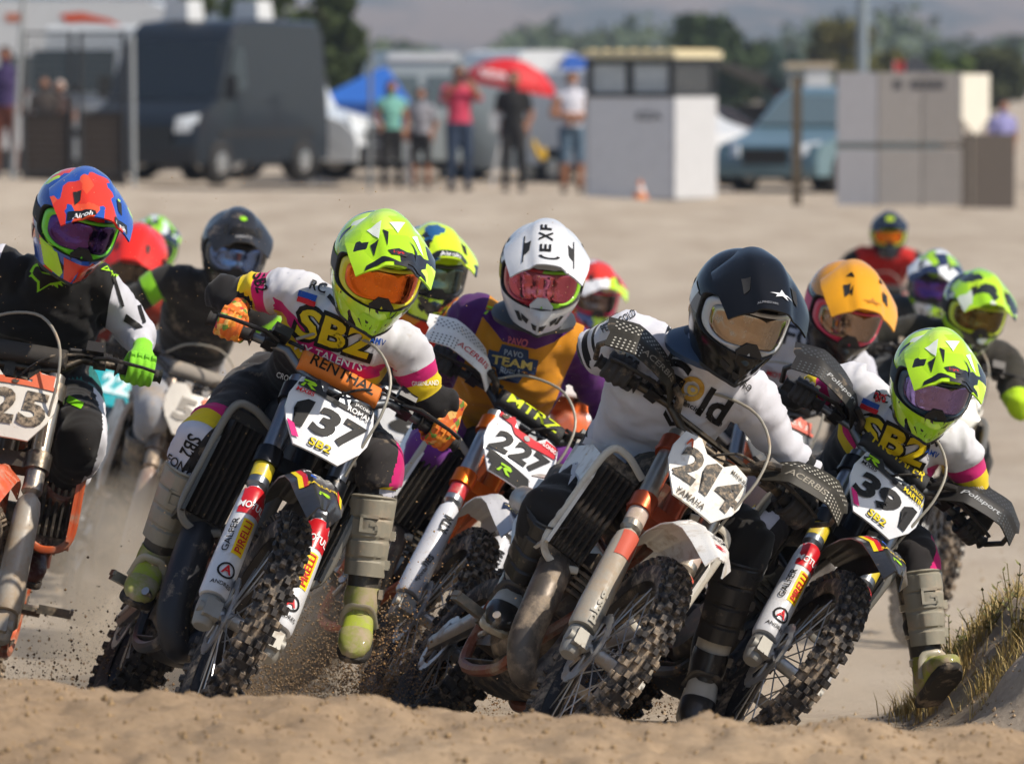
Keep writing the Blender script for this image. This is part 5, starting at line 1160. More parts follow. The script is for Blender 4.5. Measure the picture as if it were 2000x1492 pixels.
def back_rider(px, d, yaw, lean, hp, hd, blabel, rlabel, bc, plate, mats, matfn, helmet, glove, boot, hrot=(6, 14, 8), s=1.0, dirt=.3, cuts=(), k=.98, **kw):
    x = (px-1000)*d/FPX; z = float(ground_z(np.array([x]), np.array([d]))[0])
    B, W, Fm = make_bike(dict(label=blabel, x=x, d=d, z=z, yaw=yaw, lean=lean, pitch=0, s=s, dirt=dirt, c=bc, plate_fn=plate, **{q: v for q, v in kw.items() if q in ('hguard', 'lod', 'pad_text', 'tdirt', 'gdirt', 'pdirt', 'steer')}))
    J, tl, tr = auto_pose(W, hp, hd)
    if 'J' in kw:
        for q, v in kw['J'].items(): J[q] = P(*v)
    return make_rider(dict(label=rlabel, d=hd, J=J, toeL=tl, toeR=tr, k=k, grips=grips_of(Fm), z0=z, hrot=hrot, hk=kw.get('hk', 1.0), mats=mats, matfn=matfn, cuts=cuts, glove=glove, boot=boot, helmet=helmet, vox=.015, hem=(.37, 0, 2), prints=kw.get('prints', []), brace=kw.get('brace')))
def simple(t=.36, sl=1, arm_u=-1):
    def fn(reg, u, lx, fy, ls):
        if reg == 'torso': return 0
        if reg[:3] == 'arm': return sl if u > arm_u else 3
        return 2 if reg[:3] == 'leg' else 3
    return fn
dk = mat('1a1a1c', .8)
bt_k = make_boots(plast('2a2a2c', .35, .5), plast('55524c', .4, .5), plast('222224', .35, .5), mat('1a1a1b', .8, 0, .3), plast('4a4844', .4))
gl_k = (mat('1c1c1f', .7), mat('151517', .6))
back_rider(238, 20.6, 12, 19, (458, 482), 21.0, 'muddy silver and orange bike with worn illegible plate beside the teal one', 'racer in dusty black jersey with lime shoulder stripe and black helmet',
    dict(body='b8b2a8', fender='c8c2b8', shroud='b0a89c', frame='6a5a4c', tube='8a7c70', guard='8a7268', clamp='7a6a5c', plate='c4beb4', pad='8a8278', pad_ink='55504a', edge='c8b8a8'), plain_plate('50', '8a847c', [('orange_band', shape_poly([(.01, .05), (.105, .085), (.12, .04), (.02, .0)]), mat('c8603a', .6, 0, .3))]),
    [cloth('1b1b1d', .25), cloth('1d1e1f', .2), cloth('8e9096', .3), dk, cloth('78b81c', .1)], lambda reg, u, lx, fy, ls: (4 if .05 < u < .10 and reg[:3] == 'arm' else simple()(reg, u, lx, fy, ls)),
    dict(shell=plast('16181b', .2, .25), frame=plast('1c1c20', .1), lens=lens('6a80b0'), strap=mat('2a2a2c', .7), peak_prints=[('peak_dot', shape_poly(disc2(0, .03, .014)), ink('8ecf20')), ('peak_lettering', tx('LEATT', .012, .06, 0, -.07, 0, .03), ink('9a9a9a')), ('peak_duct', shape_poly([(-.045, -.02), (.045, -.02), (.055, -.05), (-.055, -.05)]), ink('08090a'))]), gl_k, bt_k,
    hrot=(10, 16, 8), dirt=.48, cuts=[('armL', .05), ('armL', .10), ('armR', .05), ('armR', .10)], tdirt=.6, J=dict(knL=(300, 800, 20.9), anL=(262, 965, 21.1)))
back_rider(138, 24.0, 8, 14, (268, 505), 24.3, 'teal plated bike number 222 behind the muddy orange bike', 'racer in glossy red helmet with lime and grey sleeves',
    dict(body='e0e0e0', fender='20a8b0', shroud='20a0a8', frame='2a2c30', tube='b8bcc0', guard='d0d2d4', clamp='9a9ca0', plate='18a2ac', pad='20282c', pad_ink='c0c0c0'), plain_plate('222', 'd0e8ea'),
    [cloth('8a2a1c', .15), cloth('8fc21e', .1), cloth('24262a', .2), dk], simple(), dict(shell=plast('d8281c', .05, .15), frame=plast('c82420', .1), lens=lens('5a5048'), strap=mat('2a2a2c', .7)), gl_k, bt_k, hrot=(-4, 22, 6), hk=1.05)
back_rider(170, 28.0, 8, 12, (300, 478), 28.4, 'dark blue bike following the teal plated bike', 'racer in lime, navy and white helmet behind the red helmet',
    dict(body='203050', fender='203050', shroud='24365a', plate='d8d8d8'), plain_plate('19', '222222'), [cloth('2a3038', .1), cloth('9ab82a', .1), cloth('22252c', .1), dk], simple(),
    dict(shell=pattern_mat([(0, '8fcc1c'), (.35, '1c2838'), (.65, 'd0d8dc'), (.85, '8fcc1c')], 18, stretch=(2, 1, .6)), frame=plast('7cc018', .1), lens=lens('55606a'), strap=dk), gl_k, bt_k, hrot=(8, 10, 6), lod=0)
td = pattern_mat([(0, 'd8781c'), (.3, 'd83c1c'), (.55, 'e09a30'), (.78, 'c8281c'), (.9, 'd8b060')], 16, .85, .1, coat=0, warp=.1)
back_rider(735, 18.4, 10, 10, (838, 522), 18.7, 'dark bike half hidden between bikes 137 and 227', 'racer in orange and red tie-dye kit with lime and blue helmet',
    dict(body='2a2a2c', fender='2a2c30', shroud='303236', plate='c8c8c8', guard='b8bac0'), plain_plate('8', '222222'), [td, td, td, dk], simple(),
    dict(shell=pattern_mat([(0, 'c8ec1c'), (.5, '1c5a8c'), (.62, 'c8ec1c'), (.84, '14171c')], 15, stretch=(1, 1, 1.4), seed=(1, 1, 1)), peak=pattern_mat([(0, 'd2f01e'), (.62, '1c5a8c'), (.72, 'c8ec1c'), (.92, '14171c')], 15, stretch=(1, 1, 1.4), seed=(2, 1, 1)), frame=plast('2a2d30', .1), lens=lens('5a6a60'), strap=dk,
        peak_prints=[('peak_patch', shape_poly([(-.06, -.06), (.06, -.06), (.075, -.1), (-.075, -.1)]), plast('17181a', .05)), ('peak_lettering', tx('Airoh', .02, .07, 0, -.078, 0, .02), I_W)]), gl_k, bt_l, hrot=(16, 12, 8), brace=mat('1d1f22', .6),
    J=dict(knR=(778, 860, 18.7), anR=(800, 1030, 18.9)))
back_rider(1075, 25.0, 8, 8, (1155, 572), 25.4, 'orange and white bike glimpsed behind the mustard vest', 'racer in red, white and lime helmet behind the white helmet',
    dict(body='d8601c', fender='d8601c', shroud='d8601c', plate='d8d4d0', clamp='c85a20', frame='c85a20'), plain_plate('3', '222222'), [cloth('2a2c38', .1), cloth('c8c8d0', .1), cloth('2a2c30', .1), dk], simple(),
    dict(shell=pattern_mat([(0, 'e0e2e6'), (.4, '2a50a0'), (.62, 'd83020'), (.8, 'b8e020')], 12, stretch=(1, 1, .8), seed=(.5, .2, 0)), frame=plast('d8305a', .1), lens=lens('6a5a58'), strap=dk, peak=pattern_mat([(0, 'd83422'), (.55, 'e6e6e8'), (.8, 'b8e020')], 9, seed=(1, 0, 0))), gl_k, bt_k, hrot=(16, 14, 8), lod=0)
back_rider(1358, 18.4, 14, 22, (1650, 598), 18.9, 'dark orange-trimmed bike number 38 beside the white jersey', 'racer in amber yellow helmet and grey-white jersey',
    dict(body='202022', fender='222224', shroud='2a2a2c', frame='c85a20', plate='3a3d40', guard='c0c0c2', clamp='c85a20', pad='17171a', pad_ink='d86a20'), plain_plate('38', '8a9094', [('orange_band', shape_poly([(-.108, .092), (-.06, .098), (-.03, .062), (.03, .062), (.06, .098), (.108, .092), (.121, .045), (-.122, .045)]), mat('c8482a', .5, 0, .1)), ('name_lettering', tx('P.BALI', .02, .08, .05, .068, 0, .02), ink('e0d8d0'))]),
    [cloth('c4c6d0', .2), cloth('b8bac6', .15), cloth('2a2a2e', .1), dk], simple(),
    dict(shell=two_tone('d8920c', '15161a', .035), peak=plast('e09a10', .06, .2), frame=plast('c8284c', .1), lens=lens('a08878'), strap=mat('c85a7c', .7), peak_prints=[('peak_star', xf(shape_many([[(-1, -.1), (-.2, .1), (0, .6), (.25, .1), (1, .05), (.3, -.1), (.5, -.5), (.0, -.2), (-.6, -.5), (-.4, -.15)]]), .036, .026, .01, -.06), ink('a86a10')), ('peak_duct', shape_many([[(-.055, -.02), (-.045, -.0), (-.05, -.04)], [(.055, -.02), (.045, -.0), (.05, -.04)], [(-.06, .05), (-.045, .06), (-.04, .03)], [(.06, .05), (.045, .06), (.04, .03)]]), ink('1a1408'))]),
    gl_k, bt_k, hrot=(14, 20, 14), pad_text='RFX', hk=1.08, prints=[txt('chest_lettering', 'UFO', .07, .2, 1545, 655, 0, 15, ink('30323c'), .02), txt('chest_lettering', 'MOTO', .02, .07, 1520, 735, 0, 15, I_R, .02)])
back_rider(1775, 21.2, 10, 14, (1903, 600), 21.6, 'yellow and grey bike behind the 391 rider', 'racer in black and lime jersey with lime helmet and black glove',
    dict(body='c8a820', fender='c8a81c', shroud='c8a020', plate='c8c8c0', guard='b8b8b4'), plain_plate('7', '333333'), [cloth('24221f', .12), cloth('28261f', .1), cloth('2a2a2a', .15), dk, cloth('a8cc18', .08)],
    lambda reg, u, lx, fy, ls: 4 if (reg == 'torso' and .16 < u < .22) or (reg[:3] == 'arm' and (.20 < u < .42)) else simple()(reg, u, lx, fy, ls),
    dict(shell=pattern_mat([(0, '9ad018'), (.35, 'd0d8c8'), (.55, '202820'), (.75, 'b8e020')], 15), frame=plast('b8cc18', .1), lens=lens('6a5a30'), strap=dk), gl_k, bt_k, hrot=(12, 16, 10), cuts=[('torso', .16), ('torso', .22), ('armR', .2), ('armR', .42)], J=dict(elR=(1990, 800, 21.6), shR=(1962, 705, 21.8)))
back_rider(1735, 24.8, 8, 10, (1828, 552), 25.2, 'grey bike hidden behind the amber helmet racer', 'racer in navy, white and lime helmet with purple lens',
    dict(body='404448', fender='404448', shroud='404448', plate='b8b8b8'), plain_plate('4', '333333'), [cloth('3a3c40', .15), cloth('34363a', .1), cloth('2a2a2c', .1), dk], simple(),
    dict(shell=pattern_mat([(0, '1c2848'), (.4, 'd8dce0'), (.7, '9ac81c')], 12, seed=(1, 3, 0)), frame=plast('2a2c38', .1), lens=lens('5a3870'), strap=dk), gl_k, bt_k, hrot=(-8, 12, 6), lod=0)
back_rider(1722, 36.0, 0, 2, (1735, 455), 36.5, 'silver bike far behind the pack', 'racer in red vest and dark helmet with orange lens far behind the pack',
    dict(body='c83020', fender='d8d8d8', shroud='c8c8c8', plate='d0d0d4'), plain_plate('2', '333333'), [cloth('b01c1a', .08), cloth('1a1a1c', .1), cloth('1c1c1e', .1), dk, cloth('2a9a94', .08)], lambda reg, u, lx, fy, ls: 4 if reg == 'armR' and .05 < u < .12 else simple()(reg, u, lx, fy, ls),
    dict(shell=plast('1b2634', .05, .25), frame=plast('a8c818', .1), lens=lens('e06a18'), strap=mat('a8c818', .7), peak_prints=[('peak_dot', shape_poly(disc2(0, -.02, .03)), ink('a8c020'))]), gl_k, bt_k, hrot=(0, 10, 0), hk=.95)
# ---------------------------------------------------------------- paddock behind the track
def gz(x, y): return float(ground_z(np.array([x]), np.array([y]))[0])
def at(px, d): x = (px-1000)*d/FPX; return V((x, d, gz(x, d)))
def zrow(py, d): return CZ-(py-HZ)*d/FPX
def flat(c, r=.5, **k): return mat(c, r, 0, .06, 0, var=.05, **k)
GLASS = mat('1c2226', .08, 0, .03, 0, var=0, spec=.8); TYRE = flat('151516', .8); CHROME = mat('c8cacc', .25, .8, .05); WHITE = flat('c6c8ca', .35); LAMP = mat('d8dde0', .12, .1, 0, 0, coat=.8, var=0)
def wheel_mesh(): return MB().lathe([(.10, -.1), (.30, -.11), (.34, -.08), (.34, .08), (.30, .11), (.10, .1)], n=24)
def hubcap_mesh(): return MB().lathe([(0, -.10), (.08, -.115), (.19, -.10), (.2, -.06), (.2, .06), (.19, .10), (.08, .115), (0, .10)], n=20)
def vehicle(name, label, mt, prof, w, paint, glassq, wheels, extras=()):
    """prof: side outline (y, z); glassq: list of quads (name, pts); body edges rounded towards the roof"""
    root = thing(name, label, 'van' if 'van' in name else 'car' if 'car' in name else 'camper', mt)
    zt = max(z for y, z in prof); b = MB()
    xs = [(-1, .90), (-.93, .98), (-.86, 1), (.86, 1), (.93, .98), (1, .90)]
    yc = sum(y for y, z in prof)/len(prof); zc = .45
    tum = lambda y, z: 1-.10*max(0, (z-1.0)/(zt-1.0+1e-6))
    rs = [[V((sx*w/2*tum(y, z), yc+(y-yc)*(.985 if abs(sx) == 1 else 1), zc+(z-zc)*(.97 if abs(sx) == 1 else 1))) for y, z in prof] for sx, q in xs]
    b.rings(rs); bo = obj('body', b, paint, root, None, 35)
    for nm, pts, mm in glassq: 
        n_ = len(pts); mb = MB(); c = sum((V(p) for p in pts), V())/n_
        mb.add(pts, [tuple(range(n_))]); nrm = (V(pts[1])-V(pts[0])).cross(V(pts[2])-V(pts[0])).normalized()
        mb2 = MB(); mb2.add([V(p)+nrm*.012 for p in pts]+[V(p)-nrm*.03 for p in pts], [tuple(range(n_)), tuple(range(2*n_-1, n_-1, -1))]+[(i, i+n_, (i+1) % n_+n_, (i+1) % n_) for i in range(n_)])
        obj(nm, mb2, mm, root)
    for x, y in wheels:
        wo = obj('wheel', cached('vwheel', wheel_mesh), TYRE, root, T((x, y, .34))); obj('hubcap', cached('vhub', hubcap_mesh), CHROME, wo)
    return root
VAN = [(0, .32), (-.02, .62), (.06, .92), (.30, 1.10), (.95, 1.28), (1.30, 1.75), (1.72, 2.25), (2.1, 2.46), (3.0, 2.52), (5.7, 2.50), (5.88, 2.35), (5.92, .9), (5.9, .36)]
def van_glass(w, sides=True):
    h = w/2; o = [('windscreen', [(-h*.80, 1.62, 2.16), (-h*.90, .99, 1.32), (h*.90, .99, 1.32), (h*.80, 1.62, 2.16)], GLASS), ('grille', [(-h*.6, -.03, .90), (-h*.6, -.05, .62), (h*.6, -.05, .62), (h*.6, -.03, .90)], flat('101113', .4)), ('bumper', [(-h*.97, -.06, .58), (-h*.97, -.06, .34), (h*.97, -.06, .34), (h*.97, -.06, .58)], flat('1c1d20', .6))]
    for s in (-1, 1):
        o += [('headlight', [(s*h*.66, -.02, 1.02), (s*h*.63, -.04, .80), (s*h*.97, .08, .80), (s*h*.97, .2, 1.08)][::1 if s > 0 else -1], LAMP)]
        o += [('side_window', [(s*h*.984, 1.42, 1.42), (s*h*.984, 2.25, 1.42), (s*h*.938, 2.25, 2.08), (s*h*.938, 1.78, 2.08)][::-1 if s < 0 else 1], GLASS), ('side_window', [(s*h*.984, 2.5, 1.42), (s*h*.984, 3.9, 1.42), (s*h*.938, 3.9, 2.10), (s*h*.938, 2.5, 2.10)][::-1 if s < 0 else 1], GLASS), ('side_window', [(s*h*.984, 4.1, 1.42), (s*h*.984, 5.5, 1.42), (s*h*.938, 5.5, 2.10), (s*h*.938, 4.1, 2.10)][::-1 if s < 0 else 1], GLASS),
              ('mirror', [(s*(h+.02), 1.25, 1.30), (s*(h+.22), 1.22, 1.30), (s*(h+.22), 1.22, 1.66), (s*(h+.02), 1.25, 1.66)][::1 if s < 0 else -1], flat('121316', .4)), ('door_trim', [(s*h*.995, .98, .72), (s*h*.995, 5.2, .72), (s*h*.995, 5.2, .84), (s*h*.995, .98, .84)][::-1 if s < 0 else 1], flat('1a1b1e', .5))]
    return o
p = at(272, 86); p.z = zrow(362, 86)
dv = vehicle('panel_van', 'dark grey van parked behind the wire fence', T(p) @ RZ(-28), [(a*.68, b_) for a, b_ in VAN], 2.02, mat('121a22', .4, .1, .06, 0, coat=.35, var=.04), [(n_, [(x*1, y*.68, z) for x, y, z in q], m_) for n_, q, m_ in van_glass(2.02) if n_ != 'side_window' or q[0][1] < 2.3], [(-.95, .7), (.95, .7), (-.95, 3.2), (.95, 3.2)])
for yy, xx in ((1.8, -.3), (2.8, .35)):
    obj('roof_vent', cached('vent', lambda: MB().box((0, 0, .16), (.46, .5, .32), None, (.86, .86))), WHITE, dv, T((xx, yy, 2.50)))
p = at(735, 91); p.z = zrow(352, 92)
vehicle('white_van', 'white van nosing out from behind the dark van', T(p) @ RZ(74), [(0, .32), (-.02, .62), (.04, .80), (.25, .98), (.95, 1.18), (1.45, 2.2), (1.75, 2.42), (3.0, 2.5), (5.3, 2.48), (5.4, .9), (5.4, .36)], 1.95, mat('c8cccf', .3, 0, .05, 0, coat=.6, var=.03), [g_ for g_ in van_glass(1.95) if g_[0] != 'windscreen'], [(-.92, .95), (.92, .95), (-.92, 4.3), (.92, 4.3)])
# motorhome
p = at(120, 98); mh = thing('motorhome', 'white motorhome with orange swoosh behind the fence', 'motorhome', T(V((p.x, p.y, gz(p.x, p.y)))) @ RZ(-4))
obj('body', MB().rings([[V((x, y, z)) for x, z in ((-3.4, .5), (1.75, .5), (1.92, .8), (1.95, 2.6), (1.85, 2.95), (1.5, 3.08), (-3.4, 3.14))] for y in (0, 2.2)]), WHITE, mh)
for x0, x1, z0, z1 in ((-1.0, -.35, 1.55, 2.15), (.05, .55, 1.6, 2.2), (.9, 1.5, 1.5, 2.2)): obj('window', MB().box(((x0+x1)/2, -.012, (z0+z1)/2), (x1-x0, .03, z1-z0)), flat('4a5258', .15), mh)
obj('swoosh', MB().prism([(-.02, 2.86), (.35, 2.90), (.85, 2.78), (1.15, 2.62), (.75, 2.72), (.4, 2.74), (.12, 2.72)], .006, T((0, -.014, 0))), flat('c84a1c'), mh)
obj('lettering', MB().prism([(-.95, 2.74), (-.62, 2.74), (-.62, 2.88), (-.95, 2.88)], .006, T((0, -.014, 0))), flat('b86a4a'), mh)
obj('skirt', MB().box((-.8, .3, .35), (5, .6, .4)), flat('2a2c2e'), mh)
# fence at the left
p = at(145, 80); fz = p.z; fe_ = thing('mesh_fence', 'dark framed wire fence with brown netting on its lower half', 'fence', T(p))
sc80 = 80/FPX
for px in (47, 140, 158, 243): obj('fence_post', MB().tube([((px-145)*sc80, 0, -.1), ((px-145)*sc80, 0, zrow(62, 80)-fz)], .032, 8), flat('202226', .5), fe_)
for a, b_ in ((47, 140), (158, 243)):
    for py in (66, 218, 338): obj('fence_rail', MB().tube([((a-145)*sc80, 0, zrow(py, 80)-fz), ((b_-145)*sc80, 0, zrow(py, 80)-fz)], .02, 6), flat('202226', .5), fe_)
    m_ = MB()
    for i in range(9):
        x = (a+(b_-a)*(i+.5)/9-145)*sc80; m_.tube([(x, 0, .05), (x, 0, zrow(66, 80)-fz)], .004, 4)
    for i in range(24):
        z = .05+i*(zrow(66, 80)-fz-.05)/24; m_.tube([((a-145)*sc80, .0, z), ((b_-145)*sc80, .0, z)], .004, 4)
    wm = obj('wire_mesh', m_, flat('4a4a48', .5), fe_); wm['kind'] = 'stuff'
    obj('netting', MB().box((((a+b_)/2-145)*sc80, .03, (zrow(222, 80)-fz)/2), ((b_-a)*sc80*.98, .012, zrow(222, 80)-fz)), flat('33261f', .9), fe_)
for px, lean, top, bot in ((24, .18, -20, 345), (262, -.02, 70, 352)):
    q = at(px, 78); po = obj('steel_post', MB().tube([(0, 0, -.1), (lean, 0, zrow(top, 78)-q.z)], .035, 10), flat('8e9294', .4), None, T(q)); tag(po, 'leaning grey steel post at the left end of the fence' if px < 100 else 'grey steel post in front of the dark van', 'post')
q = at(722, 82); tag(obj('steel_post', MB().tube([(0, 0, -.1), (.02, 0, zrow(90, 82)-q.z)], .03, 10), flat('6e7274', .4), None, T(q)), 'thin grey post beside the white van nose', 'post')
# tents, umbrella, campers
p = at(728, 95); t_ = thing('canopy_tent', 'blue pop-up canopy between the white van and the spectators', 'canopy', T(p))
zt_, ze = zrow(132, 95)-p.z, zrow(200, 95)-p.z
obj('roof', MB().rings([[(-1.0, -1.3, ze), (.62, -1.3, ze), (.62, 1.3, ze), (-1.0, 1.3, ze)], [(.15, -.05, zt_), (.25, -.05, zt_), (.25, .05, zt_), (.15, .05, zt_)]]), flat('1f5cae', .6), t_, None, 20)
obj('valance', MB().box((-.19, -1.3, ze-.20), (1.62, .02, .40)), flat('1a4a94', .6), t_)
for x in (-.98, .60):
    for y in (-1.28, 1.28): obj('leg', MB().tube([(x, y, 0), (x, y, ze)], .025, 6), flat('9a9c9e'), t_)
p = at(822, 97); c_ = thing('caravan', 'pale grey caravan behind the woman in the teal top', 'caravan', T(p) @ RZ(6))
obj('body', MB().rings([[V((x, y, z)) for x, z in ((-.62, .35), (.75, .35), (.82, .9), (.80, 1.9), (.65, 2.2), (-.5, 2.22), (-.68, 1.9), (-.70, .9))] for y in (0, 4)]), flat('9aa4a8', .4), c_)
obj('roof_strip', MB().box((.03, -.02, 2.12), (1.2, .05, .12)), WHITE, c_)
for x in (-.3, .38): obj('window', MB().box((x, -.015, 1.55), (.52, .03, .5)), flat('5c6a70', .15), c_)
obj('door', MB().box((.42, -.012, .75), (.5, .03, .75)), flat('868e90', .5), c_)
p = at(960, 93); u_ = thing('red_umbrella', 'red parasol with white lettering behind the spectators', 'parasol', T(p) @ RY(10))
zu = zrow(112, 93)-p.z
obj('canopy', MB().rings([[V((r*math.cos(2*math.pi*i/8), r*math.sin(2*math.pi*i/8), z)) for i in range(8)] for r, z in ((.75, zu-.50), (.74, zu-.36), (.5, zu-.14), (.2, zu-.02), (.02, zu))]), flat('c4141c', .6), u_, None, 10)
obj('pole', MB().tube([(0, 0, 0), (0, 0, zu+.05)], .02, 8), flat('d0d0d0'), u_)
cvm = MB().rings([[V((r*math.cos(2*math.pi*i/8), r*math.sin(2*math.pi*i/8), z)) for i in range(8)] for r, z in ((.75, zu-.50), (.74, zu-.36), (.5, zu-.14), (.2, zu-.02), (.02, zu))]).mesh('cv')
decal('lettering', tx('RIDING', .13, .62, -.2, zu-.31, 0, .02), bvh_of(cvm), (0, 0, 0), (1, 0, 0), (0, 0, 1), (0, 1, 0), flat('e0d8d8'), u_, .01, .1, 1.5)
p = at(1200, 98); 
lv = vehicle('camper_van', 'white van with a long roof box behind the spectators', T(V((p.x-.2, p.y, zrow(372, 98)))) @ RZ(32), [(0, .32), (-.02, .7), (.1, .95), (.85, 1.12), (1.5, 1.9), (2.0, 2.0), (4.4, 2.0), (4.6, 1.0), (4.6, .36)], 1.85, WHITE, [('windscreen', [(-.72, 1.44, 1.80), (-.82, .93, 1.16), (.82, .93, 1.16), (.72, 1.44, 1.80)], GLASS), ('grille', [(-.5, -.04, .9), (-.5, -.04, .6), (.5, -.04, .6), (.5, -.04, .9)], flat('141516'))]+[('headlight', [(s*.62, -.03, .95), (s*.60, -.03, .78), (s*.88, .06, .78), (s*.88, .08, .98)][::s], LAMP) for s in (-1, 1)]+[('side_window', [(.912, 1.7, 1.2), (.912, 3.9, 1.2), (.862, 3.9, 1.75), (.862, 1.95, 1.75)], flat('3c5a58', .15))], [(-.85, .85), (.85, .85), (-.85, 3.6), (.85, 3.6)])
obj('roof_box', MB().rings([[V((x, y, z)) for x, z in ((-.62, 0), (.62, 0), (.66, .12), (.58, .30), (.3, .36), (-.3, .36), (-.58, .30), (-.66, .12))] for y in (-.9, -.75, .75, .95)]), WHITE, lv, T((.1, 2.8, 2.06)))
p = at(1128, 100); t_ = thing('tarp_shelter', 'small blue tarpaulin shelter behind the control hut', 'shelter', T(p)); zt_ = zrow(108, 100)-p.z
obj('sheet', MB().rings([[(-.32, -.6, zt_-.28), (.32, -.6, zt_-.28), (.32, .6, zt_-.28), (-.32, .6, zt_-.28)], [(-.2, -.3, zt_), (.2, -.3, zt_), (.2, .3, zt_), (-.2, .3, zt_)]]), flat('20509c', .6), t_, None, 20)
for x in (-.3, .3): obj('pole', MB().tube([(x, -.55, 0), (x, -.55, zt_-.2)], .02, 6), flat('909294'), t_)
# control hut
p = at(1232, 84); H0 = zrow(388, 84); ht = thing('control_hut', 'grey and white race control hut with dark framed windows', 'hut', T(V((p.x, p.y, H0))) @ RZ(-28))
HW, HD, HB, HTT = 1.36, 1.34, 1.50, 2.06
obj('front_panel', MB().box((0, 0, HB/2), (HW, .06, HB)), flat('d2d2d4', .7), ht)
obj('side_panel', MB().box((HW/2+.032, HD/2, HB/2), (.06, HD+.06, HB)), flat('bcbdc0', .6), ht)
obj('side_panel', MB().box((-HW/2-.032, HD/2, HB/2), (.06, HD+.06, HB)), flat('b8b8ba', .6), ht)
obj('back_panel', MB().box((0, HD, HB/2), (HW, .06, HB)), flat('b8b8ba', .6), ht)
fr_ = flat('1d2124', .5)
for x in (-HW/2, -.02, HW/2): obj('window_frame', MB().box((x, 0, (HB+HTT)/2), (.09, .09, HTT-HB)), fr_, ht)
for y in (HD,): obj('window_frame', MB().box((HW/2, y, (HB+HTT)/2), (.09, .09, HTT-HB)), fr_, ht); obj('window_frame', MB().box((-HW/2, y, (HB+HTT)/2), (.09, .09, HTT-HB)), fr_, ht)
for z in (HB+.03, HTT-.04): obj('window_rail', MB().box((0, 0, z), (HW-.1, .08, .07)), fr_, ht); obj('window_rail', MB().box((HW/2, HD/2, z), (.08, HD-.1, .07)), fr_, ht)
for x in (-.36, .33): obj('pane', MB().box((x, .0, (HB+HTT)/2), (.56, .012, HTT-HB-.14)), mat('b8c0c4', .1, 0, .05, 0, alpha=.8, var=.1), ht)
obj('pane', MB().box((HW/2, HD/2, (HB+HTT)/2), (.012, HD-.12, HTT-HB-.14)), mat('3c4044', .1, 0, .05, 0, alpha=.85, var=.1), ht)
obj('roof', MB().box((0, HD/2, HTT+.06), (HW+.22, HD+.25, .10)), flat('cabf9e', .7), ht)
for i in range(7): obj('roof_batten', MB().box((-HW/2+.02+i*.22, HD/2-.01, HTT+.125), (.10, HD+.24, .03)), flat('c8b890', .7), ht)
decal('lettering', tx('EZA', .12, .42, .32, 1.22, 0, .03), bvh_of(MB().box((0, 0, HB/2), (HW, .06, HB)).mesh('q')), (0, 0, 0), (1, 0, 0), (0, 0, 1), (0, 1, 0), flat('55565a'), ht, .006, .2, .5)
q = at(1250, 82); cn = thing('traffic_cone', 'small orange and white cone at the foot of the control hut', 'cone', T(V((q.x, q.y, zrow(388, 82)))))
obj('cone', MB().lathe([(.11, 0), (.016, .27)], ax='z', n=14), flat('c8702c'), cn); obj('band', MB().lathe([(.078, .10), (.049, .18)], ax='z', n=14), WHITE, cn); obj('base', MB().box((0, 0, -.01), (.3, .3, .02)), flat('a85a24'), cn)
# cars, banners and signs on the right
p = at(1495, 90); 
CAR = [(0, .30), (-.02, .58), (.1, .80), (.95, .98), (1.25, 1.1), (1.95, 1.62), (2.5, 1.72), (3.9, 1.70), (4.25, 1.2), (4.3, .34)]
vehicle('estate_car', 'teal grey estate car parked right of the control hut', T(V((p.x, p.y, zrow(382, 90)))) @ RZ(-32), CAR, 1.85, mat('5d7880', .3, .2, .08, 0, coat=.6, var=.04), [('windscreen', [(-.70, 1.88, 1.57), (-.82, 1.20, 1.11), (.82, 1.20, 1.11), (.70, 1.88, 1.57)], mat('5a6a70', .1, 0, .05, 0, var=.05)), ('grille', [(-.4, -.04, .74), (-.4, -.04, .5), (.4, -.04, .5), (.4, -.04, .74)], flat('141516'))]+[('headlight', [(s*.5, .02, .80), (s*.48, -.03, .62), (s*.86, .06, .62), (s*.87, .22, .86)][::s], LAMP) for s in (-1, 1)]+[('side_window', [(.915, 1.5, 1.12), (.915, 3.9, 1.12), (.858, 3.7, 1.58), (.858, 2.05, 1.58)], flat('2a3236', .1))], [(-.84, .8), (.84, .8), (-.84, 3.4), (.84, 3.4)])
p = at(1420, 95); vehicle('hatch_car', 'white car roof showing beside the control hut', T(V((p.x, p.y, zrow(372, 95)))) @ RZ(40), [(a, b_*1.18) for a, b_ in CAR], 1.8, WHITE, [('windscreen', [(-.70, 1.88, 1.85), (-.82, 1.20, 1.31), (.82, 1.20, 1.31), (.70, 1.88, 1.85)], GLASS)], [(-.84, .8), (.84, .8), (-.84, 3.4), (.84, 3.4)])
p = at(1462, 104); t_ = thing('awning_tent', 'dark grey awning tent with red stripe behind the teal car', 'tent', T(p)); zt_ = zrow(120, 104)-p.z
obj('roof', MB().rings([[(-.55, -1, zt_-.1), (.95, -1, zt_-.85), (.95, 1, zt_-.85), (-.55, 1, zt_-.1)], [(-.55, -1, zt_), (.2, -1, zt_-.2), (.2, 1, zt_-.2), (-.55, 1, zt_)]]), flat('45423f', .8), t_, None, 20)
obj('wall', MB().box((.1, .0, (zt_-.8)/2), (1.4, 1.6, zt_-.8)), flat('3c3937', .8), t_)
obj('stripe', MB().prism([(.45, zt_-.55), (.75, zt_-.72), (.9, zt_-.95), (.6, zt_-.8)], .01, T((0, -1.02, 0))), flat('c04a48'), t_)
p = at(1578, 102); t_ = thing('box_trailer', 'white box trailer with tan roof behind the wooden post', 'trailer', T(p)); z0_, z1_ = zrow(205, 102)-p.z, zrow(135, 102)-p.z
obj('box', MB().box((.06, .8, (z1_+.5)/2), (.78, 1.6, z1_-.5)), flat('9aa09c'), t_); obj('rear_panel', MB().box((.16, -.02, (z0_+z1_)/2), (.42, .03, z1_-z0_)), WHITE, t_)
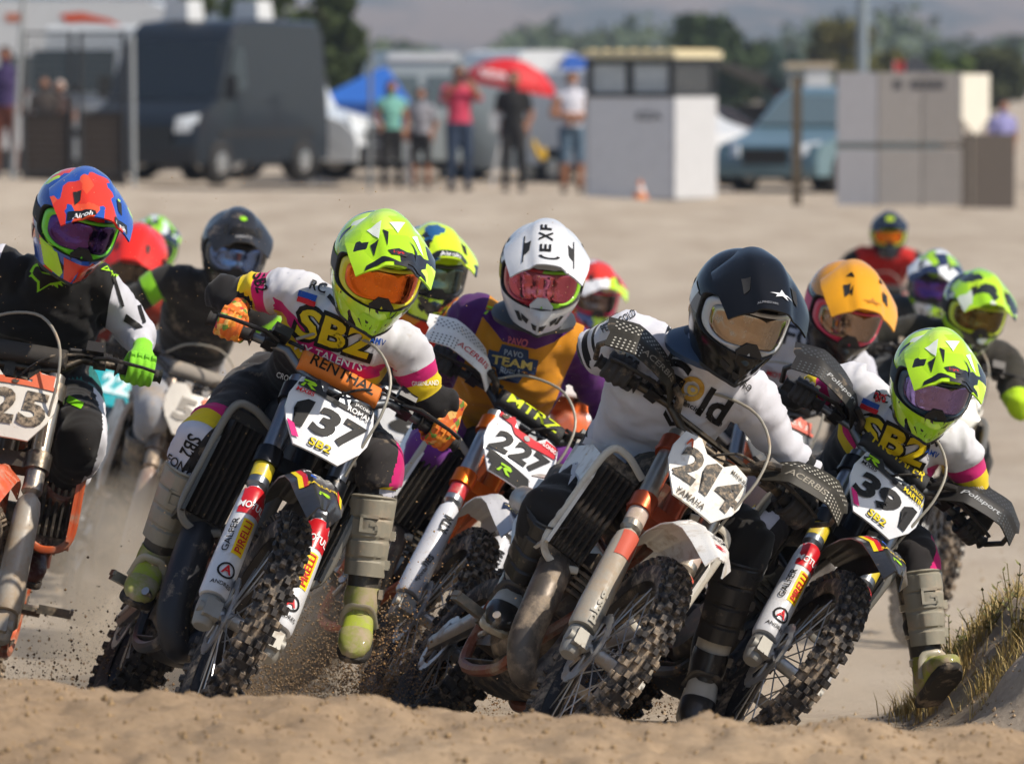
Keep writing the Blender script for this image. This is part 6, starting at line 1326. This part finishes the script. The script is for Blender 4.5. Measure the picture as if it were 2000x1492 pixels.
obj('roof', MB().box((.04, .8, z1_+.06), (.9, 1.75, .10)), flat('b8a890'), t_); obj('tail_light', MB().box((.1, -.03, z0_-.12), (.2, .03, .08)), flat('a81c1c'), t_); obj('chassis', MB().box((.06, .8, .45), (.8, 1.5, .2)), flat('2a2826'), t_)
for s in (-.36, .46): obj('wheel', cached('vwheel', wheel_mesh), TYRE, t_, T((s, .9, .3)) @ MX.Scale(.85, 4))
q = at(1556, 81); tag(obj('wooden_post', MB().box((0, 0, (zrow(150, 81)-q.z)/2), (.13, .13, zrow(150, 81)-q.z)), flat('5c5040', .9), None, T(q)), 'weathered wooden post in front of the teal car', 'post')
q = at(1683, 125); tag(obj('steel_pole', MB().tube([(0, 0, 0), (0, 0, 9)], .12, 12), flat('7e8a92', .4), None, T(q)), 'tall grey steel pole behind the grey banners', 'pole')
p = at(1755, 80); bn = thing('banner_fence', 'fence hung with dull grey banners, printed along the top', 'fence', T(p) @ RZ(8)); s8 = 80/FPX; zb = p.z
zz = [zrow(y_, 80)-zb for y_ in (142, 278, 292, 400)]
for k_, (a, b_) in enumerate(((1632, 1712), (1714, 1800), (1802, 1880))):
    for j_, (t0, t1) in enumerate(((zz[0], zz[1]), (zz[2], zz[3]))): obj('banner', MB().box((((a+b_)/2-1755)*s8, 0, (t0+t1)/2), ((b_-a)*s8, .02, abs(t0-t1))), flat(('8e8e94', '888482', '827e7c')[k_], .8), bn)
    obj('fence_post', MB().tube([((b_+1-1755)*s8, .04, -.1), ((b_+1-1755)*s8, .04, zz[0])], .03, 8), flat('5a5650'), bn)
obj('rail', MB().box((0, .03, (zz[1]+zz[2])/2), (1.78, .03, .08)), flat('5c5a58'), bn)
for i, (x, w_) in enumerate(((1752, 18), (1788, 22), (1825, 40))): obj('print_block', MB().box(((x-1755)*s8, -.016, zrow(165, 80)-zb), (w_*s8, .01, .13)), flat('4a484a'), bn)
obj('netting', MB().box(((1935-1755)*s8, .02, (zrow(262, 80)-zb)/2), (.75, .015, zrow(262, 80)-zb)), flat('5a524c', .9), bn)
q = at(1905, 79); ar = thing('arrow_board', 'white board pointing down beside the grey banners', 'sign', T(V((q.x, q.y, q.z))) @ RZ(38)); za = lambda y_: zrow(y_, 79)-q.z
obj('board', MB().prism([(-.26, za(145)), (.26, za(145)), (.26, za(232)), (.0, za(264)), (-.26, za(232))], .05), flat('dcd6c8', .6), ar); obj('stake', MB().tube([(0, .08, 0), (0, .08, za(150))], .03, 6), flat('6a6258'), ar)
p = at(1985, 96); vehicle('parked_car', 'white car at the far right beyond the banners', T(V((p.x+.8, p.y, zrow(372, 96)))) @ RZ(-60), CAR, 1.85, WHITE, [('windscreen', [(-.70, 1.88, 1.57), (-.82, 1.20, 1.11), (.82, 1.20, 1.11), (.70, 1.88, 1.57)], GLASS), ('side_window', [(.915, 1.5, 1.12), (.915, 3.9, 1.12), (.858, 3.7, 1.58), (.858, 2.05, 1.58)], GLASS)], [(-.84, .8), (.84, .8), (-.84, 3.4), (.84, 3.4)])
p = at(1785, 110); t_ = thing('pit_tent', 'dark peaked tent above the grey banners', 'tent', T(p)); zt_ = zrow(108, 110)-p.z
obj('roof', MB().rings([[(-.5, -.5, zt_-.4), (.5, -.5, zt_-.4), (.5, .5, zt_-.4), (-.5, .5, zt_-.4)], [(-.03, -.03, zt_), (.03, -.03, zt_), (.03, .03, zt_), (-.03, .03, zt_)]]), flat('22252c', .8), t_, None, 20); obj('wall', MB().box((0, 0, (zt_-.4)/2), (.9, .9, zt_-.4)), flat('2a2c30', .8), t_)
q = at(1745, 108); fl_ = thing('red_flag', 'small red flag beside the dark peaked tent', 'flag', T(q)); obj('pole', MB().tube([(0, 0, 0), (0, 0, zrow(118, 108)-q.z)], .015, 6), flat('909090'), fl_); obj('cloth', MB().sheet(lambda u, v: (u*.2, .03*math.sin(u*5), zrow(120+22*v, 108)-q.z), 6, 4, .005), flat('c83a34'), fl_)
for px, d, rz, hs, col, lab in ((560, 99, 86, .78, '2c2f33', 'dark parked car seen under and behind the dark van'), (1010, 101, 84, .85, '8a959c', 'silver blue parked car behind the spectators'), (1640, 99, 87, .80, '3c2c2a', 'dark maroon parked car behind the teal car'), (230, 101, 88, .8, '4a4038', 'brown parked car behind the netted fence')):
    p = at(px, d); vehicle('parked_car', lab, T(V((p.x, p.y, p.z))) @ RZ(rz), [(a, b_*hs) for a, b_ in CAR], 1.8, mat(col, .35, .1, .08, 0, coat=.4, var=.04), [('windscreen', [(-.70, 1.88, 1.57*hs), (-.82, 1.20, 1.11*hs), (.82, 1.20, 1.11*hs), (.70, 1.88, 1.57*hs)], GLASS)]+[('side_window', [(s_*.905, 1.55, 1.14*hs), (s_*.905, 3.85, 1.14*hs), (s_*.85, 3.7, 1.58*hs), (s_*.85, 2.1, 1.58*hs)][::-1 if s_ < 0 else 1], GLASS) for s_ in (-1, 1)]+[('sill', [(s_*.925, .9, .16), (s_*.925, 3.3, .16), (s_*.925, 3.3, .42), (s_*.925, .9, .42)][::-1 if s_ < 0 else 1], flat('121213', .7)) for s_ in (-1, 1)], [(-.84, .8), (.84, .8), (-.84, 3.4), (.84, 3.4)])
# ---------------------------------------------------------------- spectators
SKIN = flat('9a6a50', .6)
def spectator(px, d, top, foot, face, label, mats, shorts=False, sleeve=.22, arms=((-.2, .0, .95), (.2, .0, .95)), elb=None, hair='1c1410', long=False, fat=1.0, extra=None):
    x = (px-1000)*d/FPX; z0 = zrow(foot, d); h = (foot-top)*d/FPX; k = h/1.75
    W = T((x, d, z0)) @ RZ(face) @ MX.Scale(k, 4); v = lambda a, b, c: W @ V((a, b, c))
    J = dict(pelvis=v(0, 0, .95), chest=v(0, 0, 1.28), neck=v(0, .0, 1.48), head=v(0, -.02, 1.63), shL=v(-.18, 0, 1.40), shR=v(.18, 0, 1.40), hipL=v(-.09, 0, .90), hipR=v(.09, 0, .90), knL=v(-.11, -.01, .50), knR=v(.11, -.01, .50), anL=v(-.12, .02, .08), anR=v(.12, .02, .08), boots=0)
    el = elb or ((-.25, .04, 1.12), (.25, .04, 1.12)); J['elL'] = v(*el[0]); J['elR'] = v(*el[1]); J['wrL'] = v(*arms[0]); J['wrR'] = v(*arms[1])
    def fn(reg, u, lx, fy, ls):
        if reg == 'torso': return 0 if u < .52*k else 1
        if reg[:3] == 'arm': return 0 if u < sleeve*k else 2
        if reg[:3] == 'leg': return 1 if (not shorts or u < .44*k) else 2
        return 2
    root = thing('person', label, 'person', T((x, d, z0)), 'spectators behind the track'); base = V((x, d, z0))
    me = make_body(J, k, .022, fat, .6, (), fn)
    for q in me.vertices: q.co -= base
    obj('body', me, mats, root)
    M0 = T(-base) @ W
    hb = MB(); hb.ball((0, .012, 1.655), (.098, .108, .105))
    if long: hb.tube([(0, .06, 1.62), (0, .085, 1.45), (0, .09, 1.25)], [.09, .085, .05], 10, .5)
    obj('hair', hb, flat(hair, .7), root, M0)
    obj('nose', MB().ball((0, -.125, 1.615), (.016, .022, .022)), mats[2], root, M0)
    for s in (-1, 1):
        obj('shoe', cached('shoe', lambda: MB().rings([[V((w_*math.cos(q), y, .045+hh*math.sin(q))) for q in [2*math.pi*i/12 for i in range(12)]] for y, w_, hh in ((.09, .03, .03), (.05, .045, .045), (-.08, .05, .04), (-.17, .04, .03), (-.19, .02, .02))])), flat('2a2a2c', .7), root, M0 @ T((s*.12, 0, 0)))
        a = arms[0 if s < 0 else 1]; hd = MB().ball((a[0], a[1]-.01, a[2]-.03), (.035, .035, .05))
        for f_ in range(4): hd.tube([(a[0]-.024+.016*f_, a[1]-.01, a[2]-.06), (a[0]-.024+.016*f_, a[1]-.025, a[2]-.12)], .009, 6)
        hd.tube([(a[0]-s*.03, a[1]-.01, a[2]-.03), (a[0]-s*.05, a[1]-.03, a[2]-.08)], .01, 6)
        obj('hand', hd, mats[2], root, M0)
    if extra: extra(root, M0)
    return root
def shirt(c): return mat(c, .85, 0, .03, 0, var=.08)
spectator(765, 88, 158, 368, 12, 'woman in teal top and black trousers watching the race', [shirt('6fa89c'), shirt('141416'), SKIN], long=True, sleeve=.1, arms=((-.2, -.12, 1.05), (.23, -.02, .88)), hair='2a1810')
spectator(822, 89, 172, 371, -5, 'boy in grey tee and dark shorts', [shirt('8c8c94'), shirt('1e1e22'), SKIN], shorts=True)
def camera_x(root, M0): obj('camera_body', MB().box((0, -.26, 1.60), (.13, .08, .09)).tube([(0, -.3, 1.6), (0, -.40, 1.6)], .035, 10), flat('17171a'), root, M0)
spectator(897, 88, 128, 374, 15, 'man in pink polo and jeans raising a camera', [shirt('c23a58'), shirt('27374f'), SKIN], arms=((-.07, -.25, 1.56), (.07, -.25, 1.56)), elb=((-.26, -.12, 1.28), (.26, -.12, 1.28)), fat=1.08, extra=camera_x)
def towel(root, M0): obj('papers', MB().box((-.26, -.06, 1.02), (.14, .03, .26)), WHITE, root, M0); obj('yellow_strap', MB().tube(bez([(.3, -.1, .75), (.38, -.12, .55), (.46, -.1, .5), (.44, -.08, .65)], 10), .04, 8), flat('c8a020'), root, M0)
spectator(1003, 88, 140, 376, -8, 'man in black tee and dark trousers carrying white papers', [shirt('161618'), shirt('2c2b2c'), SKIN], extra=towel, fat=1.05)
spectator(1117, 87, 140, 378, 6, 'man in white tank top and denim shorts with folded arms', [shirt('c8c8d2'), shirt('52687c'), SKIN], shorts=True, sleeve=.03, arms=((.06, -.2, 1.12), (-.06, -.2, 1.10)), elb=((-.29, -.06, 1.13), (.29, -.06, 1.13)), fat=1.08)
spectator(1958, 86, 195, 395, 20, 'person in lavender shirt beside the arrow board', [shirt('8a88b8'), shirt('3a3634'), SKIN])
spectator(12, 82, 92, 345, -10, 'person in purple shirt by the leaning post', [shirt('3a2c58'), shirt('6a3a2c'), flat('7a4a34', .6)], shorts=True)
spectator(88, 90, 150, 350, 5, 'person with dark hair behind the wire fence', [shirt('3a302c'), shirt('2c2a2a'), SKIN], hair='1c1210')
spectator(118, 91, 158, 350, -12, 'person with pale cap behind the wire fence', [shirt('4a3430'), shirt('2c2a2a'), SKIN], hair='c8b8b0')
# ---------------------------------------------------------------- trees
def leaf_mat(c):
    return mat(c, .8, 0, 0, 0, var=.35, spec=.2)
def tree(name, label, px, d, top, wpx, col, n=1400, leaf=.16, conic=False, seed=1, group=None):
    rg = np.random.default_rng(seed); b0 = at(px, d); h = zrow(top, d)-b0.z; w_ = wpx*d/FPX/2
    root = thing(name, label, 'tree', T(b0), group)
    tr = MB(); tr.tube([(0, 0, -.1), (.03, 0, h*.3), (-.02, .02, h*.7)], [.05*h**.7, .04*h**.7, .015], 8)
    for i in range(5):
        a = rg.uniform(0, 6.28); z = h*rg.uniform(.25, .6); tr.tube([(0, 0, z), (w_*.55*math.cos(a), w_*.55*math.sin(a), z+h*.18)], [.025*h**.6, .008], 6)
    obj('trunk', tr, flat('3a2e22', .9), root)
    cl = []
    for i in range(20 if not conic else 30):
        t = rg.uniform(.22, .95); rr = w_*(1-t)*1.05 if conic else w_*math.sqrt(max(.05, 1-((t-.58)/.5)**2)); a = rg.uniform(0, 6.28); q = rr*rg.uniform(.3, .8)
        cl.append((q*math.cos(a), q*math.sin(a), h*t, w_*rg.uniform(.28, .48)*(.7 if conic else 1)))
    vs = []; fs = []
    for i in range(n):
        c = cl[rg.integers(len(cl))]; dr = rg.normal(size=3); dr /= np.linalg.norm(dr); r_ = c[3]*rg.uniform(.55, 1.0); p_ = np.array(c[:3])+dr*r_
        if p_[2] > h: p_[2] = h-rg.uniform(0, .2)
        u1 = rg.normal(size=3); u1 /= np.linalg.norm(u1); u2 = np.cross(u1, dr+.4*rg.normal(size=3)); u2 /= np.linalg.norm(u2)+1e-9; s = leaf*rg.uniform(.6, 1.3)
        o = len(vs); vs += [p_-u1*s, p_+u2*s*.6, p_+u1*s, p_-u2*s*.6]; fs.append((o, o+1, o+2, o+3))
    me = bpy.data.meshes.new('crown'); me.from_pydata([tuple(x) for x in vs], [], fs); me.update()
    obj('crown', me, leaf_mat(col), root); return root
for i, (px, d, top, w_, c, lab, con) in enumerate(((385, 135, -70, 200, '424c28', 'tall dark cypress-like tree behind the motorhome', True), (530, 140, -40, 230, '4c5830', 'broad olive green tree behind the roof vents', False), (652, 132, -75, 260, '343f20', 'tall dark green conifer above the blue canopy', True), (1405, 210, 33, 195, '36442a', 'wide dark green tree behind the control hut', False), (1635, 215, 45, 150, '5c5830', 'olive brown tree left of the steel pole', False), (1730, 200, 105, 110, '666438', 'low olive tree right of the steel pole', False), (1835, 205, 100, 130, '52622f', 'bright green low tree above the grey banners', False), (1930, 215, 95, 150, '464a2e', 'dark low tree above the arrow board', False), (740, 150, 90, 110, '5e664a', 'grey green bush between conifer and caravan', False), (1530, 230, 90, 90, '4a5c54', 'bluish bush between the two round trees', False))):
    tree('tree', lab, px, d, top, w_, c, 2600, .24 if d > 180 else .17, con, 30+i, 'trees behind the paddock')
# far woodland as one mass
rg = np.random.default_rng(5); vs = []; fs = []
for i in range(9000):
    x = rg.uniform(-60, 60); y = rg.uniform(520, 760); hh = 5.2+1.8*math.sin(x*.21)+1.4*math.sin(x*.53+1)+rg.uniform(-.8, .8); z = rg.uniform(0, 1)**.6*hh; s = rg.uniform(.5, 1.1)
    p_ = np.array([x, y, z]); u1 = rg.normal(size=3); u1 /= np.linalg.norm(u1); u2 = np.cross(u1, rg.normal(size=3)); u2 /= np.linalg.norm(u2)+1e-9
    o = len(vs); vs += [p_-u1*s, p_+u2*s*.7, p_+u1*s, p_-u2*s*.7]; fs.append((o, o+1, o+2, o+3))
me = bpy.data.meshes.new('wood'); me.from_pydata([tuple(x) for x in vs], [], fs); me.update()
tag(obj('woodland', me, leaf_mat('46523a')), 'dark green belt of far trees below the hills', None, kind='stuff')
# ---------------------------------------------------------------- dust, thrown dirt, verge plants
def spray(name, label, n, fn, smin, smax, seed, col='9a7448'):
    rg = np.random.default_rng(seed); vs = []; fs = []
    oc = np.array([[1, 0, 0], [-1, 0, 0], [0, 1, 0], [0, -1, 0], [0, 0, 1], [0, 0, -1]], float); of = [(0, 2, 4), (2, 1, 4), (1, 3, 4), (3, 0, 4), (2, 0, 5), (1, 2, 5), (3, 1, 5), (0, 3, 5)]
    for i in range(n):
        p_ = fn(rg)
        if p_ is None: continue
        s = smin*(smax/smin)**(rg.random()**2.2); o = len(vs)
        vs += list(np.array(p_)+oc*s*rg.uniform(.6, 1.3, (6, 1))); fs += [tuple(j+o for j in f) for f in of]
    me = bpy.data.meshes.new(name); me.from_pydata([tuple(x) for x in vs], [], fs); me.update()
    return tag(obj(name, me, mat(col, .95, 0, 0, 0, var=.3)), label, None, kind='stuff')
def plume(px0, px1, d0, d1, zmax, skew):
    def fn(rg):
        t = rg.random(); d = d0+(d1-d0)*t; px = px0+(px1-px0)*rg.random(); x = (px-1000)*d/FPX
        edge = 1-abs((px-(px0+px1)/2)/((px1-px0)/2))**2.5
        z = abs(rg.normal())*zmax*.45*(edge+.15)+rg.random()*.04
        return (x+skew*z*rg.normal(), d, gz0(x, d)+z) if z < zmax*1.8 else None
    return fn
def gz0(x, d): return float(np.interp(d, [15.2, 16.3, 17.2, 18.4], [-.03, -.10, -.22, -.36]))
spray('dirt_spray', 'brown dirt thrown up behind the rear wheel of bike 137', 22000, plume(455, 845, 15.7, 17.2, .36, .15), .0009, .0046, 3, '7c6850')
spray('dirt_spray', 'loose clods flying beside the muddy orange bike', 2600, plume(-40, 330, 15.6, 17.5, .34, .3), .0012, .006, 4, '6e583e')
spray('dirt_spray', 'dirt flying round the front wheel of bike 227', 5200, plume(690, 900, 15.7, 16.4, .42, .3), .0010, .0042, 5, 'a8845a')
spray('dirt_spray', 'dirt kicked up between the wheels of bike 214', 3800, plume(800, 1420, 15.3, 16.6, .22, .2), .0010, .0045, 6, '8a6840')
spray('dust_grains', 'fine grains hanging in the air among the riders', 1500, lambda rg: (rg.uniform(-1.5, .2), (d_ := rg.uniform(14.6, 16.5)), rg.uniform(.1, 1.5)), .0007, .0022, 8, 'b09068')
def dust(name, label, c, r, dens, seed):
    b = MB().ball((0, 0, 0), r, 20, 12); o = obj(name, b, None, None, T(c))
    m = bpy.data.materials.new(name); m.use_nodes = True; n = m.node_tree.nodes; l = m.node_tree.links
    for x in list(n):
        if x.bl_idname != 'ShaderNodeOutputMaterial': n.remove(x)
    pv = n.new('ShaderNodeVolumePrincipled'); pv.inputs['Color'].default_value = (.92, .80, .64, 1); pv.inputs['Anisotropy'].default_value = .2
    tc = n.new('ShaderNodeTexCoord'); nz = n.new('ShaderNodeTexNoise'); nz.inputs['Scale'].default_value = 2.6; nz.inputs['Detail'].default_value = 3
    mp = n.new('ShaderNodeMapping'); mp.inputs['Location'].default_value = (seed, seed*.7, 0); l.new(tc.outputs['Object'], mp.inputs[0]); l.new(mp.outputs[0], nz.inputs['Vector'])
    # falloff to the edge of the puff
    sc = n.new('ShaderNodeMapping'); sc.inputs['Scale'].default_value = (1/r[0], 1/r[1], 1/r[2]); l.new(tc.outputs['Object'], sc.inputs[0])
    ln = n.new('ShaderNodeVectorMath'); ln.operation = 'LENGTH'; l.new(sc.outputs[0], ln.inputs[0])
    fo = n.new('ShaderNodeMapRange'); fo.inputs[1].default_value = .25; fo.inputs[2].default_value = 1; fo.inputs[3].default_value = 1; fo.inputs[4].default_value = 0; l.new(ln.outputs['Value'], fo.inputs[0])
    mr = n.new('ShaderNodeMapRange'); mr.inputs[1].default_value = .40; mr.inputs[2].default_value = .68; mr.inputs[3].default_value = 0; mr.inputs[4].default_value = dens; l.new(nz.outputs[0], mr.inputs[0])
    mu = n.new('ShaderNodeMath'); mu.operation = 'MULTIPLY'; l.new(fo.outputs[0], mu.inputs[0]); l.new(mr.outputs[0], mu.inputs[1]); l.new(mu.outputs[0], pv.inputs['Density'])
    l.new(pv.outputs[0], [x for x in n if x.bl_idname == 'ShaderNodeOutputMaterial'][0].inputs['Volume'])
    o.material_slots[0].material = m; return tag(o, label, None, kind='stuff')
dust('dust_cloud', 'pale dust hanging between bikes 25 and 137', P(230, 1210, 17.6), (.9, 1.1, .48), 3.2, 1.3)
dust('dust_cloud', 'pale dust behind the boot of the 137 racer', P(690, 1190, 17.4), (.9, .9, .40), 3.6, 4.7)
dust('dust_cloud', 'pale dust low between the wheels of bikes 214 and 391', P(1330, 1260, 17.6), (.9, .9, .34), 3.0, 7.9)
rgc = np.random.default_rng(31)
def scatter(n, x0, x1, y0, y1):
    x, y = rgc.uniform(x0, x1, n), rgc.uniform(y0, y1, n); it = iter(np.stack([x, y, ground_z(x, y)], -1)); return lambda rg: next(it)
spray('dirt_clods', 'loose crumbs of dirt lying on the foreground bank', 6000, scatter(6000, -1.25, 1.25, 10.6, 12.9), .0015, .009, 32, '8e7656')
spray('dirt_clods', 'loose crumbs of dirt scattered over the track', 4500, scatter(4500, -2.4, 2.6, 14.4, 32), .002, .014, 33, 'a08c70')
spray('dirt_clods', 'crumbly dirt and small stones on the verge mound', 3500, scatter(3500, 1.0, 1.75, 14.45, 16.3), .0015, .009, 34, '8e7a60')
# verge: dry grass, weeds, pebbles
def blades(name, label, n, region, hmin, hmax, cols, seed):
    rg = np.random.default_rng(seed); vs = []; fs = []; mi = []
    pts = [region(rg) for _ in range(n)]; zs = ground_z(np.array([q[0] for q in pts]), np.array([q[1] for q in pts]))
    for i in range(n):
        x, y = pts[i]; z = float(zs[i]); h = rg.uniform(hmin, hmax); a = rg.uniform(0, 6.28); le = rg.normal(0, .45, 2)*h; w_ = rg.uniform(.0008, .0022); c, s = math.cos(a)*w_, math.sin(a)*w_
        o = len(vs); vs += [(x-c, y-s, z-.01), (x+c, y+s, z-.01), (x+le[0]*.4+c*.7, y+le[1]*.4+s*.7, z+h*.6), (x+le[0]*.4-c*.7, y+le[1]*.4-s*.7, z+h*.6), (x+le[0], y+le[1], z+h)]
        fs += [(o, o+1, o+2, o+3), (o+3, o+2, o+4)]; k = rg.integers(len(cols)); mi += [k, k]
    me = bpy.data.meshes.new(name); me.from_pydata(vs, [], fs); me.polygons.foreach_set('material_index', mi); me.update()
    return tag(obj(name, me, [mat(c, .9, 0, 0, 0, var=.3, spec=.1) for c in cols]), label, None, kind='stuff')
_tc = [(RNG.uniform(1.30, 1.75), RNG.uniform(14.9, 15.8)) for _ in range(55)]+[(RNG.uniform(1.14, 1.75), RNG.uniform(15.85, 16.6)) for _ in range(80)]
def reg1(rg): q = _tc[rg.integers(len(_tc))]; return q[0]+rg.normal(0, .03), q[1]+rg.normal(0, .03)
blades('dry_grass', 'dry straw-coloured grass on the verge mound', 6500, reg1, .02, .085, ['b89e68', '9a8454', 'c4b07c', '8a7c4c'], 11)
_tg = [(RNG.uniform(.93, 1.08), RNG.uniform(14.6, 14.95)) for _ in range(14)]+[(RNG.uniform(1.2, 1.32), RNG.uniform(16.2, 16.4)) for _ in range(8)]
def reg2(rg): q = _tg[rg.integers(len(_tg))]; return q[0]+rg.normal(0, .022), q[1]+rg.normal(0, .022)
blades('green_grass', 'green grass tufts at the foot of the mound', 900, reg2, .012, .04, ['5a7a28', '6e7c3a', '4a6424'], 12)
def weed(px, d, h, seed, lab, col='6f7040'):
    rg = np.random.default_rng(seed); x = (px-1000)*d/FPX; b0 = V((x, d, gz(x, d)-.01)); r_ = thing('weed', lab, 'plant', T(b0), 'weeds on the verge mound')
    st = MB(); lf = MB()
    for i in range(5):
        a = rg.uniform(0, 6.28); sp = rg.uniform(.1, .45)*h; hh = h*rg.uniform(.6, 1); pts = bez([(0, 0, 0), (sp*.35*math.cos(a), sp*.35*math.sin(a), hh*.5), (sp*math.cos(a), sp*math.sin(a), hh)], 8); st.tube(pts, [.0022]*6+[.0015]*3, 5)
        for k in range(16):
            p_ = pts[2+k % 7]; b_ = rg.uniform(0, 6.28); s = rg.uniform(.006, .014); up = rg.uniform(.2, .9); u = V((math.cos(b_), math.sin(b_), up))*s; v = V((-math.sin(b_), math.cos(b_), 0))*s*.4
            lf.add([p_, p_+u*.6+v, p_+u*1.6, p_+u*.6-v], [(0, 1, 2, 3)])
    obj('stem', st, flat('6a6038', .9), r_); obj('foliage', lf, mat(col, .85, 0, 0, 0, var=.3), r_)
for i, (px, d, h, lab) in enumerate(((1858, 16.2, .17, 'twiggy upright weed behind the outstretched boot'), (1935, 16.0, .20, 'twiggy weed below the black hand guard'), (1985, 15.7, .26, 'tall weed at the edge of the mound'), (1905, 16.4, .14, 'short weed on the mound ridge'))): weed(px, d, h, 40+i, lab)
weed(1695, 14.75, .085, 50, 'small green weed in the dirt below the 391 front wheel', '5c6e34')
